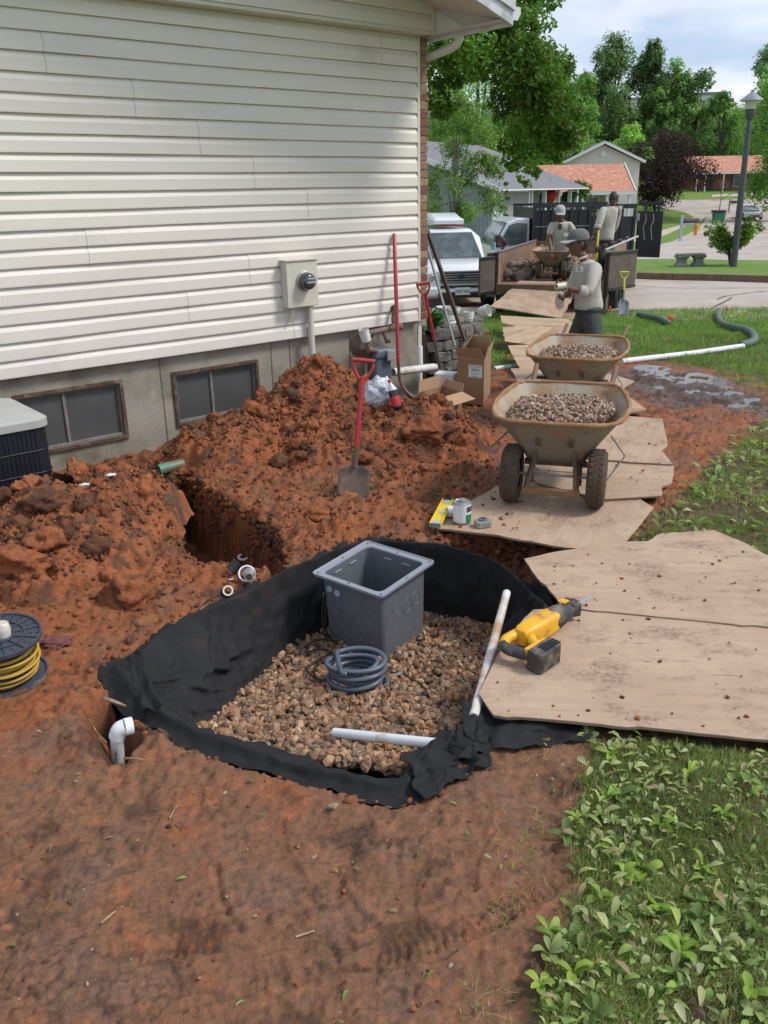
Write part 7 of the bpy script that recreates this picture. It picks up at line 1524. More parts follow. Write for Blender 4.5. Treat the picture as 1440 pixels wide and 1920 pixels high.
def bld(name, label, o, ang, z0):
    t = thing(name, label, 'house', (o[0], o[1], z0)); X_ = Vector((math.cos(ang), math.sin(ang), 0)); Y_ = Vector((-X_.y, X_.x, 0)); R_ = Matrix((X_, Y_, Vector((0,0,1)))).transposed(); O = Vector((o[0], o[1], z0))
    def bx(nm, m, x0, x1, y0, y1, a, c, par=None): b = MB(); b.box(O+R_ @ Vector(((x0+x1)/2, (y0+y1)/2, (a+c)/2)), (x1-x0, y1-y0, c-a), R_); return b.build(nm, m, par or t)
    def gab(nm, m, x0, x1, y0, y1, ze, zr, th=.15, axis='x'):    # gable roof with ridge along x or y
        b = MB()
        if axis == 'x': ym = (y0+y1)/2; sl = [((x0,y0,ze),(x1,y0,ze),(x1,ym,zr),(x0,ym,zr)), ((x0,y1,ze),(x0,ym,zr),(x1,ym,zr),(x1,y1,ze))]
        else: xm = (x0+x1)/2; sl = [((x0,y0,ze),(xm,y0,zr),(xm,y1,zr),(x0,y1,ze)), ((x1,y0,ze),(x1,y1,ze),(xm,y1,zr),(xm,y0,zr))]
        for q in sl: vs = [O+R_ @ Vector(p) for p in q]; b.add(vs+[v+Vector((0,0,th)) for v in vs], [(0,1,2,3),(7,6,5,4),(0,4,5,1),(1,5,6,2),(2,6,7,3),(3,7,4,0)])
        return b.build(nm, m, t)
    def tri(nm, m, x0, x1, y, ze, zr, axis='x'):
        b = MB(); xm = (x0+x1)/2
        vs = [Vector((x0,y,ze)),Vector((x1,y,ze)),Vector((xm,y,zr))] if axis == 'x' else [Vector((y,x0,ze)),Vector((y,x1,ze)),Vector((y,xm,zr))]
        dv_ = Vector((0,.1,0)) if axis == 'x' else Vector((.1,0,0)); vs = [O+R_ @ v for v in vs]+[O+R_ @ (v+dv_) for v in vs]; b.add(vs, [(0,1,2),(5,4,3),(0,3,4,1),(1,4,5,2),(2,5,3,0)]); return b.build(nm, m, t)
    def seg(nm, m, p, q, w, h): 
        p = O+R_ @ Vector(p); q = O+R_ @ Vector(q); d = (q-p); s_ = d.cross(Vector((0,0,1))).normalized(); u_ = s_.cross(d).normalized(); b = MB(); b.box((p+q)/2, (w, d.length, h), Matrix((s_, d.normalized(), u_)).transposed()); return b.build(nm, m, t)
    def win(x0, x1, y, a, c, par=None, fr=mWhT, axis='x'):
        if axis == 'x': f = bx('window', fr, x0-.06, x1+.06, y-.05, y-.0, a-.06, c+.06); bx('pane', mHWin, x0, x1, y-.07, y-.051, a, c, f)
        return f
    return t, bx, gab, tri, seg, win, O, R_
# grey house: x axis runs along the gable end towards the left-back, gable end faces the camera
aG = math.atan2(-.49, .87); oG = (5.62-.87*13, 44+.49*13); zG = hz0(6.0, 44)-.05
t, bx, gab, tri, seg, win, O, R_ = bld('grey_house', 'blue grey house with a grey shingle roof and white porch columns behind the parked car', oG, aG, zG)
W_, D_ = 13.0, 13.6; ze = 2.35; zr = 4.7
bx('gable_wall', mVinG, 0, W_, 0, .2, 0, ze); 
for i in range(60): bx('batten', mVinG, .1+i*.216, .13+i*.216, -.025, -.0005, .1, ze-.02) if i > 22 else None
bx('base_course', mWalkm, 0, W_, -.04, -.001, -.3, .1); bx('back_wall', mVinG, 0, .2, .2, D_, 0, ze); bx('front_wall', mVinG, W_-.2-1.4, W_-1.4, 5.2, D_, 0, ze); bx('front_wall', mVinG, W_-.2, W_, .2, 5.2, 0, ze)
tri('gable', mVinG, 0, W_, .05, ze, zr-.0); gab('roof', mRoofG, -.5, W_+.5, -.45, D_, ze-.16, zr+.08, .12, axis='y')
seg('rake_board', mWhT, (W_+.5,-.5,ze-.10), (W_/2,-.5,zr+.12), .06, .24); seg('eave_board', mWhT, (W_+.52,-.45,ze-.10), (W_+.52,D_,ze-.10), .24, .06); bx('corner_board', mWhT, W_-.1, W_+.03, -.03, .12, .1, ze-.05)
b = MB(); b.box(O+R_ @ Vector((W_+.01, 2.8, 1.05)), (.04,3.6,2.1), R_); gd = b.build('garage_door', mDoorG, t)
for k in (1,2,3): b = MB(); b.box(O+R_ @ Vector((W_+.034, 2.8, .52*k)), (.01,3.6,.03), R_); b.build('panel_joint', mVinG, gd)
for y in (.85, 4.75): b = MB(); b.box(O+R_ @ Vector((W_+.02, y, 1.1)), (.08,.16,2.25), R_); b.build('door_frame', mWhT, t)
b = MB(); b.box(O+R_ @ Vector((W_+.02, 2.8, 2.22)), (.08,4.1,.16), R_); b.build('door_frame', mWhT, t)
for y in (5.4, 7.6, 10.0, 12.2, 13.5): b = MB(); b.box(O+R_ @ Vector((W_-.1, y, 1.1)), (.2,.2,2.2), R_); b.build('porch_column', mWhT, t)
for y in (6.2, 7.0, 9.0): b = MB(); b.box(O+R_ @ Vector((W_-1.36, y, 1.35)), (.06,.55,1.2), R_); f_ = b.build('window', mWhT, t); b = MB(); b.box(O+R_ @ Vector((W_-1.32, y, 1.35)), (.03,.40,1.05), R_); b.build('pane', mHWin, f_)
b = MB(); b.box(O+R_ @ Vector((W_-1.34, 11.0, 1.0)), (.06,.9,2.0), R_); b.build('blue_door', mat('blue_door', (.04,.07,.20), .5), t)
em2 = Vector(PY(895,385,44.9)); b = MB(); b.box(em2+Vector((0,-.15,0)), (.38,.22,.5), R_); mb_ = b.build('meter_box', mWalkm, t); b = MB(); b.tube([em2+Vector((.1,-.12,-.25)), em2+Vector((.1,-.12,-1.6))], .05, 8); b.build('conduit', mWhT, mb_); b = MB(); b.lathe([(.12,0),(.1,.08),(0,.1)], em2+Vector((0,-.27,.05)), (0,-1,0), 12, caps=False); b.build('dial', mSteel, mb_)
for u, v, Y_, m_, lb in ((1031,365,52.5,mat('red_flower', (.40,.04,.03), .8),'hanging basket of red flowers on the grey house porch'), (1068,368,55,mat('dark_leaf', (.03,.07,.02), .8),'dark hanging fern at the far end of the porch')):
    pv, pf = rock_proto(3, 0, .5, int(u)); q = np.array(PY(u, v, Y_)); t2 = thing('hanging_basket', lb, 'hanging basket', q); npmesh('foliage', pv*.33+q, pf, m_, t2, True); b = MB(); b.tube([q, q+np.array([0,0,1.0])], .015, 5); b.build('hanger', mSteel, t2)
# orange-roofed house
zO = -.6; t, bx, gab, tri, seg, win, O, R_ = bld('orange_roof_house', 'tan house with an orange shingle roof beyond the grey house', (10.3, 62.5), math.atan2(-.05, 1), zO)
bx('wall', mTan, 0, 6.2, 0, 6, 0, 2.15); gab('roof', mRoofO, -3.0, 7.0, -1.3, 7, 2.05, 3.85, .12, 'x'); seg('eave_board', mWhT, (-3,-1.32,2.05), (7,-1.32,2.05), .05, .2); tri('gable', mBeigeS, -.9, 6.6, 6.5, 2.1, 3.8, 'y')
seg('rake_board', mWhT, (7.03,-1.3,2.12), (7.03,2.85,3.95), .06, .22); seg('rake_board', mWhT, (7.03,7,2.12), (7.03,2.85,3.95), .06, .22)
for x in (1.2, 3.6, 5.2, 6.7): bx('porch_column', mWhT, x-.1, x+.1, -1.2, -1.0, 0, 2.1)
win(1.7, 2.5, 0, .8, 1.8); win(4.0, 4.8, 0, .8, 1.8); bx('door', mDoorG, 2.9, 3.5, -.06, -.0, .1, 2.0)
mCreamS = mat('pale_cream_siding', (.60,.57,.53), .8)
t, bx, gab, tri, seg, win, O, R_ = bld('beige_gable_house', 'tall beige house whose gable end rises behind the orange roof', (15.5, 76), 0, -1.0)
bx('wall', mCreamS, 0, 6.2, 0, 9, 0, 4.75); tri('gable', mCreamS, 0, 6.2, .02, 4.75, 6.1); gab('roof', mRoofG, -.35, 6.55, -.4, 9, 4.65, 6.2, .1, 'y'); seg('rake_board', mWhT, (-.35,-.43,4.72), (3.1,-.43,6.27), .05, .2); seg('rake_board', mWhT, (6.55,-.43,4.72), (3.1,-.43,6.27), .05, .2); bx('vent', mWhT, 2.9, 3.3, -.05, -.0, 5.2, 5.6); bx('side_wing', mVinG, -4, -.01, 3, 8, 0, 3.6); gab('wing_roof', mRoofG, -4.3, .2, 2.6, 8.4, 3.6, 4.4, .1, 'x')
# red brick house
zR = hz0(42, 108); t, bx, gab, tri, seg, win, O, R_ = bld('brick_ranch_house', 'low red brick house with an orange roof at the bend of the street', (38.0, 110), math.radians(-4), zR-.1)
bx('wall', mRedB, 0, 9, 0, 7, 0, 2.4); gab('roof', mRoofO, -.5, 9.5, -1.4, 8, 2.2, 4.1, .12, 'x'); tri('gable', mBeigeS, -.6, 7.2, 9.0, 2.3, 4.0, 'y'); seg('eave_board', mWhT, (-.5,-1.42,2.2), (9.5,-1.42,2.2), .05, .2)
for x in (.1, 1.1, 3.2): bx('porch_post', mWhT, x-.07, x+.07, -1.3, -1.15, 0, 2.2)
win(4.8, 5.5, 0, .7, 1.9); win(6.9, 7.7, 0, .7, 1.9); bx('shutter', mBlackPl, 4.45, 4.72, -.04, -.0, .7, 1.9); bx('shutter', mBlackPl, 5.58, 5.85, -.04, -.0, .7, 1.9); bx('door', mBlackPl, 1.6, 2.4, -.05, 0, .1, 2.1)
# pale buildings up on the wooded hill
mPaleB = mat('pale_hill_building', (.62,.62,.60), .8)
for i, (u0, u1, v0, v1, Y_, lb) in enumerate(((1085,1140,182,262,215,'pale apartment block on the hill, left of the tall oaks'), (1165,1205,188,262,220,'pale apartment block between the two tall oaks'), (1225,1275,162,260,225,'pale flat roofed block on the hill right of the tall oaks'), (1296,1352,178,262,218,'pale apartment block behind the light green trees'))):
    a = PY(u0, v0, Y_); c = PY(u1, v1, Y_); w_ = c[0]-a[0]; h = a[2]-c[2]+6; t, bx, gab, tri, seg, win, O, R_ = bld('apartment_block', lb, (a[0], Y_), 0, a[2]-h)
    bx('wall', mPaleB, 0, w_, 0, 10, 0, h); bx('roof', mRoofG, -.4, w_+.4, -.4, 10.4, h, h+.5)
    for r_ in range(3):
        for k in range(4): win(w_*(.1+.22*k), w_*(.2+.22*k), 0, h-2.6-3*r_, h-1.2-3*r_)

# ------------------------------------------------------------------ trees
mBark = mat('grey_brown_bark', (.10,.08,.06), .95, c2=(.06,.045,.035), nscale=10, bump=1); mBarkL = mat('pale_grey_bark', (.26,.23,.19), .95, c2=(.18,.16,.13), nscale=10)
mFol = bpy.data.materials.new('foliage'); mFol.use_nodes = True; t_ = mFol.node_tree; b_ = t_.nodes['Principled BSDF']; a_ = t_.nodes.new('ShaderNodeAttribute'); a_.attribute_name = 'Col'; tl = t_.nodes.new('ShaderNodeBsdfTranslucent'); mx_ = t_.nodes.new('ShaderNodeMixShader'); mx_.inputs[0].default_value = .38
t_.links.new(a_.outputs['Color'], b_.inputs['Base Color']); b_.inputs['Roughness'].default_value = .55; b_.inputs['Specular IOR Level'].default_value = .3; hs = t_.nodes.new('ShaderNodeMix'); hs.data_type = 'RGBA'; hs.blend_type = 'MULTIPLY'; hs.inputs['Factor'].default_value = 1; hs.inputs['B'].default_value = (1.25,1.5,.6,1); t_.links.new(a_.outputs['Color'], hs.inputs['A']); t_.links.new(hs.outputs['Result'], tl.inputs['Color'])
t_.links.new(b_.outputs[0], mx_.inputs[1]); t_.links.new(tl.outputs[0], mx_.inputs[2]); t_.links.new(mx_.outputs[0], t_.nodes['Material Output'].inputs['Surface'])
def leaves(cl, n, size, col, sd=1, droop=0, flat=.5, var=.35):
    """cl: array of (x,y,z,r); returns leaf quads spread through the clumps"""
    cl = np.asarray(cl, float); w = cl[:, 3]**2.2; k = RNG.choice(len(cl), n, p=w/w.sum()); d = RNG.normal(size=(n, 3)); d /= np.linalg.norm(d, axis=1)[:, None]; r = RNG.random(n)**.45
    c = cl[k]; p = c[:, :3]+d*(c[:, 3]*r)[:, None]*np.array([1,1,.8]); p += np.stack([gnoise(p[:, 0]*3/ (cl[:, 3].mean()*2), p[:, 2]*3/(cl[:, 3].mean()*2), 5), gnoise(p[:, 1]*1.5, p[:, 2]*1.5, 6), gnoise(p[:, 0]*1.5, p[:, 1]*1.5, 7)], 1)*cl[:, 3].mean()*.35
    nrm_ = RNG.normal(size=(n, 3))*flat+np.array([0,0,1])+d*.6; nrm_ /= np.linalg.norm(nrm_, axis=1)[:, None]; a = RNG.normal(size=(n, 3)); u_ = np.cross(nrm_, a); u_ /= np.linalg.norm(u_, axis=1)[:, None]; v_ = np.cross(nrm_, u_); s_ = size*RNG.uniform(.6, 1.35, n)[:, None]
    V = np.stack([p-u_*s_, p-v_*s_*.5, p+u_*s_-nrm_*s_*.25, p+v_*s_*.5], 1).reshape(-1, 3); F = np.arange(4*n).reshape(n, 4)
    kc = RNG.uniform(1-var, 1+var, len(cl))[k]*RNG.uniform(.8, 1.2, n); cc_ = np.array(col)[None]*kc[:, None]; cc_[:, 0] *= RNG.uniform(.8, 1.3, n); return V, F, np.repeat(cc_*1.45, 4, 0)
def tree(name, label, base, height, width, col, n, leaf, cat='tree', trunk=.12, clumps=26, bark=None, crown0=.25, group=None, shape=1.0, seed=0, limbs=7, topw=.7, var=.35, cr=.19):
    R_ = random.Random(seed); base = Vector(base); t = thing(name, label, cat, base, group=group); cl = []
    for i in range(clumps):
        f = (i+.5)/clumps; h_ = crown0+(1-crown0)*f; wr = math.sin(PI*min(1, .12+.80*f**shape))*.5*width; a = R_.uniform(0, 2*PI); q = math.sqrt(R_.random())*.85
        cl.append((base.x+wr*q*math.cos(a), base.y+wr*q*math.sin(a), base.z+height*(h_*.93)+R_.gauss(0, .03)*height, width*cr*R_.uniform(.65, 1.25)*(1-.25*f)))
    V, F, C_ = leaves(cl, n, leaf, col, var=var); npmesh('crown', V, F, mFol, t, False, C_)
    b = MB(); tp = base+Vector((R_.gauss(0,.03)*width, R_.gauss(0,.03)*width, height*.8)); tr_ = catmull([base-Vector((0,0,.3)), base+(tp-base)*.35+Vector((R_.gauss(0,.02)*width,0,0)), base+(tp-base)*.7, tp], 4); b.tube(tr_, list(np.linspace(trunk, trunk*.25, len(tr_))), 8)
    tk_ = b.build('trunk', bark or mBark, t, True); b = MB()
    for i in range(limbs):
        c = cl[int((i+.5)/limbs*len(cl))]; s_ = base+(tp-base)*R_.uniform(.25,.6); e = Vector(c[:3]); b.tube(catmull([s_, (s_+e)/2+Vector((0,0,.06*height*R_.random())), e], 4), list(np.linspace(trunk*.45, trunk*.12, 9)), 5)
    b.build('limbs', bark or mBark, t, True); return t
def tpx(name, label, u, vtop, wpx, Y_, col, n, leaf, vbase=None, **k):
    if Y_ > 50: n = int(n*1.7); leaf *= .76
    if Y_ > 50: col = tuple(np.array(col)*1.30+np.array([.016,.014,.014]))  # distant crowns: haze put into the leaf colour, lifted and greyed
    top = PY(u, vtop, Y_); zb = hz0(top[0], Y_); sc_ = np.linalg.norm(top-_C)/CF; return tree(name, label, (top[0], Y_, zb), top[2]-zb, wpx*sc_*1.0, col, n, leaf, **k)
# near maple: trunk behind the house, one limb hanging over the yard
nm = thing('maple_tree', 'dark green maple whose leafy limb hangs down beyond the gutter', 'tree', (.35,16.5,-.5)); NY = 15.0
cpx = [(815,112,.35),(835,150,.30),(822,200,.30),(850,110,.35),(880,85,.38),(905,55,.38),(930,25,.40),(960,15,.40),(990,35,.38),(925,90,.36),(955,70,.36),(985,95,.40),(1015,110,.40),(1040,130,.36),(1055,165,.34),(965,130,.36),(1000,155,.42),(1035,190,.42),(1062,215,.34),(1065,250,.30),(975,190,.38),(1010,215,.42),(1040,245,.36),(985,240,.38),(1015,270,.34),(965,265,.30),(990,295,.26),(1040,285,.22),(968,300,.2),(930,135,.24),(895,125,.24),(870,140,.2),(945,215,.2),(940,180,.22),(1000,318,.16),(980,330,.12),(900,-40,.6),(980,-60,.6),(840,-40,.6),(1020,-20,.4),(780,-60,.7)]
cl = [(*PY(u, v, NY+random.uniform(-1.0, 1.0)), r_*1.0) for u, v, r_ in cpx]
V, F, C_ = leaves(cl, 38000, .043, (.082,.155,.026), flat=.9, var=.5); npmesh('crown', V, F, mFol, nm, False, C_)
b = MB(); b.tube(catmull([(.35,16.5,-.6), (.38,16.4,2.0), (.5,16.2,4.2), (1.0,15.8,5.6)], 5), list(np.linspace(.26,.14,16)), 10); b.build('trunk', mBark, nm, True)
for px in ([(905,-60),(930,20),(944,60),(950,100),(965,135),(985,165),(1005,200)], [(950,100),(940,130),(925,160)], [(965,135),(975,190),(985,240),(990,290)], [(985,165),(1020,185),(1045,220)], [(975,190),(960,230),(962,275)], [(985,165),(995,230),(1015,270)], [(944,60),(925,110),(905,125)]):
    b = MB(); k_ = .05 if px[0][1] < 0 else .022; q = [PY(u, v, NY-.1) for u, v in px]
    if px[0][1] < 0: q = [np.array([1.0,15.8,5.6])]+q
    q = catmull(q, 4); b.tube(q, list(np.linspace(k_*1.5 if k_ > .03 else k_, .008, len(q))), 7); b.build('limb', mBark, nm, True)
# sparse light tree in the neighbour's yard
tpx('young_tree', 'sparse light green tree in front of the grey house', 850, 165, 210, 30, (.105,.175,.045), 17000, .048, crown0=.30, clumps=46, trunk=.07, bark=mBarkL, limbs=16, seed=4, cr=.12, shape=.8)
tpx('sapling', 'slender pale green sapling by the grey house garage', 947, 330, 30, 34, (.11,.19,.06), 1600, .05, crown0=.05, clumps=12, trunk=.03, seed=5)
gb = 'tall trees standing behind the houses'
specs = [(820,60,170,62,(.075,.15,.03),'bright green tree just right of the brick corner'), (900,40,190,70,(.085,.165,.035),'broad light tree behind the hanging maple limb'), (985,55,170,75,(.07,.145,.03),'mid green tree behind the maple, above the grey roof'), (1055,100,130,80,(.10,.19,.04),'light green tree showing right of the hanging maple limb'), (1100,130,90,100,(.085,.165,.04),'soft green tree left of the two tall oaks')]
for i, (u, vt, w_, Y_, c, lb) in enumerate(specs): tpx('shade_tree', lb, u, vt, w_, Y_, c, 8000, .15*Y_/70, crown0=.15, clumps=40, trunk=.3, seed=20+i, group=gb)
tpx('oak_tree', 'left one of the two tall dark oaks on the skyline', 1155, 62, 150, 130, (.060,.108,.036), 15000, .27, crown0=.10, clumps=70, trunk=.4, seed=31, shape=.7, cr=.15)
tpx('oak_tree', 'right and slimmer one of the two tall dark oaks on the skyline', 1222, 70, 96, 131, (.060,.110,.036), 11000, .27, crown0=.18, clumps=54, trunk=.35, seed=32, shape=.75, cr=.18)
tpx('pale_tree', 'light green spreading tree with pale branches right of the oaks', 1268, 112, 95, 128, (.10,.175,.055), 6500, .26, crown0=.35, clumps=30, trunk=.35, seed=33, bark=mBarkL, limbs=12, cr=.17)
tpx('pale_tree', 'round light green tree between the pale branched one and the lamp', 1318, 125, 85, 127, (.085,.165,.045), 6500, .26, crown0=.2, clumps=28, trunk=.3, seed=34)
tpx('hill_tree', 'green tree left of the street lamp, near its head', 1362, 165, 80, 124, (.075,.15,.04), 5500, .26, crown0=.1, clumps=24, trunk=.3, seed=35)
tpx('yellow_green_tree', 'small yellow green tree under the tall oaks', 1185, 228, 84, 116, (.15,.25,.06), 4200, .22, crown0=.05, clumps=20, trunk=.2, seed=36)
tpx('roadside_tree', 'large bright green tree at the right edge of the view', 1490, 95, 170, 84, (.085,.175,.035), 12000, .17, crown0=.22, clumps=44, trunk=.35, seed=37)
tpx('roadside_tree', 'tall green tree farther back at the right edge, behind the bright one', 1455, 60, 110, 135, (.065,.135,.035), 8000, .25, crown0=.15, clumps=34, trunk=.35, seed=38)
# undergrowth of the hillside reads as one mass
ux = RNG.uniform(1030, 1520, 420); cl = []
for u in ux:
    Y_ = random.uniform(126, 175); x = PY(u, 300, Y_)[0]; cl.append((x, Y_, hz0(x, Y_)+random.uniform(.5, 4.5), random.uniform(1.4, 3.2)))
for u in RNG.uniform(700, 1100, 160):
    Y_ = random.uniform(95, 150); x = PY(u, 300, Y_)[0]; cl.append((x, Y_, hz0(x, Y_)+random.uniform(.5, 6), random.uniform(1.8, 3.6)))
V, F, C_ = leaves(cl, 90000, .29, (.088,.160,.052), var=.5); tag(npmesh('hillside_wood', V, F, mFol, None, False, C_), 'dense green undergrowth covering the hillside behind the houses', 'wood', kind='stuff')
for k_, (u, Y_) in enumerate(((760,92),(690,80),(620,85),(1540,110),(1620,100),(1700,120))): tpx('shade_tree', ('green tree beyond the frame edge', )[0]+' behind the house' if u < 800 else 'green tree beyond the right frame edge', u, 90, 170, Y_, (.07,.14,.032), 3500, .3, crown0=.12, clumps=24, trunk=.3, seed=60+k_, group='trees out of frame') if False else None
# purple plum
pb = hit(1243, 403); sc_ = pb[1]/CF
tree('purple_leaf_tree', 'round dark purple leaved tree beside the street', pb+np.array([-.8,0,0]), (403-270)*sc_*1.02, 215*sc_, (.034,.018,.022), 16000, .085*pb[1]/60, trunk=.16, clumps=44, crown0=.24, seed=41, limbs=9, cr=.15, var=.5)
# shrub by the lamp: arching stems with fine leaves
sb_ = hit(1368, 498); shr = thing('shrub', 'yellow green arching shrub growing against the street lamp', 'shrub', sb_); sc_ = sb_[1]/CF; b = MB(); cl = []
for i in range(26):
    a = random.uniform(0, 2*PI); ln = random.uniform(.6, 1.0); e = Vector((math.cos(a)*46*sc_*ln, math.sin(a)*35*sc_*ln, (86-30*ln*random.random())*sc_*random.uniform(.6,1))); o_ = Vector(sb_); q = catmull([o_, o_+Vector((e.x*.25, e.y*.25, e.z*.6)), o_+e], 4); b.tube(q, list(np.linspace(.02,.005,len(q))), 5)
    for s_ in (5,6,7,8): cl.append((*q[min(s_, len(q)-1)], .16))
b.build('stems', mBark, shr); V, F, C_ = leaves(cl, 5000, .055, (.13,.20,.04), var=.4); npmesh('foliage', V, F, mFol, shr, False, C_)
def bush(label, u, v, wpx_, hpx, col, n=1200, Y_=None):
    q = hit(u, v) if Y_ is None else PY(u, v, Y_); s_ = q[1]/CF; t = thing('bush', label, 'bush', q); cl = [(q[0]+random.uniform(-.35,.35)*wpx_*s_, q[1]+random.uniform(-.3,.3)*wpx_*s_, q[2]+random.uniform(.2,.7)*hpx*s_, .3*hpx*s_) for _ in range(9)]; V, F, C_ = leaves(cl, n, .045*q[1]/30, col, var=.3); npmesh('foliage', V, F, mFol, t, False, C_)
bush('rounded green bush beside the porch of the red brick house', 1334, 352, 18, 18, (.06,.12,.03)); bush('dark red bush at the right corner of the brick house', 1417, 351, 26, 14, (.06,.02,.025)); bush('green bush between the grey house and the orange roof', 1090, 378, 26, 40, (.06,.13,.03), 1500, 58); bush('low hedge bush under the windows of the brick house', 1378, 350, 26, 10, (.045,.09,.03))
# small bare tree on the far verge
q = Vector(hit(1348, 400)); s_ = q.y/CF; bt2 = thing('bare_tree', 'small leafless tree on the far verge near the mailbox', 'tree', q); b = MB()
def br(p, d, ln, r_, k):
    e = p+d*ln; b.tube([p, (p+e)/2+Vector((random.gauss(0,.04)*ln,0,0)), e], [r_, r_*.8, r_*.6], 5)
    if k:
        for _ in range(3): br(e, (d+Vector((random.gauss(0,.55), random.gauss(0,.55), random.gauss(.1,.25)))).normalized(), ln*.68, r_*.6, k-1)
br(q, Vector((.05,0,1)), 22*s_, .07, 4); b.build('branches', mBarkL, bt2)

# ------------------------------------------------------------------ street furniture
lp = Vector(hit(1375, 500)); lt = Vector(PY(1405, 226, lp.y-.0)); lamp = thing('street_lamp', 'grey street lamp with a conical hood, leaning slightly, on the island lawn', 'street lamp', lp); dl = (lt-lp).normalized(); mLampP = mat('dark_grey_post', (.075,.08,.09), .5, c2=(.06,.065,.07), nscale=3); s_ = lp.y/CF
b = MB(); b.tube([lp-dl*.2, lp+dl*(lt-lp).length*.5, lt], [.115,.10,.075], 14); b.build('post', mLampP, lamp, smooth=50)
b = MB(); b.lathe([(.08,0),(.14,.10),(.15,.28),(.17,.30),(.13,.32)], lt, dl, 16); b.build('collar', mLampP, lamp, smooth=40)
b = MB(); b.lathe([(.14,.32),(.20,.58)], lt, dl, 16); b.build('lens', mat('frosted_lamp_lens', (.55,.53,.46), .3), lamp, smooth=50)
b = MB(); b.lathe([(.36,.56),(.33,.60),(.14,.74),(.05,.80),(.04,.86),(.0,.88)], lt, dl, 20); b.build('hood', mat('pale_grey_hood', (.22,.24,.27), .5), lamp, smooth=30)
def mbox(label, u, v, hpx, w, m_post, m_box, lean=0):
    q = Vector(hit(u, v)); s_ = q.y/CF; t = thing('mailbox', label, 'mailbox', q); h = hpx*s_; b = MB(); b.box(q+Vector((0,0,h/2)), (.12,.12,h)); b.build('post', m_post, t); b = MB(); b.box(q+Vector((.25,0,h*.62)), (.7,.08,.08)); b.build('arm', m_post, t)
    b = MB(); pr = [(x, z) for x, z in ((-.12,0),(.12,0),(.12,.14),(.08,.22),(0,.25),(-.08,.22),(-.12,.14))]; R_ = Matrix(((0,1,0),(1,0,0),(0,0,1))); R_ = Matrix(((0,0,1),(1,0,0),(0,1,0))); b.prism(pr, w, q+Vector((.12,0,h*.68)), R_); b.build('box', m_box, t, bevel=.01)
mbox('grey mailbox on a white post at the end of the driveway across the street', 1275, 452, 44, .75, mat('pale_blue_post', (.40,.45,.48), .7), mat('dark_grey_mailbox', (.06,.06,.07), .5)); mbox('small dark mailbox at the far curve of the street', 1366, 398, 22, .7, mSteel, mBlackPl); mbox('tiny dark mailbox on the verge before the red brick house', 1400, 366, 16, .7, mSteel, mBlackPl)
q = Vector(hit(1304, 441)); hy = thing('fire_hydrant', 'orange and yellow fire hydrant by the sidewalk', 'fire hydrant', q); mHy = mat('orange_hydrant', (.65,.22,.05), .5); k = .8; b = MB(); b.lathe([(.18*k,0),(.18*k,.06),(.13*k,.08),(.13*k,.5),(.17*k,.52),(.15*k,.62),(.08*k,.72),(.04*k,.78)], q, (0,0,1), 16); b.build('barrel', mHy, hy, smooth=35)
for s2 in (-1,1): b = MB(); b.lathe([(.07*k,0),(.07*k,.22*k)], q+Vector((0,0,.38)), (s2,0,0), 12); b.build('outlet', mHy, hy)
q = Vector(hit(1346, 419)); tc_ = thing('trash_cart', 'green wheeled trash cart with a dark lid standing by the road', 'trash cart', q); mGc = mat('green_cart', (.02,.16,.09), .5); b = MB(); loft(b, [[(q.x+x*k2, q.y+y*k2, q.z+z) for x, y in ((-.5,-.4),(.5,-.4),(.5,.4),(-.5,.4))] for k2, z in ((.8,.15),(1,.9))]); b.f += [(3,2,1,0),(4,5,6,7)]; b.build('bin', mGc, tc_, bevel=.05); b = MB(); b.box(q+Vector((-.05,0,1.02)), (1.08,.9,.2)); b.build('lid', mBlackPl, tc_, bevel=.08)
for s2 in (-1,1): b = MB(); b.lathe([(.14,0),(.14,.08)], q+Vector((s2*.4,.35,.14)), (1,0,0), 12); b.build('wheel', mRubber, tc_)
q = Vector(hit(1277, 499)); q2 = Vector(hit(1308, 498)); be = thing('stone_bench', 'small concrete garden bench on the island lawn', 'bench', (q+q2)/2); mBe = mat('grey_cast_stone', (.27,.26,.235), .9, c2=(.19,.18,.165), nscale=6, bump=.6)
for p in (q, q2): b = MB(); loft(b, [[(p.x+x*k2, p.y+y*k2*1.6, p.z+z) for x, y in ((-.17,-.12),(.17,-.12),(.17,.12),(-.17,.12))] for k2, z in ((1.1,0),(1.1,.05),(.75,.12),(.75,.22),(1.15,.30),(1.15,.34))]); b.f += [(3,2,1,0),(20,21,22,23)]; b.build('leg', mBe, be)
b = MB(); b.box((q+q2)/2+Vector((.0,0,.375)), ((q2-q).length+.30,.42,.06)); b.build('seat', mBe, be, bevel=.01)
# white car coming down the street
q = Vector(hit(1404, 411)); wc = thing('white_car', 'low white car parked far down the street at the right edge', 'car', q, math.radians(-100)); Mw = MW[wc.name]
def wp_(b, name, m, par=None, **kw): b.v = [tuple(Mw @ Vector(v)) for v in b.v]; return b.build(name, m, par or wc, **kw)
def wloft(rings, name, m, **kw): b = MB(); loft(b, rings); n = len(rings[0]); b.f += [tuple(range(n))[::-1], tuple(range(len(b.v)-n, len(b.v)))]; return wp_(b, name, m, **kw)
wloft([vsec(-2.1,.35,.80,.75,.7), vsec(-1.9,.2,.86,.86,.8), vsec(.4,.2,.80,.88,.84), vsec(1.9,.2,.62,.84,.7), vsec(2.15,.28,.52,.74,.6)], 'body', mWhiteP, smooth=40); wloft([vsec(-1.6,.82,.9,.72,.7), vsec(-.9,.82,1.18,.70,.56), vsec(-.1,.80,1.22,.70,.56), vsec(.9,.76,.80,.72,.68)], 'glasshouse', mVG, smooth=40); wloft([vsec(-.95,1.18,1.21,.55,.52), vsec(-.1,1.21,1.245,.56,.54)], 'roof', mWhiteP)
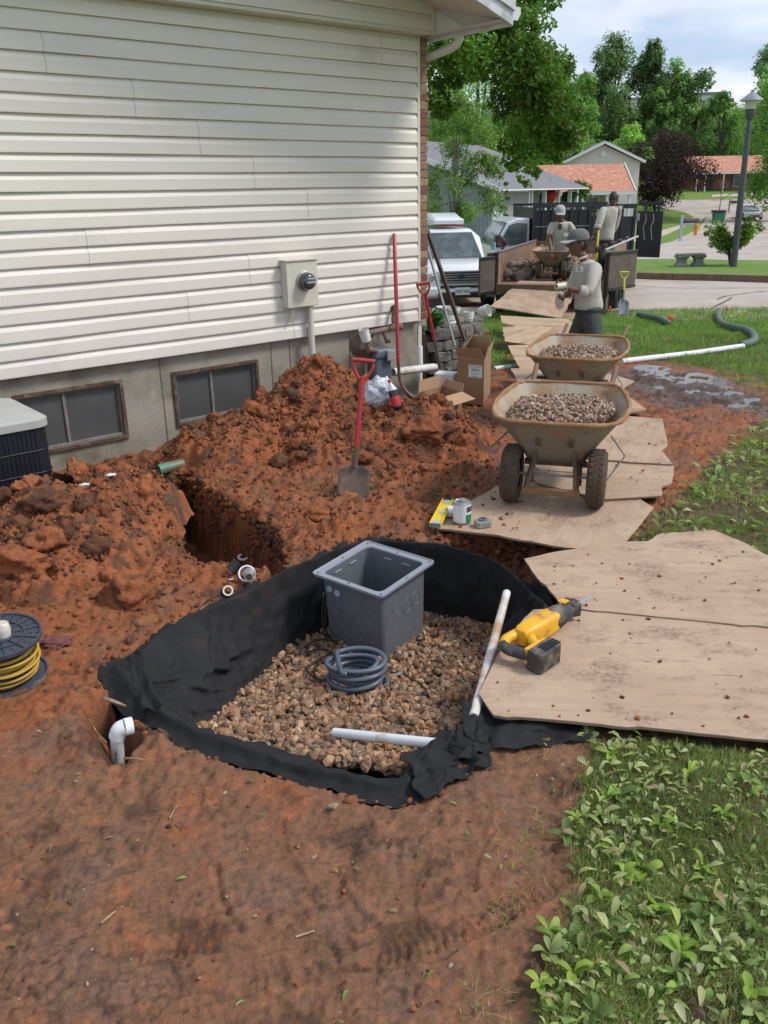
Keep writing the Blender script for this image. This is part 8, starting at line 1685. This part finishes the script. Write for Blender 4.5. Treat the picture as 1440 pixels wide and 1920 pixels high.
for s2 in (-1,1):
    for x in (-1.3,1.3): b = MB(); b.lathe([(.0,-.1),(.31,-.1),(.31,.1),(0,.1)], (x, s2*.78, .31), (0,1,0), 20, caps=False); wp_(b, 'wheel', mRubber)
    b = MB(); b.box((2.02, s2*.58, .56), (.12,.26,.08)); wp_(b, 'headlight', mHole)
b = MB(); b.box((2.16, 0, .36), (.04,.9,.12)); wp_(b, 'grille', mBlackPl)
# ------------------------------------------------------------------ grass and weeds near the camera
mGrs = mat('short_grass_blades', (1,1,1), .6, attr=True, spec=.3); mGrs = mFol
def blades(n, x0, x1, y0, y1, dens, hmin, hmax, wd, name, label, lay=.55, cols=((.24,.30,.08),(.19,.25,.07),(.30,.33,.12),(.36,.31,.18),(.20,.28,.07)), zf=None):
    x = RNG.uniform(x0, x1, n); y = RNG.uniform(y0, y1, n); k = RNG.random(n) < dens(x, y); x = x[k]; y = y[k]; n = len(x); z = (zf or HZ)(x, y)
    h = RNG.uniform(hmin, hmax, n)*(.7+.6*RNG.random(n)); a = RNG.uniform(0, 2*PI, n); l_ = RNG.random(n)**.6*lay*1.6; dx = np.cos(a)*l_; dy = np.sin(a)*l_; w_ = wd*RNG.uniform(.6, 1.3, n); sx = -np.sin(a+.6)*w_; sy = np.cos(a+.6)*w_
    up = np.sqrt(np.maximum(.08, 1-np.minimum(l_, .95)**2)); p0 = np.stack([x, y, z-.003], 1); mid = p0+np.stack([dx*h*.45, dy*h*.45, up*h*.6], 1); tip = p0+np.stack([dx*h*1.1, dy*h*1.1, up*h*.85], 1); sd_ = np.stack([sx, sy, sx*0], 1)
    V = np.stack([p0-sd_, p0+sd_, mid+sd_*.8, mid-sd_*.8, tip+sd_*.1, tip-sd_*.1], 1).reshape(-1, 3); i = np.arange(n)[:, None]*6; F = np.concatenate([i+np.array([[0,1,2,3]]), i+np.array([[3,2,4,5]])])
    pal = np.array(cols); c = pal[RNG.integers(0, len(pal), n)]*(RNG.uniform(.75, 1.3, n)*(1+.35*gnoise(x*1.7, y*1.7, 71)))[:, None]; o = npmesh(name, V, F, mGrs, None, False, np.repeat(c, 6, 0)); return tag(o, label, 'grass', kind='stuff')
def gmask(x, y):
    gn = .10*fbm(x*5, y*5, 4, 8); gr = polydist(x, y, GRASS_R); gl = polydist(x, y, GRASS_L); gm = polydist(x, y, GRASS_M); return np.maximum.reduce([sstep(-.03, .08, gr+gn*.6), sstep(-.1, .15, gl+gn), sstep(-.25, .3, gm+2.2*gn)])
def offply(x, y): return np.ones_like(x)
PLYS = [pw(px, z) for px, z in (([(925,1340),(898,1300),(940,1215),(1000,1143),(1060,1140),(1250,1150),(1470,1170),(1620,1215),(1640,1420),(1450,1388),(1200,1362),(1000,1346)],.068), ([(983,1048),(1130,1022),(1240,1000),(1338,994),(1480,1066),(1640,1190),(1200,1152),(1058,1137)],.078), ([(812,988),(965,893),(1060,880),(1226,952),(1160,1030),(935,1003)],.045), ([(1010,905),(985,830),(1262,872),(1240,930)],.06))]
def offp(x, y):
    m = np.ones(x.shape)
    for p in PLYS: m *= (polydist(x, y, p) < -.004)
    return m
patch = lambda x, y, s=80: np.clip(.62+.75*fbm(x*3.4, y*3.4, 4, s), .08, 1)
blades(300000, .35, 1.9, 1.35, 2.75, lambda x, y: gmask(x, y)*patch(x, y)*offp(x, y), .012, .045, .0011, 'lawn_grass', 'short trampled grass in the right foreground below the plywood')
blades(110000, 1.3, 4.3, 3.6, 7.4, lambda x, y: gmask(x, y)*patch(x, y, 81)*offp(x, y), .015, .05, .0017, 'lawn_grass', 'patchy grass on the right beside the upper plywood sheets')
blades(150000, .3, 9.0, 7.0, 17.8, lambda x, y: np.where(y < 13.3, gmask(x, y), sstep(17.9, 17.6, y))*np.clip(patch(x, y, 82)+.25*sstep(8,11,y), 0, 1), .035, .10, .004, 'lawn_grass', 'longer bright grass between the mud and the street', cols=((.15,.27,.05),(.11,.21,.045),(.20,.30,.07),(.21,.23,.08)))
blades(5200, -1.2, 1.2, 1.3, 4.3, lambda x, y: .12*np.ones(x.shape)*(polydist(x, y, RIM) < -.06), .008, .022, .0009, 'grass_scraps', 'torn scraps of grass scattered over the trodden mud', lay=.9, cols=((.16,.20,.08),(.25,.20,.12),(.10,.15,.05)))
blades(900, -1.75, .0, 4.3, 6.2, lambda x, y: (np.abs(polydist(x, y, TRENCH)+.02) < .05)*1.0, .02, .06, .0016, 'trench_grass', 'sparse grass hanging over the rim of the trench', lay=.8)
# broad leaves lying low among the grass
def flat_leaves(n, x0, x1, y0, y1, dens, L0, L1, name, label, wr=(.28,.5), par=None, pit=(-.1,.7), cols=((.27,.38,.10),(.19,.29,.08),(.34,.42,.15),(.40,.42,.22),(.15,.23,.07)), seg=3, lift=0.0):
    x = RNG.uniform(x0, x1, n); y = RNG.uniform(y0, y1, n); k = RNG.random(n) < dens(x, y); x = x[k]; y = y[k]; z = HZ(x, y)+.006+RNG.random(len(x))*lift; L_ = RNG.uniform(L0, L1, len(x)); pal = cols
    return leafset([((x[i], y[i], z[i]), random.uniform(0, 2*PI), random.uniform(*pit), L_[i], L_[i]*random.uniform(*wr), tuple(np.array(random.choice(pal))*random.uniform(.75, 1.2))) for i in range(len(x))], mFol, name, par, seg)
o = flat_leaves(3300, .35, 1.9, 1.3, 2.75, lambda x, y: gmask(x, y)*np.clip(.26+1.3*fbm(x*4.2, y*4.2, 3, 87)+.35*sstep(1.0,.6,x), .03, 1)*offp(x, y), .014, .052, 'weed_leaves', '', wr=(.28,.58), lift=.03, pit=(-.2,.40), cols=((.36,.42,.12),(.44,.48,.20),(.27,.36,.09),(.48,.49,.28),(.24,.30,.11),(.38,.31,.17))); tag(o, 'mass of trampled pale weed leaves over the foreground grass', 'ground cover', kind='stuff')
o = flat_leaves(3600, .35, 1.9, 1.3, 2.75, lambda x, y: gmask(x, y)*np.clip(patch(x, y, 83), .1, 1)*offp(x, y), .010, .030, 'clover_leaves', '', wr=(.45,.8), lift=.018); tag(o, 'small clover and weed leaves mixed through the foreground grass', 'ground cover', kind='stuff')
o = flat_leaves(3000, 1.4, 4.3, 3.8, 7.2, lambda x, y: gmask(x, y)*np.clip(patch(x, y, 84), .1, 1)*offp(x, y), .03, .085, 'broadleaf_weeds', '', wr=(.3,.55), lift=.02); tag(o, 'pale broad-leaved weeds in the grass right of the plywood track', 'ground cover', kind='stuff')
o = flat_leaves(460, -1.3, 1.3, 1.3, 3.2, lambda x, y: .22*np.ones(x.shape)*(polydist(x, y, RIM) < -.08)*(1+2*sstep(0,.6,x)), .012, .030, 'fallen_leaves', '', pit=(-.05,.15)); tag(o, 'torn green leaf pieces pressed into the mud', 'leaf litter', kind='stuff')
# plantain rosettes that can be picked out one by one
n_pl = 0; USED = set()
for tries in range(900):
    if n_pl >= 46: break
    u = random.uniform(985, 1440); v = random.uniform(1370, 1910); q = P(u, v, 0)
    edge_u = 1110 if v < 1470 else 1055 if v < 1650 else 1000
    if u < edge_u-10 or (v < 1500 and random.random() < .6): continue
    if float(offp(np.array([q[0]]), np.array([q[1]]))[0]) < .5: continue
    z0 = float(HZ(np.array([q[0]]), np.array([q[1]]))[0]); big = random.random(); tone = random.choice(((.16,.30,.05),(.10,.19,.05),(.19,.28,.11),(.20,.34,.06)))
    edge_ = 'right beside the bare mud' if u < edge_u+70 else 'at the right frame edge' if u > 1370 else 'left of centre' if u < 1200 else 'right of centre'; band_ = 'just below the plywood' if v < 1460 else 'a little below the plywood' if v < 1550 else 'above the tyre track' if v < 1640 else 'level with the tyre track' if v < 1730 else 'below the tyre track' if v < 1820 else 'near the bottom edge'
    adj = {0.16: 'bright green', .10: 'deep green', .19: 'pale dusty', .20: 'fresh yellow green'}[tone[0]]; nl = random.randint(4, 7); lab_ = '%s %s-leaved %s weed %s %s' % ('large' if big > .5 else 'small', {4:'four',5:'five',6:'six',7:'seven'}[nl], adj, edge_, band_)
    if lab_ in USED: continue
    USED.add(lab_)
    t = thing('plantain_weed', lab_, 'weed', (q[0], q[1], z0), group='broad-leaved weeds in the foreground grass'); a0 = random.uniform(0, 2*PI)
    for i in range(nl): leafset([((q[0], q[1], z0+.008+.003*i), a0+2*PI*i/nl+random.uniform(-.9,.9), random.uniform(-.05, .42), random.uniform(.024, .055)*(.8+.5*big), random.uniform(.016, .028)*(.8+.5*big), tuple(np.array(tone)*np.array([1.25,1,1])*random.uniform(.9, 1.4)))], mFol, 'leaf', t, 5)
    n_pl += 1
blades(9000, .15, 1.3, 1.3, 2.8, lambda x, y: np.exp(-((polydist(x, y, GRASS_R)+.10)/.07)**2)*(gnoise(x*7, y*7, 91) > .05)*offp(x, y), .012, .05, .0011, 'edge_tufts', 'ragged tufts and dead stems where the grass meets the mud', lay=.9, cols=((.24,.30,.08),(.36,.30,.17),(.30,.33,.12)))
xc = RNG.uniform(-1.3, 1.0, 150); yc = RNG.uniform(1.3, 2.9, 150); kc_ = (polydist(xc, yc, RIM) < -.06); xc = xc[kc_]; yc = yc[kc_]; sc_c = .002+.009*RNG.random(len(xc))**3
V, F_, C_ = instances(gpr, np.column_stack([xc, yc, HZ(xc, yc)+sc_c*.3]), sc_c, np.array([(.45,.32,.20),(.38,.22,.13),(.30,.26,.22),(.12,.08,.06)])[RNG.integers(0, 4, len(xc))], squash=.7); tag(npmesh('loose_pebbles', V, F_, mStone, None, False, C_), 'loose pebbles and chips pressed into the foreground mud', 'pebbles', kind='stuff')
# twigs on the mud
for i, (px, lb) in enumerate((([(318,1535),(326,1524),(334,1517)], 'short pale twig on the mud below the white elbow'), ([(190,1735),(210,1718),(230,1698)], 'dark thin twig in the lower left of the mud'), ([(555,1765),(590,1752)], 'dry stem on the mud left of the tyre track'))):
    b = MB(); b.tube([np.array([*P(u, v, 0)[:2], HZ(*[np.array([c]) for c in P(u, v, 0)[:2]])[0]+.006]) for u, v in px], .003, 5); tag(b.build('twig', mRoot), lb, 'twig')
